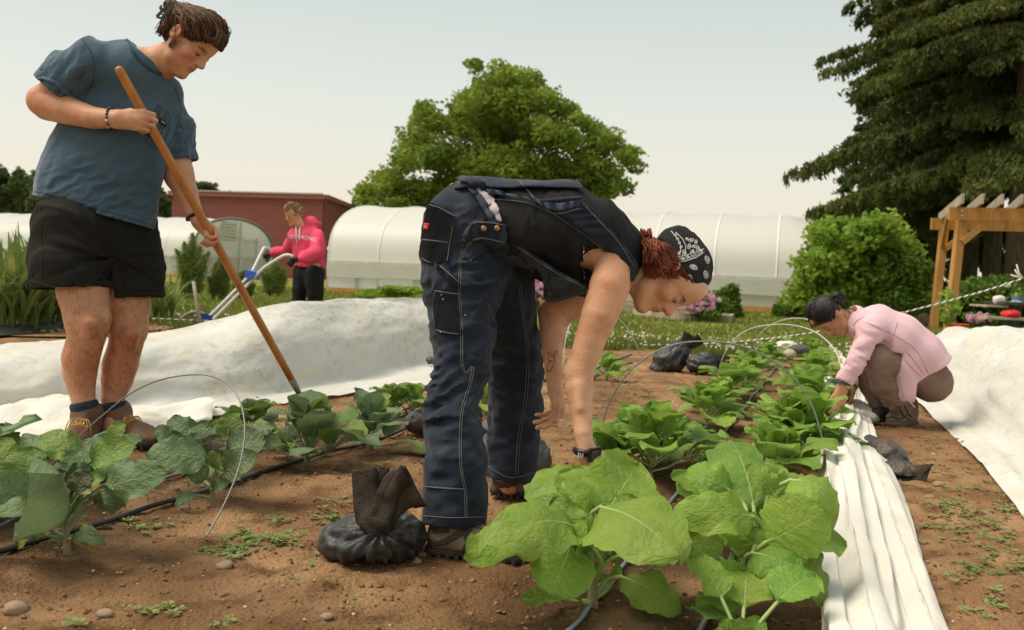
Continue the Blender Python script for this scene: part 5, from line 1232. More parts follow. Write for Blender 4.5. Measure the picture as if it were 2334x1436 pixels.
for cx, cy, rx, ry, n in wclusters:
    for i in range(int(n*.8)):
        x, y = cx+rr.gauss(0, rx*.5), cy+rr.gauss(0, ry*.5); p = onsoil(x, y, .004); s = rr.uniform(.010, .022)
        for j in range(rr.choice([4, 5, 6, 8])):
            a = j*2.4+rr.uniform(0, .6); d = Vector((math.cos(a), math.sin(a), rr.uniform(.15, .7))).normalized(); w = Vector((-math.sin(a), math.cos(a), 0))*s*.36; L = s*rr.uniform(.6, 1.2)
            b = p+d*L*.25; g.add([b, p+d*L*.7+w, p+d*L*1.15+Vector((0, 0, -.1*L)), p+d*L*.7-w], [(0, 1, 2, 3)])
stuff('weeds', g.V, g.F, M_weed, 'small green weed seedlings scattered over the bare soil', 'weeds', smooth=False)
rs_ = np.random.RandomState(8)
def pebbles(n, smin, smax, m, name, label, seed, ylo=1.9, yhi=9.5, bias=1.6):
    rs_ = np.random.RandomState(seed); g0 = G(); g0.ball((0, 0, 0), 1, 6); bv = np.array(g0.V); bf = np.array([f for f in g0.F]); nb = len(bv)
    Y = ylo+(yhi-ylo)*rs_.rand(n)**bias; X = (rs_.rand(n)*2-1)*(.60*Y+.1); s = smin+(smax-smin)*rs_.rand(n)**4
    s = s*(1+.12*(Y-2)); z = soilz(np.stack([X, Y, Y*0], 1))*np.clip((14-Y)/6, 0, 1)
    sc = s[:, None]*(.6+.6*rs_.rand(n, 3)); an = rs_.rand(n)*6.28; jit = 1+.35*rs_.normal(size=(n, nb))*.6
    jit = np.clip(jit, .55, 1.5); B = bv[None]*jit[:, :, None]*sc[:, None, :]; ca, sa = np.cos(an)[:, None], np.sin(an)[:, None]
    V = np.stack([B[..., 0]*ca-B[..., 1]*sa+X[:, None], B[..., 0]*sa+B[..., 1]*ca+Y[:, None], B[..., 2]*.7+(z+s*.25)[:, None]], 2).reshape(-1, 3)
    Fc = (bf[None]+np.arange(n)[:, None, None]*nb).reshape(-1, 4); stuff(name, V, Fc, m, label, name, smooth=True)
pebbles(11000, .0018, .0085, mat('soil_clods', (.18, .092, .04), .95, c2=(.30, .17, .08), ns=9, spec=.1), 'soil_clods', 'crumbly brown clods of soil over the garden beds', 1)
pebbles(1500, .0015, .006, mat('pale_pebbles', (.42, .31, .20), .8, c2=(.58, .48, .36), ns=7, spec=.2), 'pebbles', 'small pale pebbles scattered in the soil', 2)
M_stone = mat('field_stone', (.24, .165, .10), .85, c2=(.34, .25, .17), ns=14, bump=.003, bs=60)
for i, (x, y, r, lab) in enumerate([(38, 1386, 30, 'largest tan stone at the lower left corner'), (240, 1394, 22, 'flat tan stone right of the largest one at the lower left'), (948, 1280, 15, 'tan stone at the toe of the knotted sandbag'), (962, 1268, 13, 'reddish stone fragment between the knotted sandbag and the shoe'),
                      (422, 1160, 12, 'round stone beside the low leaf of the hooped broccoli'), (512, 1294, 20, 'pale flat stone below the weeds in the foreground'), (1352, 962, 11, 'small pebble on the bare soil right of the hanging hand'), (2118, 1140, 12, 'tan stone right of the rumpled sandbag'), (2140, 1098, 14, 'brown clod right of the rumpled sandbag'), (1082, 1236, 9, 'little stone beside the near shoe'), (745, 1414, 16, 'half-buried stone at the bottom edge left of centre')]):
    p = onsoil(x, y); k = p.y/F*r; gg = G(); gg.ball((0, 0, 0), 1, 14); V = np.array(gg.V); V = V*(1+.25*fbm(V, 1.6, i*3, 3))[:, None]*np.array([k, k*.8, k*.55]); V += np.array(p)+np.array([0, 0, k*.18]); single('stone', V, gg.F, M_stone, lab, 'stone')
# ================================================================== PEOPLE: helpers
from mathutils.bvhtree import BVHTree
def skinmat(name, c, c2, rough=.5, bump=.0016):
    m = mat(name, c, rough, c2=c2, ns=9, bump=bump, bs=130, tint=True, sub=.12, spec=.35, c3=(c[0]*.93, c[1]*.80, c[2]*.76), ns2=22); return m
M_skin1 = skinmat('warm_skin', (.54, .265, .145), (.62, .33, .19))
M_skin2 = skinmat('peach_skin', (.61, .32, .18), (.68, .39, .24))
M_skin3 = skinmat('tan_skin', (.46, .24, .13), (.52, .28, .165))
M_eye = mat('eye_white', (.75, .72, .68), .15, spec=.5); M_iris = mat('eye_iris', (.05, .045, .03), .1, spec=.6)
cw = -_d                                                                  # towards the camera
def vim(r, dn, c=0.0): return (_R*r-_U*dn+cw*c)
def frame(ex, ez):
    ex = ex.normalized(); ez = (ez-ex*ez.dot(ex)).normalized(); return ex, ez.cross(ex), ez
class Head:
    def __init__(s, C_, ex, ez, sc): s.C = Vector(C_); s.X, s.Y, s.Z = frame(ex, ez); s.s = sc; s.M = np.array(Matrix((s.X, s.Y, s.Z)).transposed())
    def L(s, x, y, z): return s.C+(s.X*x+s.Y*y+s.Z*z)*s.s
    def loc(s, V): return (np.asarray(V)-np.array(s.C))@s.M/s.s
    def e(s, S_, c, r, k=.012, op=1): S_.ell(s.L(*c), s.M, np.array(r)*s.s, k*s.s, op)
    def c(s, S_, a, b, r1, r2, k=.012, op=1): S_.cone(s.L(*a), s.L(*b), r1*s.s, r2*s.s, k*s.s, op)
    def build(h, S_, fem=False):
        e, c = h.e, h.c
        e(S_, (-.018, 0, .040), (.092, .074, .086), .02)
        e(S_, (.030, 0, .030), (.062, .062, .084), .03)
        e(S_, (.038, 0, -.040), (.048, .050, .062), .03)
        for y in (-1, 1):
            c(S_, (-.008, y*.052, -.030), (.030, y*.045, -.078), .020, .017, .02)
            c(S_, (.030, y*.045, -.078), (.074, y*.014, -.100), .016, .016, .022)
            e(S_, (.058, y*.040, -.022), (.028, .024, .022), .02)
            c(S_, (.086, y*.012, .030), (.070, y*.044, .028), .010, .009, .014)
        e(S_, (.072, 0, -.060), (.024, .030, .032), .02)
        e(S_, (.084, 0, -.096), (.017, .020, .015), .014)
        e(S_, (.060, 0, .060), (.036, .050, .045), .03)
        for y in (-1, 1): e(S_, (.109, y*.042, .004), (.014, .013, .012), .008, -1)
        for y in (-1, 1): e(S_, (.078, y*.032, .006), (.014, .018, .0145), .006)
        c(S_, (.088, 0, .026), (.116, 0, -.020), .0105, .0098, .010); c(S_, (.082, 0, .012), (.096, 0, -.026), .013, .016, .010); e(S_, (.113, 0, -.024), (.0125, .012, .010), .008)
        for y in (-1, 1): e(S_, (.101, y*.013, -.027), (.011, .007, .0075), .006); e(S_, (.106, y*.007, -.036), (.006, .0035, .004), .003, -1)
        for y in (-1, 1):
            c(S_, (.1015, 0, -.0505), (.090, y*.023, -.0545), .0062, .0030, .005)
            c(S_, (.0990, 0, -.0620), (.089, y*.021, -.0580), .0070, .0035, .005)
        c(S_, (.108, -.02, -.0565), (.108, .02, -.0565), .0020, .0020, .002, -1)
        c(S_, (.100, 0, -.040), (.0985, 0, -.044), .006, .006, .006)
        for y in (-1, 1):
            e(S_, (-.010, y*.080, .002), (.021, .0115, .034), .006); e(S_, (-.006, y*.091, .006), (.011, .008, .019), .005, -1); e(S_, (-.004, y*.080, -.020), (.008, .007, .009), .006)
    def paint(h, V, stubble=0, flush=1.0):
        q = h.loc(V); col = np.ones((len(V), 3))
        def spot(c, r, rgb, a=1.0):
            w = np.exp(-np.sum(((q-np.array(c))/np.array(r))**2, 1))*a; col[:] = col*(1-w[:, None]*(1-np.array(rgb)))
        for y in (-1, 1):
            spot((.070, y*.048, -.030), (.04, .028, .03), (1.0, .74, .72), flush); spot((-.005, y*.085, .0), (.03, .02, .04), (1.0, .75, .72))
            spot((.095, y*.032, .020), (.012, .020, .006), (.75, .62, .60)); spot((.085, y*.046, .005), (.02, .01, .010), (.86, .72, .70))
        spot((.118, 0, -.024), (.014, .018, .014), (1.0, .72, .68))
        spot((.100, 0, -.0505), (.015, .022, .0055), (.80, .46, .46)); spot((.099, 0, -.0625), (.015, .020, .0065), (.88, .50, .48)); spot((.104, 0, -.0565), (.02, .022, .0025), (.40, .22, .22))
        for y in (-1, 1): spot((.107, y*.008, -.037), (.006, .004, .0035), (.35, .2, .2))
        if stubble:
            spot((.06, 0, -.085), (.06, .06, .035), (.86, .76, .72), stubble)
            n = fbm(q, 60, 4, 2); m = np.exp(-((q[:, 0]-.05)/.05)**2-((q[:, 2]+.04)/.045)**2)*stubble; col *= (1-.22*m*np.clip(n, 0, 1))[:, None]*np.array([1, 1, 1])
        return col
    def eyes(h, parent, skin=None, lid=-4, sides=(-1, 1), brow=None):
        for y in sides:
            c = h.L(.0775, y*.0335, .0035); g = G(); g.ball(c, .0142*h.s, 14); o = g.part('eye', M_eye, parent, smooth=True)
            p = h.L(.0898, y*.035, -.0022); g = G(); g.ball(p, .0055*h.s, 10); g.part('iris', M_iris, o, smooth=True)
            V_ = []; 
            for i in range(7):
                el = math.radians(85-i*(85-lid)/6)
                for j in range(11):
                    az = math.radians(-80+16*j); e2 = el-math.radians(12)*abs(j-5)/5*(i/6); V_.append(h.L(.0775+.0158*math.cos(e2)*math.cos(az), y*.0335+.0158*math.cos(e2)*math.sin(az), .0035+.0158*math.sin(e2)))
            part('eyelid', V_, [(i*11+j, i*11+j+1, (i+1)*11+j+1, (i+1)*11+j) for i in range(6) for j in range(10)], skin, parent, col=np.ones((77, 3))*np.array([.86, .74, .72]))
            # upper lid line and lashes
            g = G(); pts = [h.L(.0938-.0062*t*t, y*(.0335+t*.0135), .0022-.0036*t*t) for t in np.linspace(-1, 1.1, 9)]; g.tube(pts, .0012*h.s, 5); g.part('eyelashes', brow or M_iris, parent, smooth=True)
            g = G()
            for t in np.linspace(-1.1, 1.5, 40):
                a = h.L(.0965-.006*t*t, y*(.034+t*.018), .0265-.003*t*t+rnd.uniform(-.0025, .0025)); g.tube([a, a+(h.Y*y*.007+h.Z*.0015+h.X*.001)*h.s], [.0009*h.s, .0004*h.s], 4)
            g.part('eyebrow', brow or M_iris, parent)
def hand(S_, W, D, N, right=True, s=1.0, curl=(.5, .6, .4), thumb=(.7, .6, .35), tb=(.3, .3), spread=.05, curls=None, k=.008, infl=0.0):
    W = Vector(W); D = Vector(D).normalized(); N = Vector(N); N = (N-D*N.dot(D)).normalized(); A = D.cross(N) if right else N.cross(D)
    P = lambda a, d, n: W+(A*a+D*d+N*n)*s
    lat = (.030, .010, -.010, -.029); kd = (.086, .091, .086, .077); LN = ((.043, .026, .021), (.047, .030, .022), (.044, .028, .021), (.034, .021, .018))
    tips = []
    for i in range(4):
        S_.cone(P(lat[i]*.55, .0, 0), P(lat[i], kd[i], 0), (.0155+infl)*s, (.0118+infl)*s, .014*s)
        cu = curls[i] if curls else curl; p = P(lat[i], kd[i], 0); th = 0; sp = spread*(1.5-i)
        r = .0098 if i < 3 else .0085
        for j in range(3):
            th += cu[j]; d = (D*math.cos(th)+N*math.sin(th)+A*sp*math.cos(th)).normalized(); q = p+d*LN[i][j]*s
            S_.cone(p, q, (r*(1-.07*j)+infl)*s, (r*(.93-.07*j)+infl)*s, .0035); p = q
        tips.append((p, d))
    S_.cone(P(-.004, .02, .004), P(0, .07, .003), .021*s, .018*s, .015*s)
    S_.cone(P(.014, .010, .008), P(.030, .040, .010), .0155*s, .0145*s, .012*s)
    t = (A*thumb[0]+D*thumb[1]+N*thumb[2]).normalized(); p = P(.028, .034, .010)
    for j, L_ in enumerate((.036, .032, .026)):
        q = p+t*L_*s; S_.cone(p, q, (.0125-.001*j+infl)*s, (.0118-.0014*j+infl)*s, .006); p = q
        t = (t+N*tb[0]+D*tb[1]).normalized()
    tips.append((p, t)); return tips
class Surf:
    def __init__(s, *objs):
        V = []; Fc = []
        for o in objs:
            b = len(V); w = org(o) if o.parent is None or True else 0
            V += [v.co+w for v in o.data.vertices]; Fc += [tuple(b+i for i in p.vertices) for p in o.data.polygons]
        s.t = BVHTree.FromPolygons(V, Fc)
    def hit(s, px, py, off=.003):
        r = ray(px, py).normalized(); h = s.t.ray_cast(Vector((0, 0, H)), r)
        if h[0] is None: return None
        n = h[1]; n = n if n.dot(r) < 0 else -n; return h[0]+n*off, n
    def near(s, p, off=.003):
        h = s.t.find_nearest(p); return h[0]+h[1]*off, h[1]
    def line(s, pts, off=.002, step=5):
        out_ = []; last = None
        for (x0, y0), (x1, y1) in zip(pts, pts[1:]):
            n = max(1, int(math.hypot(x1-x0, y1-y0)/step))
            for i in range(n):
                h = s.hit(x0+(x1-x0)*i/n, y0+(y1-y0)*i/n, off)
                if h: out_.append(h[0])
        h = s.hit(*pts[-1], off)
        if h: out_.append(h[0])
        o2 = []
        for p in out_:
            if o2 and (p-o2[-1]).length > .08: continue
            if o2 and (p-o2[-1]).length < 1e-5: continue
            o2.append(p)
        return o2
def stitches(surf, lines, r, m, parent, name='seam', off=.001, step=5, n=5, sm=True):
    g = G()
    for L_ in lines:
        if sm and len(L_) > 2: L_ = [tuple(q) for q in smoothpath(L_, 6)]
        p = surf.line(L_, off, step)
        if len(p) > 1: g.tube(p, r, n)
    if g.V: return g.part(name, m, parent, smooth=True)
def drape(surf, A, B, nu, nv, off, th, m, parent, name, wav=0, seed=0):
    """cloth patch between two pixel polylines, lying on the surface"""
    A = smoothpath(A, 6); B = smoothpath(B, 6); V = []; last = None
    for i in range(nu+1):
        a = A[int(round(i/nu*(len(A)-1)))]; b = B[int(round(i/nu*(len(B)-1)))]
        for j in range(nv+1):
            q = a+(b-a)*j/nv; h = surf.hit(q[0], q[1], off+(wav*math.sin(i*.9+j*1.3+seed) if wav else 0))
            if h is None: h = (last, None)
            last = h[0]; V.append(h[0])
    n = nv+1; Q = [(i*n+j, (i+1)*n+j, (i+1)*n+j+1, i*n+j+1) for i in range(nu) for j in range(nv)]
    V = [Vector(v) if v is not None else V[-1] for v in V]; b = len(V)
    bk = [v+ray(1167, 718)*th for v in V]
    rim = list(range(0, n))+[i*n+nv for i in range(1, nu+1)]+[nu*n+j for j in range(nv-1, -1, -1)]+[i*n for i in range(nu-1, 0, -1)]
    Q2 = [tuple(b+q for q in f[::-1]) for f in Q]+[(rim[i], rim[(i+1) % len(rim)], b+rim[(i+1) % len(rim)], b+rim[i]) for i in range(len(rim))]
    return part(name, V+bk, Q+Q2, m, parent)
def folds(V, N, amp, f, seed, dirv=None, st=3.0, k=3):
    """long creases: ridged noise, stretched along dirv"""
    q = V.copy()
    if dirv is not None:
        d = np.array(dirv, float); d /= np.linalg.norm(d); q = q-np.outer(q@d, d)*(1-1/st)
    w = vnoise(q, f*.6, seed+9)[:, None]*.12; q = q+w
    r = 1-2*np.abs(fbm(q, f, seed, k)); return V+N*(amp*(r-.3))[:, None]
def pbox(x0, y0, x1, y1, Y, dy=.35):
    c = [at(x, y, Y) for x in (x0, x1) for y in (y0, y1)]
    return dict(lo=(min(p.x for p in c), Y-dy, min(p.z for p in c)), hi=(max(p.x for p in c), Y+dy, max(p.z for p in c)))
def foldfn(amp, f, seed, dirv=None, st=3.0, k=3):
    d = None if dirv is None else np.array(dirv, float)/np.linalg.norm(dirv)
    def fn(P):
        q = P if d is None else P-np.outer(P@d, d)*(1-1/st)
        q = q+vnoise(q, f*.6, seed+9)[:, None]*.12
        return amp*(.7-2*np.abs(fbm(q, f, seed, k)))
    return fn
def creases(p, axis, rad, amp, n, seed=0, radial=False):
    """creases running across `axis`, n waves per 2*pi metres; or radiating from p"""
    p = np.array(p); a = np.array(axis, float)/np.linalg.norm(axis); f = n/9.0
    def fn(P):
        q = P-p; r = np.linalg.norm(q, axis=1)
        if radial:
            u = np.cross(a, [.31, .2, .9]); u /= np.linalg.norm(u); w = np.cross(a, u); ph = np.arctan2(q@u, q@w)
            c = np.stack([np.cos(ph)*n*.28, np.sin(ph)*n*.28, r*2.5], 1); v = fbm(c, 1, seed, 3)
        else:
            q2 = q-np.outer(q@a, a)*(1-2.6); v = fbm(q2+.03*vnoise(q, 9, seed+2)[:, None], f, seed, 3)
        return amp*np.exp(-(r/rad)**2)*(.6-2.2*np.abs(v))
    return fn
def cloth(S_, name, m, parent, amp=.006, f=9, seed=1, dirv=None, st=3, it=2, bot=None, extra=None):
    V, Q = S_.build(); V = relax(V, Q, it); N = vnormals(V, Q)
    if amp: V = folds(V, N, amp, f, seed, dirv, st)
    if extra: V = extra(V, N)
    return part(name, V, Q, m, parent)
def body(S_, parent, m, head=None, it=1, spots=(), **k):
    V, Q = S_.build(); V = relax(V, Q, it, .5); col = head.paint(V, **k) if head else np.ones((len(V), 3))
    for p, r, rgb in spots:
        w = np.exp(-np.sum((V-np.array(p))**2, 1)/r**2); col = col*(1-w[:, None]*(1-np.array(rgb)))
    return part('body', V, Q, m, parent, col=col)
def strands(h, starts, ends, mids, n, r, m, parent, name='hair', lift=.0, jit=.006, seed=1, ell=((-.018, 0, .042), (.099, .082, .093)), wav=.003, seg=9, lj=.035, proj=False):
    """locks lying over the skull from start to end (head coordinates)"""
    rr = random.Random(seed); g = G(); ec = np.array(ell[0]); er = np.array(ell[1])
    for i in range(n):
        t = (i+rr.random())/n; a = np.array(smoothpath(starts, 10))[min(int(t*(len(starts)-1)*10), (len(starts)-1)*10)]+np.array([rr.gauss(0, jit) for _ in range(3)])
        b = np.array(smoothpath(ends, 10))[min(int(t*(len(ends)-1)*10), (len(ends)-1)*10)]+np.array([rr.gauss(0, jit) for _ in range(3)])
        c = np.array(smoothpath(mids, 10))[min(int(t*(len(mids)-1)*10), (len(mids)-1)*10)]+np.array([rr.gauss(0, jit*1.2) for _ in range(3)])
        P = []; ph = rr.uniform(0, 6); lf = lift+rr.uniform(-.3, 1)*lj
        for q in smoothpath([a, c, b], seg//2):
            w = (q-ec)/er; l = np.linalg.norm(w); 
            s = len(P)/seg; tgt = 1+lf*math.sin(math.pi*min(1, s))
            if l < tgt or proj: q = ec+w/l*er*tgt
            q = q+wav*np.array([math.sin(s*7+ph), math.cos(s*6+ph*2), math.sin(s*8+ph*3)])
            P.append(h.L(*q))
        k = len(P); g.tube(P, [r*h.s*(.55+.45*math.sin(math.pi*(j+.6)/(k+.2)))*(1 if j < k-1 else .4) for j in range(k)], 5, m=i % len(m) if isinstance(m, list) else 0)
    return g.part(name, m, parent, smooth=True)
def lettering(txt, size, pos, X, Y_, m, parent, name='lettering', ext=.0008, surf=None, arc=0):
    cu = bpy.data.curves.new(name, 'FONT'); cu.body = txt; cu.size = size; cu.extrude = ext; cu.align_x = 'CENTER'; cu.align_y = 'CENTER'; cu.resolution_u = 2; cu.offset = size*.012
    o = bpy.data.objects.new('t', cu); COL.objects.link(o); bpy.context.view_layer.update()
    me = o.evaluated_get(bpy.context.evaluated_depsgraph_get()).to_mesh(); V = [v.co.copy() for v in me.vertices]; Fc = [tuple(p.vertices) for p in me.polygons]; o.to_mesh_clear()
    COL.objects.unlink(o); bpy.data.objects.remove(o)
    X = X.normalized(); Y_ = Y_.normalized(); Z = X.cross(Y_); out_ = []
    for v in V:
        y = v.y+(arc*(1-(v.x/(size*len(txt)*.33))**2) if arc else 0)
        p = Vector(pos)+X*v.x+Y_*y
        if surf:
            r = (p-Vector((0, 0, H))).normalized(); h_ = surf.t.ray_cast(Vector((0, 0, H)), r)
            if h_[0] is not None: p = h_[0]-r*(.002+v.z)
        else: p = p+Z*v.z
        out_.append(p)
    return part(name, out_, Fc, m, parent, smooth=False)
def shoe(parent, heel, toe, w, h, mu, msole, ankle=None, ar=.045, up=Vector((0, 0, 1)), mtoe=None, vox=.006, extra=None, high=0, sole_h=.028):
    """shoe resting on the ground: upper, toe cap, sole"""
    heel = Vector(heel); toe = Vector(toe); d = (toe-heel); L_ = d.length; d.normalize(); sd = up.cross(d).normalized()
    R_ = np.array(Matrix((d, sd, up)).transposed()); z0 = sole_h
    P = lambda x, y, z: heel+d*(x*L_)+sd*y+up*z
    s = Sdf(vox); s.cone(P(.14, 0, z0+h*.35), P(.40, 0, z0+h*.30), w*.40, w*.43, .03); s.cone(P(.40, 0, z0+h*.24), P(.72, 0, z0+h*.12), w*.43, w*.47, .03)
    s.ell(P(.80, 0, z0+h*.10), R_, (L_*.19, w*.49, h*.36), .03); s.cone(P(.16, 0, z0+h*.3), P(.20, 0, z0+h*.95+high), w*.40, ar, .03)
    if ankle is not None: s.cone(P(.24, 0, z0+h*.55), Vector(ankle), w*.38, ar, .03)
    s.half(P(0, 0, z0-.004), (0, 0, -1), .004)
    V, Q = s.build(); V = relax(V, Q, 1); N_ = vnormals(V, Q); V = V+N_*(.0016*fbm(V, 45, 4, 2))[:, None]; up_ = part('shoe_upper', V, Q, mu, parent)
    s = Sdf(vox); 
    for x, ww in ((.10, .40), (.25, .41), (.42, .40), (.58, .45), (.74, .50), (.86, .44)): s.ell(P(x, 0, z0*.62), R_, (L_*.135, w*ww*1.10, z0*.80), .012)
    s.half(P(0, 0, .0), (0, 0, -1), .002); s.half(P(0, 0, z0+.004), (0, 0, 1), .004); V, Q = s.build(); V = relax(V, Q, 1); so_ = part('shoe_sole', V, Q, msole, parent)
    g = G()
    for i in range(11):
        x = .05+i*.09; ww = w*(.36+.12*math.sin(min(1, x)*2.6))
        for y in (-1, 1): g.box(P(x, y*ww*1.05, z0*.28), (.010, .006, z0*.45), Matrix((d, sd, up)).transposed())
    g.part('tread', msole, so_)['kind'] = 'stuff'
    return up_, P
# ================================================================== MAN IN THE BLUE SHIRT
man = thing('person', Vector((at(240, 1000, 4.1).x, 4.1, 0)), 'person in a blue pocket T-shirt and black shorts working a long hoe', 'person')
hd = Head(at(428, 96, 4.07), vim(.66, .72, .20), vim(.74, -.62, .0), 1.07)
B = Sdf(.0048)
# neck and torso
B.c((405, 125, 4.07, 37), (325, 158, 4.14, 38), .03); B.c((395, 150, 4.06, 20), (368, 158, 4.11, 22), .03)
B.ch([(222, 152, 4.03, 38), (300, 165, 4.08, 54), (370, 222, 4.18, 36)], .05, ax=(0, 1, 0), sc=.8)
B.ch([(285, 200, 4.12, 76), (250, 330, 4.15, 88), (212, 480, 4.15, 92)], .06, ax=(0, 1, 0), sc=.62)
# right arm
B.ch([(215, 150, 4.01, 40), (150, 195, 4.02, 34), (98, 229, 4.03, 34)], .02)
B.ch([(98, 230, 4.03, 34), (110, 238, 4.02, 36), (155, 252, 3.98, 32), (210, 268, 3.93, 25), (268, 272, 3.895, 20)], .012)
hand(B, at(268, 272, 3.895), vim(1, .03, -.02), vim(0, .1, -1), True, 1.12, curl=(.95, 1.25, .8), thumb=(.25, .75, .65), tb=(.5, .0), spread=.0)
# left arm
B.ch([(385, 240, 4.20, 28), (402, 330, 4.21, 29), (407, 400, 4.21, 31)], .02)
B.ch([(408, 398, 4.21, 31), (424, 440, 4.20, 26), (440, 478, 4.17, 19), (451, 502, 4.15, 16)], .025)
hand(B, at(451, 504, 4.16), vim(.72, .62, .1), vim(-.35, .5, .9), False, 1.05, curl=(.75, 1.1, .8), thumb=(-.2, .8, .5), tb=(.3, .2), spread=.0)
# legs
B.ch([(180, 520, 4.12, 60), (182, 610, 4.08, 56), (190, 665, 4.05, 56), (199, 730, 4.03, 49)], .04)
B.ch([(200, 728, 4.03, 50), (198, 765, 4.03, 41), (184, 815, 4.06, 41), (182, 850, 4.07, 37), (188, 900, 4.08, 27), (192, 925, 4.08, 25), (195, 985, 4.06, 28)], .015)
B.ch([(268, 530, 4.2, 58), (286, 630, 4.19, 50), (292, 690, 4.18, 48), (292, 750, 4.17, 43)], .04)
B.ch([(292, 748, 4.17, 42), (288, 780, 4.17, 37), (274, 830, 4.19, 39), (267, 865, 4.19, 35), (258, 905, 4.18, 26), (256, 925, 4.18, 25), (262, 985, 4.15, 27)], .015)
B.c((207, 738, 3.95, 20), (205, 752, 3.96, 18), .03); B.c((298, 762, 4.09, 18), (297, 775, 4.10, 16), .03)
hd.build(B)
K = (.85, .62, .58)
body(B, man, M_skin1, hd, stubble=.8, flush=.8, spots=[(at(205, 745, 3.9), .07, (.86, .66, .62)), (at(298, 765, 4.05), .06, (.84, .62, .58)), (at(80, 232, 3.98), .05, (.95, .75, .68)), (at(345, 262, 3.88), .035, (1, .78, .72)), (at(490, 545, 4.1), .03, (1, .75, .7)), (at(180, 830, 4.0), .12, (.93, .80, .74)), (at(270, 830, 4.1), .12, (.88, .72, .66))])
bodym = [o for o in man.children if o.name.startswith('body')][0]; vv = np.empty(len(bodym.data.vertices)*3, dtype=np.float32); bodym.data.vertices.foreach_get('co', vv); vv = vv.reshape(-1, 3)+np.array(org(bodym)); nn_ = np.empty(len(bodym.data.vertices)*3, dtype=np.float32); bodym.data.vertices.foreach_get('normal', nn_); nn_ = nn_.reshape(-1, 3)
ii = np.where((vv[:, 2] > .22) & (vv[:, 2] < .66))[0]; ii = np.random.RandomState(3).choice(ii, 3600); hp_ = vv[ii]; hn = nn_[ii]; dn = np.array([.15, 0, -1.0])+np.random.RandomState(4).normal(size=(len(ii), 3))*.25; dn = dn-hn*(dn*hn).sum(1)[:, None]*.7; dn /= np.linalg.norm(dn, axis=1)[:, None]; sd2 = np.cross(dn, hn); tip_ = hp_+dn*.013+hn*.004
V_ = np.stack([hp_-sd2*.0006, hp_+sd2*.0006, tip_], 1).reshape(-1, 3); part('leg_hair', V_, np.arange(len(V_)).reshape(-1, 3), mat('leg_hair_brown', (.16, .075, .035), .6), bodym, smooth=False)['kind'] = 'stuff'
M_brownhair = [mat('brown_hair', (.075, .035, .016), .6, spec=.25), mat('brown_hair_light', (.17, .078, .03), .6, spec=.25), mat('brown_hair_dark', (.035, .018, .010), .6, spec=.2), mat('brown_hair_warm', (.12, .055, .022), .6, spec=.25)]
hd.eyes(man, M_skin1, sides=(-1,), brow=M_brownhair[2])
# hair: cap and locks swept to the bun
hc = Sdf(.005); hd.e(hc, (-.020, 0, .046), (.099, .082, .092), .01)
hc.half(hd.L(.040, 0, .052), hd.X*.72-hd.Z*.70, .01); hc.half(hd.L(-.05, 0, -.03), -hd.Z*.9+hd.X*.3, .01)
V, Q = hc.build(); hair0 = part('hair', V, Q, M_brownhair[0], man)
hc = Sdf(.005); hd.e(hc, (-.050, 0, .005), (.068, .066, .070), .01); hd.c(hc, (-.10, 0, .03), (-.105, .0, -.02), .03, .02, .03); hd.e(hc, (.030, -.071, .030), (.035, .010, .022), .01); pass
V, Q = hc.build(); part('back_hair', V, Q, M_brownhair[2], man)
st_ = [(.075, .05, .085), (.092, .02, .095), (.098, -.01, .090), (.094, -.035, .075), (.082, -.058, .055), (.050, -.075, .030), (.020, -.080, .012)]
md_ = [(.02, .06, .135), (.025, .02, .142), (.02, -.03, .138), (.02, -.055, .118), (.015, -.075, .09), (-.01, -.085, .065), (-.03, -.086, .045)]
en_ = [(-.12, .02, .075), (-.125, .01, .078), (-.125, 0, .078), (-.125, -.02, .07), (-.122, -.03, .062), (-.12, -.035, .055), (-.12, -.03, .045)]
strands(hd, st_, en_, md_, 900, .0020, M_brownhair, man, 'hair_locks', seed=3, jit=.006)
strands(hd, [(-.01, -.078, -.01), (-.05, -.07, -.045), (-.09, -.03, -.055), (-.10, .02, -.05)], [(-.125, -.03, .05), (-.13, -.02, .05), (-.13, 0, .05), (-.13, .01, .05)], [(-.06, -.082, .03), (-.09, -.055, .01), (-.115, -.02, .01), (-.115, .02, .01)], 260, .0019, M_brownhair, man, 'nape_hair', seed=4, jit=.007)
# front wave overhanging the forehead
g = G(); rr = random.Random(5)
for i in range(60):
    y = rr.uniform(-.055, .03); a = hd.L(.045+rr.uniform(-.01, .01), y, .125+rr.uniform(-.008, .005)); b = hd.L(.092, y-.004, .108+rr.uniform(-.006, .012)); c = hd.L(.112+rr.uniform(-.008, .004), y-.01, .082+rr.uniform(-.012, .008)); d_ = hd.L(.098+rr.uniform(-.01, .0), y-.014, .068+rr.uniform(-.008, .004))
    g.tube([Vector(p) for p in smoothpath([a, b, c, d_], 4)], [.004*hd.s*(1-.05*j) for j in range(13)], 5, m=i % 4)
g.part('forelock', M_brownhair, man, smooth=True)
# sideburn curls
g = G()
for i in range(22):
    c0 = Vector((.018+rr.uniform(-.012, .012), -.070, -.038+rr.uniform(-.016, .018))); pts = []; ph = rr.uniform(0, 6); rad = rr.uniform(.004, .009)
    for j in range(7): pts.append(hd.L(c0.x+rad*math.cos(ph+j*.8), c0.y-.004-.002*math.sin(j), c0.z+rad*math.sin(ph+j*.8)))
    g.tube(pts, .0010*hd.s, 4, m=i % 4)
g.part('sideburn', M_brownhair, man, smooth=True)
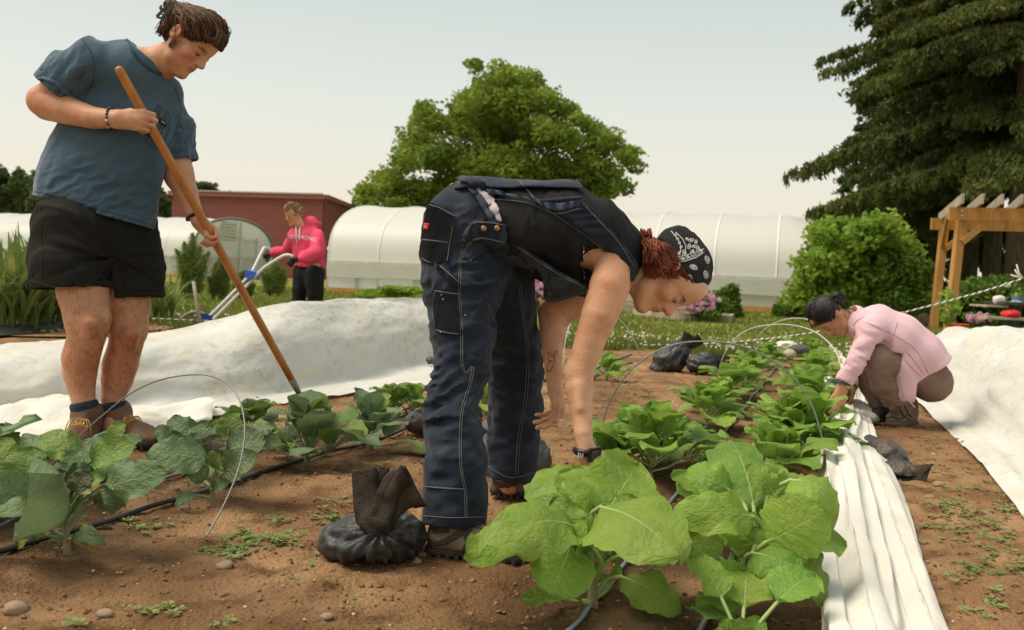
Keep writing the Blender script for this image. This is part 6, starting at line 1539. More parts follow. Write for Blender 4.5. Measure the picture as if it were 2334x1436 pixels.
# bun: looped tubes and a claw clip
g = G()
for i in range(46):
    a = rr.uniform(0, 6.28); rad = rr.uniform(.020, .034); pts = []; tl = rr.uniform(-.7, .7); tl2 = rr.uniform(-.5, .5)
    for j in range(12):
        t = a+j*.42; pts.append(hd.L(-.150+rad*math.cos(t)+tl*.014*math.sin(t), -.006+rad*.95*math.sin(t)*math.cos(tl)+rr.uniform(-.002, .002), .045+rad*math.sin(t)*math.sin(tl)*1.2+tl2*.03+.006*math.cos(t*2)))
    g.tube(pts, .0042*hd.s, 5, m=i % 4)
g.part('hair_bun', M_brownhair, man, smooth=True)
M_clip = mat('olive_clip', (.035, .040, .030), .3, spec=.5); g = G()
cpx = [(357, 38), (388, 6), (396, 14), (368, 42)]; cq = [at(x, y, 3.985) for x, y in cpx]
for p, q in zip(cq, cq[1:]+cq[:1]): g.beam(p, q, .009, .008, cw)
for t in (.25, .5, .75): a_ = cq[0]+(cq[1]-cq[0])*t; b_ = cq[3]+(cq[2]-cq[3])*t; g.beam(a_, b_, .006, .007, cw)
g.part('hair_clip', M_clip, man)
# ---- shirt
M_tee = mat('slate_blue_cotton', (.055, .100, .140), .9, c2=(.070, .118, .158), ns=4, bump=.0012, bs=120, spec=.1, sheen=.25)
T = Sdf(.0055)
AXY = (0, 1, 0)
T.ch([(205, 145, 4.0, 52), (160, 170, 4.01, 53), (116, 208, 4.01, 49)], .03)
T.ch([(372, 225, 4.18, 46), (398, 300, 4.21, 41), (411, 385, 4.22, 40)], .03)
T.fold(foldfn(.009, 7.0, 5, vim(-.5, .85), 2.0)); T.fold(creases(at(170, 210, 3.95), vim(.75, .66), .14, .009, 110, 5)); T.fold(creases(at(398, 300, 4.15), vim(.5, .8), .12, .008, 120, 3))
T.hem(at(113, 200, 4.0), vim(-.66, .75), .008, .05); 
T.hem(at(409, 366, 4.2), vim(.1, 1), .008, .05, **pbox(366, 470, 500, 345, 4.21))
T.ch([(205, 142, 4.01, 50), (290, 160, 4.06, 66), (372, 218, 4.17, 47)], .03, ax=AXY, sc=.9)
T.ch([(282, 190, 4.1, 94), (268, 290, 4.12, 124), (242, 370, 4.13, 130), (218, 440, 4.14, 136), (212, 500, 4.14, 137)], .04, ax=AXY, sc=.66)
_c1, _c2 = np.array(at(100, 215, 4.0)), np.array(at(412, 370, 4.21))
def msk(fn): return lambda P: fn(P)*np.clip((np.linalg.norm(P-_c1, axis=1)-.13)/.05, 0, 1)*np.clip((np.linalg.norm(P-_c2, axis=1)-.12)/.05, 0, 1)
T.fold(msk(foldfn(.012, 5.5, 5, vim(-.5, .85), 2.6))); T.fold(msk(creases(at(335, 475, 4.0), vim(.45, .9), .17, .012, 130, 2))); T.fold(msk(creases(at(180, 440, 4.0), vim(.25, .96), .20, .010, 90, 8))); T.fold(msk(creases(at(300, 330, 3.95), vim(.6, .8), .2, .008, 80, 6)))
T.hem(at(212, 484, 4.1), vim(-.27, .96), .016, .05)
T.hem(at(338, 129, 4.05), vim(.655, -.756), .012, .02, **pbox(270, 215, 450, 40, 4.08))
tee = cloth(T, 'tshirt', M_tee, man, 0)
su = Surf(tee)
M_tee2 = mat('slate_blue_rib', (.045, .082, .115), .9, spec=.1)
g = G(); cp = [su.hit(x, y, .001) for x, y in ((288, 92), (300, 112), (315, 134), (334, 152), (356, 165), (378, 170))]; cp = [c[0] for c in cp if c]
if len(cp) > 2: g.tube([Vector(p) for p in smoothpath(cp, 5)], .008, 8, flat=.7); g.part('collar', M_tee2, man, smooth=True)
stitches(su, [[(186, 88), (208, 120), (215, 160), (205, 200), (188, 232)], [(75, 447), (140, 462), (220, 488), (290, 508), (352, 528)], [(80, 436), (150, 452), (230, 478), (300, 498), (352, 517)], [(376, 362), (410, 360), (440, 352)], [(399, 200), (412, 250), (400, 300), (380, 340)]], .0016, M_tee2, man, 'shirt_seam')
dp = drape(su, [(358, 240), (385, 262)], [(330, 302), (362, 340)], 10, 12, .0025, .002, M_tee, man, 'chest_pocket')
stitches(su, [[(330, 300), (335, 322), (352, 338), (364, 342)], [(358, 240), (385, 264), (382, 300), (364, 342)]], .0013, mat('dark_stitch', (.035, .06, .085), .8), man, 'pocket_seam', off=.004)
drape(su, [(362, 268), (380, 280)], [(360, 280), (376, 292)], 6, 4, .006, .002, mat('black_tab', (.012, .012, .012), .6), man, 'pocket_tab')
g = G(); p = su.line([(366, 277), (374, 283)], .008, 3)
if len(p) > 1: g.tube(p, .0016, 5); g.part('tab_mark', M_white_metal, man)
g = G()
for dx, dy in ((0, 0),):
    hem = su.line([(76, 182), (100, 178), (128, 188), (148, 208), (166, 226)], .003, 5)
    if len(hem) > 2: g.tube(hem, .0085, 7, flat=.6); g.part('rolled_cuff', M_tee, man, smooth=True)
# ---- shorts
M_short = mat('black_shorts_cotton', (.014, .013, .011), .85, c2=(.020, .018, .015), ns=5, bump=.0015, bs=60, spec=.15)
T = Sdf(.006)
T.ch([(219, 490, 4.14, 112), (218, 535, 4.13, 120)], .05, ax=AXY, sc=.58)
T.ch([(176, 520, 4.09, 97), (163, 600, 4.06, 91), (160, 700, 4.05, 91)], .04, ax=AXY, sc=.95)
T.ch([(275, 530, 4.19, 84), (305, 620, 4.18, 68), (308, 720, 4.18, 64)], .03)
T.fold(foldfn(.008, 7.0, 8, vim(1, .1), 2.2)); T.fold(creases(at(250, 585, 4.0), cw, .22, .012, 9, 3, True))
T.hem(at(160, 658, 4.05), vim(.03, 1), .009, .06, **pbox(20, 850, 250, 560, 4.05))
T.hem(at(306, 680, 4.15), vim(.05, 1), .009, .06, **pbox(251, 850, 420, 560, 4.18))
sh_ = cloth(T, 'shorts', M_short, man, 0)
ss = Surf(sh_); stitches(ss, [[(72, 640), (130, 655), (190, 650), (246, 640)], [(258, 652), (310, 668), (362, 670)], [(92, 470), (94, 560), (96, 645)]], .0014, mat('shorts_thread', (.035, .032, .028), .8), man, 'shorts_seam')
# ---- wrist things
g = G(); c = at(253, 272, 3.91)
BC = [mat('bead_dark', (.03, .035, .03), .4), mat('bead_brown', (.14, .08, .06), .4), mat('bead_white', (.6, .58, .52), .35), mat('bead_gold', (.55, .36, .12), .3, metal=.6), mat('bead_plum', (.12, .07, .08), .4)]
axw = vim(1, .1)
for i in range(20):
    a = i*2*math.pi/20; p = c+(vim(0, -1)*math.cos(a)+cw*math.sin(a))*.0425; g.ball(p, .0068, 8, m=[0, 1, 0, 1, 4, 4, 2, 1, 3, 0][i % 10])
g.part('bead_bracelet', BC, man, smooth=True)
g = G(); c = at(444, 492, 4.16); ax1 = vim(.4, .9).normalized(); u = cw; w = ax1.cross(u).normalized()
g.tube([c+(u*math.cos(a)+w*math.sin(a))*.0355 for a in np.linspace(0, 6.2832, 25)], .009, 6, cap=False, flat=.5); g.part('wristband', mat('navy_band', (.012, .014, .02), .6), man, smooth=True)
# ---- socks, boots
M_sock = mat('navy_sock', (.018, .026, .045), .95, c2=(.03, .042, .065), ns=60, bump=.003, bs=90)
M_boot = mat('brown_leather', (.115, .052, .026), .55, c2=(.19, .095, .05), ns=7, bump=.002, bs=40, c3=(.05, .025, .015), ns2=16, spec=.35)
M_bsole = mat('dark_boot_sole', (.035, .025, .02), .8); M_lace = mat('gold_laces', (.48, .24, .06), .7); M_eyelet = mat('brass', (.55, .40, .15), .35, metal=.8)
for (ax_, ay, aY, tx, ty) in ((192, 925, 4.08, 178, 1030), (256, 925, 4.18, 350, 1030)):
    a = at(ax_, ay, aY); b = at(ax_+4, ay+20, aY); g = G(); dd = (b-a).normalized()
    g.tube([a-dd*.018, a-dd*.010, a, a+dd*.01, b+dd*.03], [.050, .056, .057, .0555, .054], 24); g.part('sock', M_sock, man, smooth=True)
    toe = onsoil(tx, ty); hl = Vector((b.x, b.y+.03, 0)); dr = (toe-hl); dr.z = 0; dr.normalize(); toe = hl+dr*.31; hl = hl-dr*.07
    toe.z = hl.z = .012
    up_, Pp = shoe(man, hl, toe, .112, .085, M_boot, M_bsole, ankle=at(ax_+4, ay+22, aY), ar=.060, vox=.0055, sole_h=.034)
    sf = Surf(up_)
    g = G(); ge = G(); fr = dr; sdv = Vector((-dr.y, dr.x, 0)); apx = at(ax_+4, ay+16, aY)
    prev = None
    for i in range(8):
        t = i/7; base = apx+Vector((0, 0, -.015-.125*t))+fr*(.02+.085*t**1.8)
        hw = .020+.006*t
        L1, n1 = sf.near(base+fr*.08+sdv*hw+Vector((0, 0, .03)), .003); R1, n2 = sf.near(base+fr*.08-sdv*hw+Vector((0, 0, .03)), .003)
        for p, n_ in ((L1, n1), (R1, n2)): ge.ball(p, .005, 8)
        if prev: g.tube([prev[0], (prev[0]+R1)/2+fr*.008, R1], .0034, 5); g.tube([prev[1], (prev[1]+L1)/2+fr*.009, L1], .0034, 5)
        else: top_ = (L1+R1)/2+fr*.008
        prev = (L1, R1)
    for s_ in (-1, 1):
        for q_ in (1.0, .75): g.tube([Vector(p) for p in smoothpath([top_, top_+sdv*s_*.035*q_+fr*.02+Vector((0, 0, .004)), top_+sdv*s_*.05*q_+fr*.035+Vector((0, 0, -.05*q_)), top_+sdv*s_*.03*q_+fr*.03+Vector((0, 0, -.075*q_)), top_+fr*.014-Vector((0, 0, .012))], 5)], .0026, 5)
        g.tube([Vector(p) for p in smoothpath([top_, top_+sdv*s_*.02+fr*.03-Vector((0, 0, .04)), top_+sdv*s_*.05+fr*.05-Vector((0, 0, .11))], 5)], .0024, 5)
    g.part('laces', M_lace, up_, smooth=True); ge.part('eyelets', M_eyelet, up_, smooth=True)
# ================================================================== STOOPING WOMAN
wom = thing('person', Vector((at(1110, 1200, 3.0).x, 3.0, 0)), 'person in dark denim overalls, black tank top and bandana stooping over the kale', 'person')
hw = Head(at(1521, 628, 2.97), vim(.19, .97, .20), vim(.975, -.20, .0), .97)
B = Sdf(.0045)
for dy in (-.085, .085):
    B.ch([(1110, 512, 3.03+dy, 62), (1220, 520, 3.02+dy, 62), (1320, 540, 3.0+dy, 62), (1390, 575, 2.99+dy, 52)], .06)
B.ch([(1390, 570, 2.98, 66), (1440, 602, 2.97, 44), (1480, 622, 2.97, 40), (1505, 628, 2.97, 40)], .03)
B.c((1440, 640, 2.96, 22), (1462, 672, 2.96, 20), .03)
for Y1 in (2.86,): B.ch([(1398, 596, Y1, 38), (1390, 650, Y1-.02, 46), (1368, 715, Y1-.03, 42), (1345, 775, Y1-.03, 35), (1320, 848, Y1-.03, 32)], .010)
B.ch([(1320, 846, 2.83, 33), (1320, 885, 2.82, 32), (1325, 930, 2.80, 26), (1329, 985, 2.77, 21), (1335, 1028, 2.76, 19)], .010)
hand(B, at(1338, 1032, 2.76), vim(.62, .78, -.15), vim(-.5, .25, -.9), True, 1.0, curl=(.35, .4, .25), thumb=(.5, .7, .3), spread=.06)
B.ch([(1370, 620, 3.16, 48), (1320, 680, 3.18, 42), (1268, 712, 3.19, 36)], .03)
B.ch([(1262, 716, 3.19, 33), (1258, 760, 3.17, 28), (1260, 810, 3.14, 22), (1264, 872, 3.12, 18)], .025)
hand(B, at(1266, 876, 3.12), vim(.12, .95, .1), vim(-.95, .15, .35), False, .96, curls=((.75, .35, .2), (.9, .35, .2), (1.0, .4, .2), (1.1, .4, .25)), thumb=(.35, .9, .25), tb=(.05, .1), spread=.03)
# legs inside the denim
B.ch([(1060, 530, 3.0, 62), (1055, 700, 2.92, 48), (1050, 850, 2.86, 38), (1036, 960, 2.82, 36), (1034, 1180, 2.74, 34), (1030, 1215, 2.72, 32)], .03)
B.ch([(1100, 530, 3.12, 58), (1165, 760, 3.24, 36), (1175, 880, 3.32, 32), (1168, 1070, 3.42, 30), (1163, 1100, 3.43, 28)], .03)
B.ell(at(1301, 852, 2.82), np.eye(3), (.013, .016, .018), .012); B.c((1318, 880, 2.79, 10), (1322, 930, 2.77, 8), .02)
hw.build(B)
body(B, wom, M_skin2, hw, flush=.8, spots=[(at(1320, 850, 2.72), .045, (.92, .70, .64)), (at(1380, 640, 2.75), .08, (1.0, .88, .8)), (at(1262, 705, 3.1), .05, (.95, .78, .72)), (at(1262, 940, 3.05), .03, (.9, .72, .66)), (at(1385, 1065, 2.7), .03, (.95, .72, .66))])
M_aub = [mat('auburn_hair', (.13, .030, .012), .55, spec=.25), mat('auburn_light', (.26, .065, .020), .55, spec=.25), mat('auburn_dark', (.05, .014, .008), .6, spec=.2), mat('auburn_copper', (.20, .045, .014), .5, spec=.3)]
hw.eyes(wom, M_skin2, sides=(-1,), brow=mat('brown_brow', (.12, .06, .03), .7))
# brown hairline under the bandana
hc = Sdf(.004); hw.e(hc, (-.012, 0, .042), (.097, .080, .091), .01); hc.half(hw.L(.052, 0, .052), hw.X*.72-hw.Z*.69, .006); hc.half(hw.L(-.05, 0, -.01), -hw.Z, .01)
V, Q = hc.build(); part('hairline', V, Q, mat('brown_hairline', (.10, .045, .022), .6), wom)
strands(hw, [(.084, -.03, .088), (.066, -.056, .072), (.042, -.072, .052), (.018, -.078, .030)], [(.03, -.07, .11), (-.01, -.08, .08), (-.04, -.08, .05), (-.06, -.07, .02)], [(.065, -.055, .098), (.035, -.075, .078), (.01, -.084, .058), (-.02, -.084, .025)], 150, .0020, [MATS['brown_hairline'], M_aub[0], M_aub[2]], wom, 'hairline_locks', seed=6, jit=.004, ell=((-.012, 0, .042), (.0965, .080, .0905)), lj=.012, proj=True)
# ponytail: auburn mass of curls over the near side of the neck
g = G(); rr = random.Random(11)
core = Sdf(.006)
for (x, y, Y, r) in ((1472, 556, 2.92, 14), (1492, 575, 2.89, 24), (1502, 598, 2.87, 30), (1516, 608, 2.89, 16), (1478, 592, 2.89, 18), (1490, 618, 2.88, 15)): core.ell(at(x, y, Y), np.eye(3), np.array([r, r*.8, r])*.92*Y/F, .02)
V, Q = core.build(); V = V+vnormals(V, Q)*(.006*fbm(V, 45, 3, 3))[:, None]; part('ponytail', V, Q, M_aub[0], wom)
anchor = at(1478, 552, 2.92)
for i in range(620):
    t = rr.random()*1.18; a_ = rr.uniform(-.2, 1); mid = at(1468+t*58, 570+rr.uniform(-4, 30)+t*4, 2.83+abs(t-.5)*.08+rr.uniform(-.01, .03)); ex_ = at(1468+t*72, 600+rr.uniform(-8, 28), 2.84+abs(t-.5)*.1+rr.uniform(-.01, .04)); tip = ex_+vim(rr.uniform(-.012, .02), rr.uniform(-.012, .016), rr.uniform(-.01, .01)); st = anchor+vim(rr.uniform(-.012, .022), rr.uniform(-.012, .014), rr.uniform(-.01, .02))
    pts = [Vector(p) for p in smoothpath([st, (st+mid)/2+vim(rr.uniform(-.012, .012), -.004, .012), mid, ex_, tip], 4)]; ph = rr.uniform(0, 6)
    pts = [p+vim(.003*math.sin(j*.7+ph), .003*math.cos(j*.8+ph), 0) for j, p in enumerate(pts)]
    k = len(pts); g.tube(pts, [.0021*(1.1-.7*j/k) for j in range(k)], 4, m=rr.choice([0, 0, 1, 1, 2, 3, 3]))
g.part('ponytail_locks', M_aub, wom, smooth=True)
g = G()
for i in range(60):
    st = at(1460+rr.uniform(-2, 26), 524+rr.uniform(-4, 14), 2.95+rr.uniform(-.05, .03)); en = anchor+vim(rr.uniform(-.012, .012), rr.uniform(-.01, .02), .01); g.tube([Vector(p) for p in smoothpath([st, (st+en)/2+vim(0, -.004, .010), en], 4)], .0020, 4, m=rr.choice([0, 1, 2, 3]))
g.part('crown_locks', M_aub, wom, smooth=True)
# bandana
M_band = mat('black_bandana', (.012, .012, .013), .8, c2=(.022, .022, .023), ns=7, bump=.001, bs=60, spec=.2)
bs_ = Sdf(.004); hw.e(bs_, (-.016, 0, .047), (.104, .087, .096), .01); hw.e(bs_, (-.085, 0, .050), (.062, .070, .060), .03)
bs_.fold(foldfn(.0035, 14, 3, hw.X, 3)); bs_.half(hw.L(.047, 0, .064), hw.X*.62-hw.Z*.79, .004); bs_.half(hw.L(-.07, 0, .012), -hw.Z*.93+hw.X*.36, .004)
V, Q = bs_.build(); band = part('bandana', V, Q, M_band, wom); sb = Surf(band)
M_print = mat('white_print', (.62, .61, .58), .8); g = G()
def ring(cx, cy, rx, ry, rot, r=.0011, surf=sb, gg=g, n=14):
    pts = []
    for i in range(n+1):
        a = i*2*math.pi/n; x = rx*math.cos(a)*(1+.25*math.sin(a)); y = ry*math.sin(a); h_ = surf.hit(cx+x*math.cos(rot)-y*math.sin(rot), cy+x*math.sin(rot)+y*math.cos(rot), .0008)
        if h_: pts.append(h_[0])
    if len(pts) > 4: gg.tube(pts, r, 4, cap=False)
for cx, cy, rot in ((1612, 592, 1.3), (1581, 609, .4), (1609, 626, 1.4), (1570, 631, .5), (1603, 650, .3), (1618, 662, 1.2)):
    ring(cx, cy, 8.5, 4.8, rot, .0014); ring(cx, cy, 5.5, 2.6, rot, .0012); ring(cx, cy, 2, 1, rot, .0016)
def pl(L_, r=.0011):
    p = sb.line(L_, .0008, 3)
    if len(p) > 1: g.tube(p, r, 4)
for off_ in (0, 13):
    pl([(1535+off_*.1, 599-off_), (1560, 596-off_), (1585, 588-off_), (1604, 575-off_*.6)], .0013)
pl([(1530, 527), (1545, 545), (1552, 562), (1550, 580)], .0013); pl([(1540, 530), (1556, 545), (1563, 560), (1562, 578)], .0013)
for i in range(9): ring(1541+i*7, 592-i*.8-(i > 4)*(i-4)*2.2, 2.2, 4.6, .2, .0009, n=8)
for i in range(5): ring(1540+i*4.2, 536+i*9, 2, 3.6, 1.0, .0009, n=8)
for cx, cy, r_ in ((1571, 562, 6), (1582, 562, 5), (1560, 578, 6), (1556, 590, 4), (1590, 566, 6), (1548, 578, 4), (1575, 548, 6), (1586, 552, 5), (1566, 545, 4), (1597, 571, 4), (1578, 574, 5), (1568, 585, 3)):
    ring(cx, cy, r_, r_*.6, rr.uniform(0, 3), .0011, n=10); ring(cx, cy, r_*.4, r_*.3, 0, .0013, n=6)
p_ = g.part('bandana_print', M_print, band, smooth=True); p_['kind'] = 'stuff'
# ---- tank top
M_tank = mat('black_jersey', (.012, .012, .012), .85, c2=(.019, .018, .017), ns=4, bump=.0015, bs=50, spec=.18)
T = Sdf(.0055)
for dy in (-.085, .085):
    T.ch([(1115, 512, 3.03+dy, 84), (1200, 510, 3.02+dy, 88), (1290, 516, 3.01+dy, 90), (1350, 540, 3.0+dy, 86), (1400, 568, 2.99+dy, 66)], .05)
T.ch([(1250, 560, 3.02, 84), (1330, 590, 3.0, 84)], .06); T.ch([(1380, 560, 2.98, 76), (1430, 590, 2.97, 58), (1452, 600, 2.97, 50)], .03)
T.fold(foldfn(.008, 7, 14, vim(.2, 1), 2.0)); T.fold(creases(at(1200, 540, 2.85), vim(1, .1), .2, .006, 90, 3))
T.c((1362, 600, 2.72, 62), (1372, 640, 2.90, 56), .006, -1)
T.hem(at(1458, 606, 2.96), vim(.93, .36), .008, .03)
tank = cloth(T, 'tank_top', M_tank, wom, 0)
st_tank = Surf(tank)
g = G(); pts = [st_tank.hit(x, y, .001) for x, y in ((1337, 545), (1329, 565), (1326, 590), (1328, 615), (1333, 640))]; pts = [p[0] for p in pts if p]
if len(pts) > 2: g.tube([Vector(p) for p in smoothpath(pts, 4)], .0045, 6); g.part('armhole_binding', M_tank, wom, smooth=True)
g = G()
for i in range(9):
    h_ = st_tank.hit(1331-min(i, 4)*1.2+max(0, i-5)*.8, 552+i*10, .004)
    if h_ and i != 4: g.beam(h_[0]-_U*.004, h_[0]+_U*.004+_R*.002, .002, .002)
if g.V: g.part('armhole_lettering', M_print, wom)['kind'] = 'stuff'
# ---- denim
M_den = mat('dark_denim', (.011, .016, .027), .85, c2=(.018, .026, .042), ns=5, bump=.0010, bs=300, c3=(.040, .050, .070), ns2=11, spec=.2, det=8, sheen=.1)
M_den2 = mat('worn_denim', (.035, .048, .075), .85, c2=(.06, .075, .105), ns=30, bump=.001, bs=200, spec=.2)
M_sti = mat('denim_thread', (.15, .15, .14), .8)
T = Sdf(.0055)
for dy in (-.07, .07): T.ch([(1062, 512, 3.03+dy, 96), (1100, 500, 3.03+dy, 88)], .06)
T.ch([(1060, 540, 2.99, 100), (1060, 600, 2.97, 100), (1056, 650, 2.94, 93), (1057, 700, 2.92, 83), (1055, 760, 2.89, 76), (1052, 830, 2.86, 70), (1040, 885, 2.83, 67), (1036, 950, 2.80, 70), (1037, 1050, 2.76, 73), (1035, 1250, 2.72, 75)], .03)
T.ch([(1120, 560, 3.10, 88), (1132, 620, 3.13, 86), (1150, 700, 3.18, 74), (1170, 780, 3.24, 63), (1176, 860, 3.30, 61), (1177, 920, 3.34, 60), (1168, 1000, 3.38, 58), (1162, 1150, 3.43, 57)], .03)
T.fold(foldfn(.008, 6, 21, vim(.15, 1), 2.0)); T.fold(creases(at(1090, 640, 2.85), vim(.25, 1), .22, .011, 105, 4)); T.fold(creases(at(1045, 890, 2.75), vim(.3, 1), .17, .013, 100, 7)); T.fold(creases(at(1180, 840, 3.2), vim(-.3, 1), .2, .009, 90, 9)); T.fold(creases(at(1030, 1080, 2.7), vim(.2, 1), .14, .006, 80, 12)); T.fold(creases(at(1165, 990, 3.35), vim(.2, 1), .12, .008, 110, 2))
T.hem(at(1036, 1190, 2.73), vim(.0, 1, 0), .010, .05, **pbox(930, 1350, 1150, 1120, 2.73, .3))
T.hem(at(1163, 1088, 3.43), vim(-.12, 1, 0), .010, .05, **pbox(1060, 1260, 1270, 1010, 3.43, .3))
jeans = cloth(T, 'overalls', M_den, wom, 0); sj = Surf(jeans)
# back panel of the overalls lying over the spine
T = Sdf(.0055)
for dy in (-.085, .085): T.ch([(1085, 500, 3.03+dy, 96), (1200, 510, 3.02+dy, 98), (1290, 514, 3.01+dy, 99), (1345, 532, 3.0+dy, 94)], .05)
T.fold(foldfn(.005, 8, 31, vim(1, .1), 2.0)); T.hem(at(1120, 452, 2.95), vim(-.03, 1, .25), .009, .03); T.hem(at(1322, 440, 3.0), vim(.97, -.22), .009, .04); T.half(at(1040, 450, 3), vim(-1, .2), .004)
bp_ = cloth(T, 'back_panel', M_den, wom, 0); sbp = Surf(bp_, jeans, tank)
allc = Surf(bp_, tank, jeans)
# strap from the back panel over the shoulder
drape(st_tank, [(1318, 452), (1365, 500), (1410, 548), (1446, 598), (1449, 640)], [(1215, 460), (1290, 502), (1350, 545), (1400, 590), (1432, 646)], 34, 6, .010, .004, M_den, wom, 'strap')
dside = drape(Surf(tank, jeans), [(1108, 440), (1180, 452), (1260, 470), (1322, 462)], [(1112, 452), (1200, 462), (1262, 486), (1318, 476)], 26, 3, .018, .004, M_den2, wom, 'panel_edge')
# waistband roll with ruffled lining at the open side
drape(Surf(bp_, jeans), [(1045, 408), (1075, 410), (1110, 425), (1132, 442)], [(1050, 420), (1075, 424), (1105, 440), (1122, 456)], 16, 4, .012, .006, M_den, wom, 'waistband')
M_lin = mat('pale_pink_lining', (.52, .44, .46), .85, bump=.004, bs=60)
drape(Surf(tank, jeans, bp_), [(1088, 424), (1115, 446), (1135, 475), (1146, 503)], [(1078, 432), (1105, 458), (1122, 485), (1136, 505)], 20, 4, .010, .003, M_lin, wom, 'lining', wav=.002)
drape(Surf(tank, jeans), [(1070, 424), (1100, 452), (1122, 486), (1132, 508)], [(1060, 430), (1090, 462), (1112, 496), (1124, 512)], 20, 3, .012, .004, M_den2, wom, 'side_placket')
# side flap with buttons, front edge running down to the bib
T2 = Surf(tank, jeans)
drape(T2, [(1068, 508), (1100, 502), (1150, 508), (1162, 532)], [(1058, 540), (1095, 548), (1135, 560), (1160, 552)], 22, 6, .016, .005, M_den, wom, 'side_flap')
g = G()
M_but = mat('brass_button', (.35, .22, .10), .4, metal=.7)
for x, y in ((1104, 515), (1135, 518)):
    h_ = T2.hit(x, y, .022); g.lathe(h_[0], [(0, .002), (.007, .002), (.0085, 0), (.0085, -.003)], 12, ax=-ray(x, y).normalized())
g.part('button', M_but, wom, smooth=True)
# bib hanging at the front
def sheet(U_, L_, nu, nv, th, m, name, bulge=.02, wob=.003):
    U_ = smoothpath([at(*p) for p in U_], 8); L_ = smoothpath([at(*p) for p in L_], 8); V = []
    for i in range(nu+1):
        a = U_[int(round(i/nu*(len(U_)-1)))]; b = L_[int(round(i/nu*(len(L_)-1)))]
        for j in range(nv+1):
            t = j/nv; p = a+(b-a)*t; p = p+np.array(cw)*(bulge*math.sin(math.pi*t)+wob*math.sin(i*.7+j*1.1)); V.append(p)
    n = nv+1; Q = [(i*n+j, (i+1)*n+j, (i+1)*n+j+1, i*n+j+1) for i in range(nu) for j in range(nv)]; b = len(V)
    V2 = [v-np.array(cw)*th for v in V]; rim = list(range(0, n))+[i*n+nv for i in range(1, nu+1)]+[nu*n+j for j in range(nv-1, -1, -1)]+[i*n for i in range(nu-1, 0, -1)]
    Q2 = [tuple(b+q for q in f[::-1]) for f in Q]+[(rim[i], rim[(i+1) % len(rim)], b+rim[(i+1) % len(rim)], b+rim[i]) for i in range(len(rim))]
    return part(name, V+V2, Q+Q2, m, wom)
bib = sheet([(1110, 545, 2.86), (1165, 548, 2.84), (1215, 580, 2.82), (1270, 615, 2.81), (1342, 655, 2.82)], [(1135, 600, 2.93), (1190, 610, 2.93), (1236, 632, 2.95), (1247, 688, 2.98), (1345, 667, 2.92)], 40, 10, .006, M_den, 'bib', .03)
sbib = Surf(bib); 
drape(sbib, [(1258, 628), (1304, 640)], [(1252, 650), (1292, 658)], 8, 6, .004, .003, M_den, wom, 'bib_pocket')
stitches(sbib, [[(1120, 552), (1165, 555), (1215, 587), (1270, 622), (1335, 656)], [(1256, 630), (1303, 642), (1292, 658)], [(1240, 634), (1250, 682), (1340, 662)]], .0011, M_sti, wom, 'bib_seam')
h_ = sbib.hit(1254, 668, .003); g = G()
if h_: g.lathe(h_[0], [(0, .002), (.006, .002), (.0075, 0)], 12, ax=-ray(1254, 668).normalized()); g.part('button', mat('dull_button', (.06, .055, .05), .4, metal=.5), wom, smooth=True)
# pockets on the seat and thigh
sjb = Surf(jeans, bp_)
drape(sjb, [(978, 462), (1000, 470), (1038, 492)], [(957, 590), (985, 602), (1020, 598)], 34, 40, .007, .004, M_den, wom, 'back_pocket')
drape(sj, [(990, 658), (1020, 662), (1047, 664)], [(992, 752), (1020, 760), (1048, 762)], 26, 30, .005, .003, M_den, wom, 'thigh_pocket')
drape(sj, [(1058, 545), (1100, 540), (1145, 548)], [(1050, 580), (1060, 590), (1070, 600)], 14, 10, .006, .003, M_den, wom, 'hip_pocket')
drape(sj, [(996, 600), (1046, 640)], [(994, 612), (1046, 658)], 10, 4, .012, .004, M_den, wom, 'hammer_loop')
sp = Surf(*[o for o in wom.children if o.name.split('.')[0] in ('overalls', 'back_panel', 'back_pocket', 'thigh_pocket', 'hip_pocket', 'strap', 'side_flap', 'panel_edge', 'hammer_loop', 'tank_top')])
L2 = []
def dbl(pts, d=5):
    L2.append(pts); L2.append([(x+d*.9, y+d*.35) for x, y in pts])
dbl([(1050, 555), (1046, 620), (1047, 700), (1050, 760), (1050, 830)]); dbl([(1050, 830), (1060, 850), (1075, 835), (1070, 870), (1052, 930), (1047, 990), (1048, 1060), (1058, 1120), (1060, 1182)])
dbl([(966, 1108), (1010, 1112), (1058, 1114)], 4); L2.append([(964, 1176), (1030, 1180), (1104, 1178)])
dbl([(978, 466), (1002, 474), (1038, 494)], 4); dbl([(958, 545), (990, 548), (1020, 552)], 4); L2.append([(1036, 498), (1024, 560), (1016, 598), (990, 602), (960, 588)])
dbl([(990, 662), (1020, 667), (1046, 669)], 4); dbl([(994, 752), (1020, 758), (1048, 760)], 4); L2.append([(992, 664), (986, 700), (992, 750)])
dbl([(1056, 548), (1070, 512), (1100, 506), (1150, 512)], 4); dbl([(1050, 590), (1066, 556), (1095, 542), (1146, 552)], 4)
dbl([(1112, 452), (1200, 462), (1262, 486), (1320, 474)], 4); L2.append([(1225, 464), (1290, 506), (1350, 549), (1400, 594), (1430, 640)]); L2.append([(1326, 462), (1368, 506), (1412, 555), (1444, 606)])
dbl([(1182, 412), (1200, 432), (1216, 452)], 4); L2.append([(1110, 410), (1180, 408), (1250, 410), (1305, 420)])
dbl([(1180, 640), (1190, 720), (1200, 800), (1196, 900), (1180, 1000), (1175, 1080)], 6); L2.append([(1110, 1040), (1160, 1048), (1216, 1040)]); L2.append([(1112, 1062), (1160, 1088), (1218, 1078)])
dbl([(998, 602), (1046, 644)], 4)
stitches(sp, L2, .0011, M_sti, wom, 'seam')
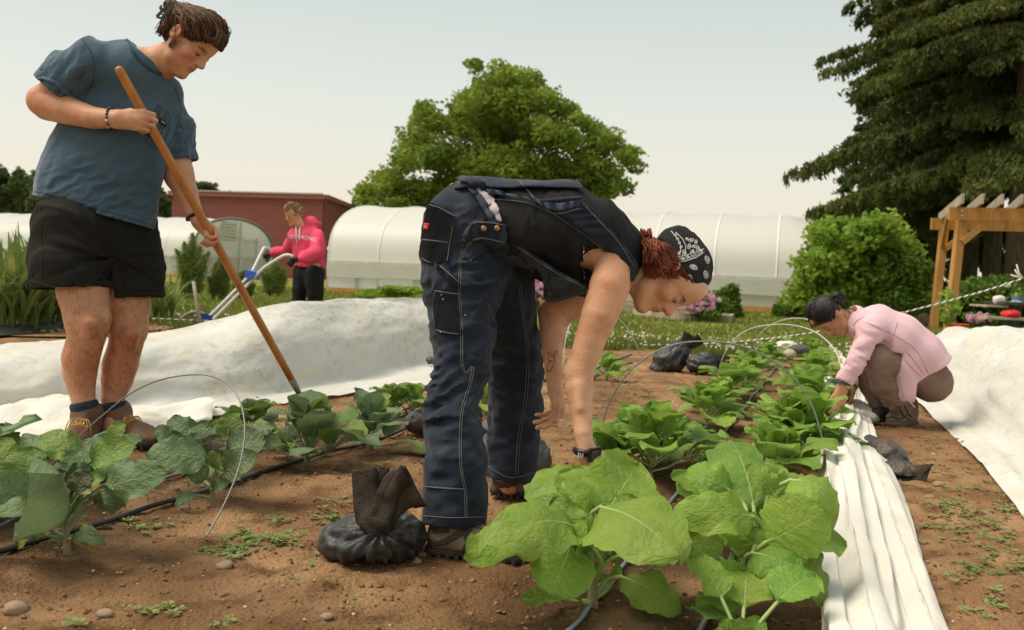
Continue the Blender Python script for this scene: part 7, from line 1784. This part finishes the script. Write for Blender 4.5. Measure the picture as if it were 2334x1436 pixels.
# cuffs, red tabs, strap hardware
M_red = mat('red_tab', (.62, .02, .02), .6)
drape(sp, [(968, 508), (981, 509)], [(967, 522), (979, 524)], 4, 4, .004, .003, M_red, wom, 'red_tab'); 
g = G(); h_ = sp.hit(974, 516, .008)
if h_: g.lathe(h_[0], [(0, .001), (.004, .001), (.004, 0)], 10, ax=-ray(974, 516).normalized()); g.part('tab_emblem', mat('pale_emblem', (.55, .5, .45), .7), wom)
drape(sbib, [(1208, 613), (1216, 615)], [(1207, 621), (1214, 623)], 3, 3, .004, .003, M_red, wom, 'red_tab')
g = G()
for P_ in ([(1022, 424), (1032, 418), (1040, 420), (1034, 426), (1024, 427)], [(1040, 420), (1048, 414), (1056, 418)]): 
    g.tube([at(x, y, 2.93) for x, y in P_], .0018, 6)
for P_ in ([(1095, 427), (1102, 416), (1110, 400), (1108, 394)], [(1113, 446), (1122, 444)]):
    q = [sp.hit(x, y, .006) for x, y in P_]; q = [k[0] for k in q if k]
    if len(q) > 1: g.tube(q, .0018, 6)
g.part('buckle_wire', mat('copper_wire', (.45, .24, .12), .35, metal=.8), wom, smooth=True)
# paint specks
g = G()
for x, y in ((1007, 672), (1011, 682), (1006, 756), (1060, 718)):
    h_ = sp.hit(x, y, .004)
    if h_: g.ball(h_[0], .0012+rr.random()*.001, 6)
g.part('paint_specks', M_print, wom)['kind'] = 'stuff'
# ---- tattoo: sitting rabbit outline
sbod = Surf([o for o in wom.children if o.name.startswith('body')][0])
def tz(x, y): return (1200+x/4.105, 750+y/4.103)
tat = [[(212, 262), (200, 245), (199, 222), (210, 212), (222, 222), (232, 250), (238, 258)], [(246, 250), (255, 228), (275, 208), (292, 204), (290, 222), (272, 240), (258, 256)], [(212, 262), (206, 285), (212, 300), (230, 305), (248, 298), (262, 285), (262, 268), (252, 252), (236, 252)], [(212, 292), (225, 299), (240, 297)], [(210, 300), (196, 325), (192, 355), (196, 380), (205, 392)], [(262, 285), (270, 310), (268, 335), (255, 352), (246, 365)], [(240, 350), (236, 372), (226, 385), (210, 398), (192, 408), (188, 398), (200, 388)], [(205, 392), (212, 378), (222, 388)], [(247, 268), (253, 268), (252, 273)], [(222, 318), (215, 340)], [(248, 320), (240, 345)]]
stitches(sbod, [[tz(*p) for p in L_] for L_ in tat], .0008, mat('tattoo_ink', (.03, .03, .035), .7), wom, 'tattoo', off=.0001, step=2, sm=False)
g = G(); h_ = Surf([o for o in wom.children if o.name.startswith('body')][0]).hit(1258, 925, .001)
if h_: g.ball(h_[0], .007, 10, sc=(1, .5, 1.15)); g.part('thumbnail', mat('yellow_nail', (.62, .72, .10), .3, spec=.5), wom, smooth=True)
# ---- watch
M_wat = mat('black_resin', (.012, .012, .012), .4, spec=.5); g = G(); c = at(1337, 1030, 2.76); ax1 = vim(-.05, 1).normalized(); ax1 = vim(-.12, 1).normalized(); u = vim(1, .12); w = ax1.cross(u).normalized()
g.tube([c+(u*math.cos(a)+w*math.sin(a))*.0325 for a in np.linspace(0, 6.2832, 29)],   .011, 8, cap=False, flat=.7); ws_ = g.part('watch_strap', M_wat, wom, smooth=True)
g = G(); fp = c+cw*.034+vim(.018, .002); fr_ = Matrix((vim(.93, -.15, -.35).normalized(), ax1, vim(.3, 0, .95).normalized())).transposed()
g.box(fp, (.036, .036, .014), fr_); g.box(fp+vim(.3, 0, .95)*.004, (.028, .028, .012), fr_); wc_ = g.part('watch_case', M_wat, wom)
g = G(); g.box(fp+vim(.3, 0, .95)*.0108, (.016, .017, .003), fr_); g.part('watch_display', mat('lcd_grey', (.06, .07, .065), .25), wc_)
g = G(); q = fp+vim(.3, 0, .95)*.0105
for a in range(4):
    p0_ = q+fr_@Vector((.011*math.cos(a*math.pi/2+.785)*1.2, .011*math.sin(a*math.pi/2+.785)*1.2, 0)); p1_ = q+fr_@Vector((.011*math.cos(a*math.pi/2+2.356)*1.2, .011*math.sin(a*math.pi/2+2.356)*1.2, 0)); g.tube([p0_, p1_], .0009, 5)
g.part('watch_ring', mat('dark_pink', (.35, .04, .08), .4), wc_)
g = G()
for dx in (-.018, -.012, -.023): a = c+cw*.043+vim(dx, -.009)+_R*0; g.beam(a-cw*abs(dx)*.5, a-cw*abs(dx)*.5+ax1*.020, .0022, .002)
g.part('watch_stripe', M_white_metal, wc_)
# ---- shoes
M_sh1 = mat('taupe_suede', (.17, .125, .095), .85, c2=(.23, .17, .13), ns=12, bump=.0015, bs=90); M_sh2 = mat('brown_rubber', (.045, .028, .022), .7, c2=(.07, .045, .036), ns=10)
M_sh3 = mat('brown_mesh', (.085, .055, .042), .8, bump=.002, bs=300)
hl = gnd(973, 1270)+Vector((0, .035, 0)); tt = hl+Vector((.285, -.055, 0)); hl.z = tt.z = 0.0
u1, P1 = shoe(wom, hl, tt, .100, .070, M_sh1, M_sh2, ankle=at(1036, 1200, 2.74), ar=.038, vox=.0045, sole_h=.030)
sS = Surf(u1); drape(sS, [(968, 1222), (1000, 1230), (1040, 1212), (1066, 1196)], [(966, 1236), (1000, 1244), (1042, 1228), (1078, 1204)], 14, 4, .0035, .002, M_sh3, u1, 'overlay'); drape(sS, [(1052, 1210), (1060, 1235), (1048, 1262)], [(1074, 1204), (1078, 1232), (1064, 1262)], 12, 5, .0035, .002, M_sh2, u1, 'overlay')
drape(sS, [(984, 1204), (1020, 1200)], [(990, 1216), (1026, 1214)], 6, 4, .002, .002, M_sh3, u1, 'mesh_panel')
p = sS.hit(1018, 1224, .006)
if p: lettering('MERRELL', .014, p[0], vim(.96, -.22), vim(.2, -.96), mat('sage_print', (.20, .32, .24), .7), u1, surf=sS)
stitches(sS, [[(1085, 1200), (1100, 1206), (1112, 1216)], [(1088, 1192), (1104, 1198), (1118, 1208)], [(1092, 1188), (1108, 1190), (1122, 1200)]], .003, mat('brown_lace', (.16, .10, .07), .8), u1, 'laces', off=.004)
hl = onsoil(1122, 1128); hl.z = .005; tt = hl+Vector((.26, -.09, 0))
u2, P2 = shoe(wom, hl, tt, .10, .080, M_sh1, M_sh2, ankle=at(1163, 1085, 3.43), ar=.050, vox=.0055, sole_h=.030)
sS = Surf(u2); drape(sS, [(1118, 1085), (1140, 1100), (1175, 1092), (1200, 1078)], [(1117, 1098), (1145, 1112), (1178, 1104), (1208, 1090)], 12, 4, .0035, .002, M_sh3, u2, 'overlay')
g = G()
for i in range(5): a = P2(.45+i*.06, 0, .085-.008*i); sd_ = Vector((-.09, -.26, 0)).normalized(); g.tube([a-sd_*.03, a+Vector((0, 0, .008)), a+sd_*.03], .0026, 5)
a = P2(.44, 0, .10); g.tube([Vector(q) for q in smoothpath([a, a+vim(.03, -.01, .02), a+vim(.05, .012, .02), a+vim(.03, .02, .02), a], 5)], .0024, 5); g.part('laces', MATS['brown_lace'], u2, smooth=True)
# ================================================================== CROUCHING WOMAN
cr_ = thing('person', gnd(2040, 972), 'person in a pale pink jacket crouching beside the white strip', 'person')
Yq = 5.62
hq = Head(at(1893, 722, Yq+.05), vim(-.37, .93, .18), vim(-.93, -.37, .0), .93)
B = Sdf(.0065)
B.ch([(1905, 722, Yq+.05, 20), (1935, 728, Yq+.08, 21), (1960, 745, Yq+.1, 26)], .03)
for dy in (-.06, .08): B.ch([(1975, 750, Yq+.1+dy, 32), (2040, 785, Yq+.1+dy, 28), (2095, 835, Yq+.1+dy, 24)], .05)
for s_, Y1 in ((1, Yq-.10), (0, Yq+.30)):
    B.ch([(1975, 755, Y1+.04, 20), (1950, 815, Y1, 18), (1925, 862, Y1, 13), (1919, 880, Y1, 11)] if s_ else [(1975, 760, Y1, 20), (1962, 830, Y1, 16), (1945, 880, Y1-.05, 11)], .02)
hand(B, at(1919, 882, Yq-.10), vim(-.1, .95, .1), vim(-.35, .0, -.9), False, .95, curl=(.35, .45, .3), thumb=(.5, .8, .2))
hand(B, at(1944, 884, Yq+.22), vim(-.2, .9, .1), vim(-.9, -.1, -.2), True, .9, curl=(.4, .4, .3))
B.ch([(2100, 862, Yq+.08, 20), (2000, 815, Yq-.06, 22), (2015, 880, Yq-.03, 18), (2046, 935, Yq, 14)], .03)
B.ch([(2100, 862, Yq+.2, 20), (1975, 830, Yq+.24, 20), (1995, 890, Yq+.24, 16), (2005, 930, Yq+.24, 12)], .03)
hq.build(B); body(B, cr_, M_skin3, hq, flush=.5, spots=[(at(1915, 900, Yq-.1), .04, (.9, .75, .7))])
M_blk = [mat('black_hair', (.012, .009, .008), .45, spec=.35), mat('black_hair_brown', (.028, .020, .017), .45, spec=.35)]  # second tone is a slightly browner black for alternate locks
hq.eyes(cr_, M_skin3, sides=(1,), brow=M_blk[0])
hc = Sdf(.0065); hq.e(hc, (-.024, 0, .044), (.098, .084, .094), .01); hc.half(hq.L(.035, 0, .045), hq.X*.78-hq.Z*.62, .01); V, Q = hc.build(); part('hair', V, Q, M_blk[0], cr_)
strands(hq, [(.085, .03, .075), (.078, .05, .06), (.05, .072, .03), (.02, .08, .0)], [(-.06, .02, .125), (-.07, .02, .12), (-.08, .02, .115), (-.09, .02, .10)], [(.03, .05, .12), (.01, .07, .10), (-.02, .085, .06), (-.05, .08, .03)], 160, .0034, M_blk, cr_, 'hair_locks', seed=8, jit=.006)
strands(hq, [(.08, .03, .075), (.09, .0, .08), (.08, -.04, .07)], [(-.06, .02, .125), (-.06, 0, .125), (-.06, -.02, .12)], [(.02, .03, .14), (.02, 0, .145), (.02, -.03, .14)], 80, .0034, M_blk, cr_, 'top_locks', seed=9, jit=.006)
g = G(); rr = random.Random(3); bc = at(1910, 680, Yq+.04)
for i in range(70):
    a = rr.uniform(0, 6.28); rad = rr.uniform(.016, .038); t1 = rr.uniform(-1.2, 1.2); pts = []
    for j in range(11): t = a+j*.5; pts.append(bc+_R*(rad*math.cos(t))+_U*(rad*math.sin(t)*math.cos(t1))+Vector((0, 1, 0))*(rad*math.sin(t)*math.sin(t1)))
    g.tube(pts, .0042, 5, m=i % 2)
g.ball(bc, .030, 12); g.part('hair_bun', M_blk, cr_, smooth=True)
g = G(); c = at(1899, 689, Yq+.04); ax1 = vim(.45, -.85).normalized(); w = ax1.cross(cw).normalized(); g.tube([c+(cw*math.cos(a)+w*math.sin(a))*.024 for a in np.linspace(0, 6.2832, 21)], .007, 6, cap=False); g.part('hair_tie', mat('coral_tie', (.70, .28, .22), .7), cr_, smooth=True)
g = G()
for i in range(26):
    a = at(1932+rr.uniform(-12, 6), 700+rr.uniform(-10, 25), Yq+.04+rr.uniform(-.07, .05)); b = a+vim(rr.uniform(.01, .035), rr.uniform(-.004, .03), 0); g.tube([a, (a+b)/2+vim(.0, -.008), b], .0012, 4)
g.part('nape_wisps', M_blk[0], cr_, smooth=True)
M_pinkj = mat('pale_pink_jersey', (.66, .42, .47), .85, c2=(.72, .47, .52), ns=3, bump=.0015, bs=60, spec=.15, sheen=.2)
T = Sdf(.0075)
for dy in (-.05, .12):
    T.ch([(1965, 745, Yq+.08+dy, 36), (2000, 745, Yq+.06+dy, 48), (2045, 772, Yq+.05+dy, 56), (2090, 812, Yq+.05+dy, 58), (2125, 850, Yq+.05+dy, 52), (2150, 890, Yq+.05+dy, 52)], .06)
T.c((2062, 830, Yq-.02, 44), (2072, 890, Yq-.02, 42), .05)
T.ch([(1985, 752, Yq-.08, 34), (1966, 790, Yq-.10, 29), (1948, 830, Yq-.11, 24), (1926, 868, Yq-.10, 20), (1915, 895, Yq-.10, 19)], .03)
T.ch([(1985, 760, Yq+.28, 30), (1970, 820, Yq+.28, 24), (1948, 870, Yq+.22, 18), (1940, 895, Yq+.22, 18)], .03)
T.fold(foldfn(.010, 4.5, 4, vim(.7, .7), 2.5)); T.fold(creases(at(1960, 820, Yq-.1), vim(-.3, .9), .14, .010, 80, 3)); T.fold(creases(at(1990, 770, Yq-.1), vim(-.5, .8), .10, .010, 80, 6))
T.hem(at(1923, 872, Yq-.1), vim(-.4, .9), .012, .025, **pbox(1880, 930, 1958, 820, Yq-.08, .2))
T.hem(at(1944, 876, Yq+.22), vim(-.4, .9), .012, .025, **pbox(1900, 930, 1972, 835, Yq+.24, .14))
T.hem(at(2125, 838, Yq), vim(.52, .86), .020, .03, **pbox(2085, 1000, 2260, 700, Yq, .6))
T.hem(at(2058, 914, Yq), vim(-.05, 1), .020, .03, **pbox(2000, 1000, 2086, 860, Yq, .6))
T.half(at(2034, 830, Yq), vim(-1, -.22), .006, **pbox(1990, 960, 2060, 802, Yq, .6))
jk = cloth(T, 'jacket', M_pinkj, cr_, 0); sk = Surf(jk)
M_pk2 = mat('pink_trim', (.56, .33, .38), .8)
stitches(sk, [[(2045, 735), (2035, 765), (2030, 790)], [(1975, 735), (2010, 750), (2050, 770), (2090, 800), (2115, 850)], [(2066, 800), (2090, 830), (2110, 860)], [(2034, 808), (2048, 850), (2060, 905)], [(1910, 858), (1925, 866), (1940, 868)], [(2062, 818), (2078, 838), (2100, 858)], [(1945, 742), (1955, 730), (1970, 722)]], .0026, M_pk2, cr_, 'jacket_seam')
g = G(); a = at(2066, 908, Yq-.15); g.tube([a, a+vim(.03, .03), a+vim(.045, .05)], .004, 6); g.part('zip_pull', M_pk2, cr_)
T = Sdf(.006); T.c((1950, 722, Yq+.06, 26), (1962, 738, Yq+.07, 30), .02); T.c((1935, 712, Yq+.05, 20), (1952, 728, Yq+.06, 19), .004, -1); V, Q = T.build(); part('collar', V, Q, M_pinkj, cr_)
M_brn = mat('taupe_trousers', (.20, .125, .095), .75, c2=(.25, .165, .13), ns=4, bump=.0012, bs=40, spec=.2)
T = Sdf(.0075)
T.ch([(2118, 868, Yq+.06, 44), (2060, 835, Yq-.02, 36), (2004, 815, Yq-.06, 31), (2000, 822, Yq-.06, 31)], .05); T.ch([(2000, 818, Yq-.06, 31), (2012, 870, Yq-.04, 29), (2036, 905, Yq-.01, 25), (2046, 940, Yq, 24)], .03)
T.ch([(2118, 868, Yq+.2, 44), (1972, 835, Yq+.24, 26), (1985, 880, Yq+.24, 24), (2000, 918, Yq+.24, 20), (2006, 945, Yq+.24, 20)], .04); T.ell(at(2122, 868, Yq+.12), np.eye(3), (.10, .16, .115), .05)
T.fold(foldfn(.007, 6, 12, vim(.3, 1), 2)); T.fold(creases(at(2030, 880, Yq-.05), vim(.3, .9), .14, .012, 90, 4)); T.fold(creases(at(2000, 830, Yq-.05), vim(.3, .9), .10, .008, 90, 2)); T.fold(creases(at(2120, 880, Yq), vim(.5, .8), .12, .008, 80, 8))
T.hem(at(2044, 924, Yq), vim(.15, 1), .009, .03, **pbox(2008, 990, 2086, 895, Yq-.02, .17)); T.hem(at(2003, 932, Yq+.24), vim(.1, 1), .009, .03, **pbox(1960, 990, 2040, 900, Yq+.26, .1))
cloth(T, 'trousers', M_brn, cr_, 0)
M_hik = mat('olive_hiking_suede', (.13, .095, .065), .85, c2=(.18, .13, .09), ns=12, bump=.0015, bs=80); M_hsole = mat('grey_brown_sole', (.12, .085, .06), .8); M_dk = mat('dark_shoe', (.03, .026, .022), .7)
hl = onsoil(2079, 968); hl.z = .004; tt = hl+Vector((-.19, -.17, 0)); u1, P1 = shoe(cr_, hl, tt, .105, .09, M_hik, M_hsole, ankle=at(2047, 925, Yq), ar=.052, vox=.006, sole_h=.032)
g = G(); sd_ = (tt-hl).normalized(); cs_ = Vector((-sd_.y, sd_.x, 0)); sU = Surf(u1)
for i in range(6):
    a = P1(.38+i*.055, 0, .14-.012*i); q1 = sU.near(a+cs_*.028, .003)[0]; q2 = sU.near(a-cs_*.028, .003)[0]; g.tube([q1, (q1+q2)/2+Vector((0, 0, .012)), q2], .0032, 5)
a = P1(.36, 0, .165); g.tube([Vector(q) for q in smoothpath([a, a+vim(-.04, .0, .02), a+vim(-.06, .035, .02), a+vim(-.03, .04, .02), a], 5)], .0028, 5); g.tube([Vector(q) for q in smoothpath([a, a+vim(.0, .03, .03), a+vim(-.0, .08, .03)], 4)], .0028, 5); g.part('laces', mat('cream_laces', (.42, .38, .30), .8), u1, smooth=True)
stitches(sU, [[(2010, 960), (2030, 950), (2050, 955), (2070, 945)], [(2050, 925), (2058, 945), (2072, 958)], [(2060, 922), (2068, 938), (2076, 950)]], .004, M_dk, u1, 'overlay')
hl = onsoil(2030, 950); hl.z = .004; tt = hl+Vector((-.25, -.02, 0)); u2, P2 = shoe(cr_, Vector((hl.x, Yq+.24, .004)), Vector((tt.x, Yq+.18, .004)), .10, .085, M_dk, M_dk, ankle=at(2008, 928, Yq+.24), ar=.048, vox=.007, sole_h=.028)
g = G(); c = at(1921, 874, Yq-.1); ax1 = vim(-.3, .9).normalized(); w = ax1.cross(cw).normalized(); g.tube([c+(cw*math.cos(a)+w*math.sin(a))*.038 for a in np.linspace(0, 6.2832, 21)], .006, 6, cap=False); g.part('wristband', mat('teal_band', (.02, .09, .11), .5), cr_, smooth=True)
# ================================================================== MAN IN THE PINK HOODIE
pm = thing('person', Vector((at(705, 760, 12.3).x, 12.3, 0)), 'person in a bright pink hoodie and black trousers pushing the wheel hoe', 'person')
Yp = 12.3
hp = Head(at(671, 490, Yp), vim(-.78, .36, .55), vim(.12, -1, .1), 1.02)
B = Sdf(.011)
B.ch([(676, 500, Yp, 11), (690, 520, Yp+.04, 10)], .03)
B.ch([(676, 538, Yp+.02, 9), (712, 538, Yp+.1, 9)], .03); B.ch([(698, 545, Yp+.05, 15), (702, 600, Yp+.04, 15)], .03)
B.ch([(674, 540, Yp, 7), (652, 573, Yp+.12, 6), (622, 575, Yp+.3, 5)], .02); B.ch([(720, 542, Yp-.03, 7), (722, 580, Yp-.18, 7), (682, 591, Yp-.35, 5)], .02)
hand(B, at(622, 574, Yp+.3), vim(-.9, .2, .2), vim(-.1, .6, -.6), True, 1.0, curl=(.9, 1.2, .8)); hand(B, at(680, 590, Yp-.35), vim(-.95, .1, .2), vim(0, .9, .2), False, 1.0, curl=(.9, 1.2, .8))
for Y1, P_ in ((Yp+.08, [(685, 610), (678, 660), (672, 700), (690, 765)]), (Yp-.08, [(720, 610), (718, 670), (720, 765)])): B.ch([(x, y, Y1, r) for (x, y), r in zip(P_, (12, 9, 8, 7))], .03)
hp.build(B); body(B, pm, M_skin2, hp, flush=.8); hp.eyes(pm, M_skin2, sides=(1, -1), brow=mat('sandy_brow', (.25, .15, .07), .7))
M_bl = [mat('sandy_hair', (.36, .22, .10), .6), mat('sandy_hair_light', (.52, .36, .18), .6), mat('sandy_hair_dark', (.20, .11, .05), .6)]
hc = Sdf(.009); hp.e(hc, (-.022, 0, .046), (.096, .081, .092), .01); hc.half(hp.L(.045, 0, .055), hp.X*.7-hp.Z*.7, .01); hc.half(hp.L(-.05, 0, -.02), -hp.Z, .01); V, Q = hc.build(); part('hair', V, Q, M_bl[2], pm)
strands(hp, [(.085, .05, .08), (.10, 0, .095), (.085, -.05, .08), (.02, -.08, .02), (.02, .08, .02)], [(-.09, .03, .08), (-.09, 0, .09), (-.09, -.03, .08), (-.09, -.05, .02), (-.09, .05, .02)], [(.02, .05, .13), (.02, 0, .145), (.02, -.05, .13), (-.03, -.085, .04), (-.03, .085, .04)], 130, .0055, M_bl, pm, 'hair_locks', seed=5, jit=.01, lift=.02)
M_hood = mat('hot_pink_fleece', (.70, .065, .135), .9, c2=(.78, .10, .18), ns=4, bump=.004, bs=18, spec=.1)
T = Sdf(.012)
T.ch([(678, 540, Yp, 20), (712, 540, Yp+.08, 21)], .05); T.ch([(696, 548, Yp+.03, 34), (702, 585, Yp+.03, 36), (705, 612, Yp+.02, 36)], .05, ax=(0, 1, 0), sc=.8)
T.ch([(672, 540, Yp-.02, 16), (652, 572, Yp+.12, 14), (626, 575, Yp+.28, 11)], .03); T.ch([(724, 542, Yp-.04, 18), (722, 578, Yp-.18, 17), (695, 588, Yp-.3, 14), (686, 591, Yp-.35, 11)], .03)
T.ell(at(712, 512, Yp+.12), np.eye(3), (.12, .10, .065), .05); T.ch([(690, 512, Yp+.05, 13), (708, 510, Yp+.1, 15)], .03)
T.fold(foldfn(.022, 3.5, 3, vim(.4, .9), 2)); T.hem(at(703, 611, Yp), vim(-.1, 1), .016, .05, **pbox(655, 680, 760, 590, Yp, .5)); T.c((682, 505, Yp-.03, 12), (668, 490, Yp-.1, 16), .01, -1)
hdy = cloth(T, 'hoodie', M_hood, pm, 0, it=1); sh2 = Surf(hdy)
M_cream = mat('cream_print', (.72, .62, .56), .85)
h_ = sh2.hit(688, 545, .01)
if h_: lettering('ROSEMONT.', .066, h_[0]+vim(.0, .0), vim(1, .12), vim(.1, -1), M_cream, pm, surf=sh2, arc=.02)
g = G()
for P_ in ([(677, 512), (675, 530), (678, 556)], [(684, 522), (683, 540), (684, 550)]):
    q = [sh2.hit(x, y, .02) for x, y in P_]; q = [k[0] for k in q if k]
    if len(q) > 1: g.tube(q, .009, 6)
g.part('drawstring', M_cream, pm, smooth=True)
T = Sdf(.013); T.ch([(704, 602, Yp+.02, 29), (704, 625, Yp+.02, 32)], .05, ax=(0, 1, 0), sc=.8); T.ch([(690, 625, Yp+.08, 25), (682, 660, Yp+.02, 20), (680, 690, Yp+.02, 17), (695, 730, Yp+.1, 14), (700, 768, Yp+.15, 12)], .04); T.ch([(716, 625, Yp-.06, 24), (718, 670, Yp-.1, 19), (720, 720, Yp-.08, 15), (722, 768, Yp-.06, 12)], .04)
T.fold(foldfn(.015, 4, 7, vim(.2, 1), 2)); T.half(at(705, 594, Yp), vim(.1, -1), .01); cloth(T, 'trousers', mat('black_fleece', (.010, .010, .010), .9), pm, 0, it=1)
M_glove = mat('black_gloves', (.018, .018, .018), .7, c2=(.035, .033, .03), ns=20)
for W_, D_, N_, r_ in ((at(622, 574, Yp+.3), vim(-.9, .2, .2), vim(-.1, .6, -.6), True), (at(680, 590, Yp-.35), vim(-.95, .1, .2), vim(0, .9, .2), False)):
    T = Sdf(.007); hand(T, W_, D_, N_, r_, 1.05, curl=(.9, 1.2, .8), infl=.006); T.cone(W_-D_*.05, W_+D_*.02, .040, .036, .01); V, Q = T.build(); part('glove', V, Q, M_glove, pm)
for x, Y1 in ((698, Yp+.15), (722, Yp-.06)):
    b = at(x, 768, Y1); shoe(pm, Vector((b.x+.08, Y1, .0)), Vector((b.x-.2, Y1-.05, .0)), .11, .09, M_dk, M_dk, vox=.012)
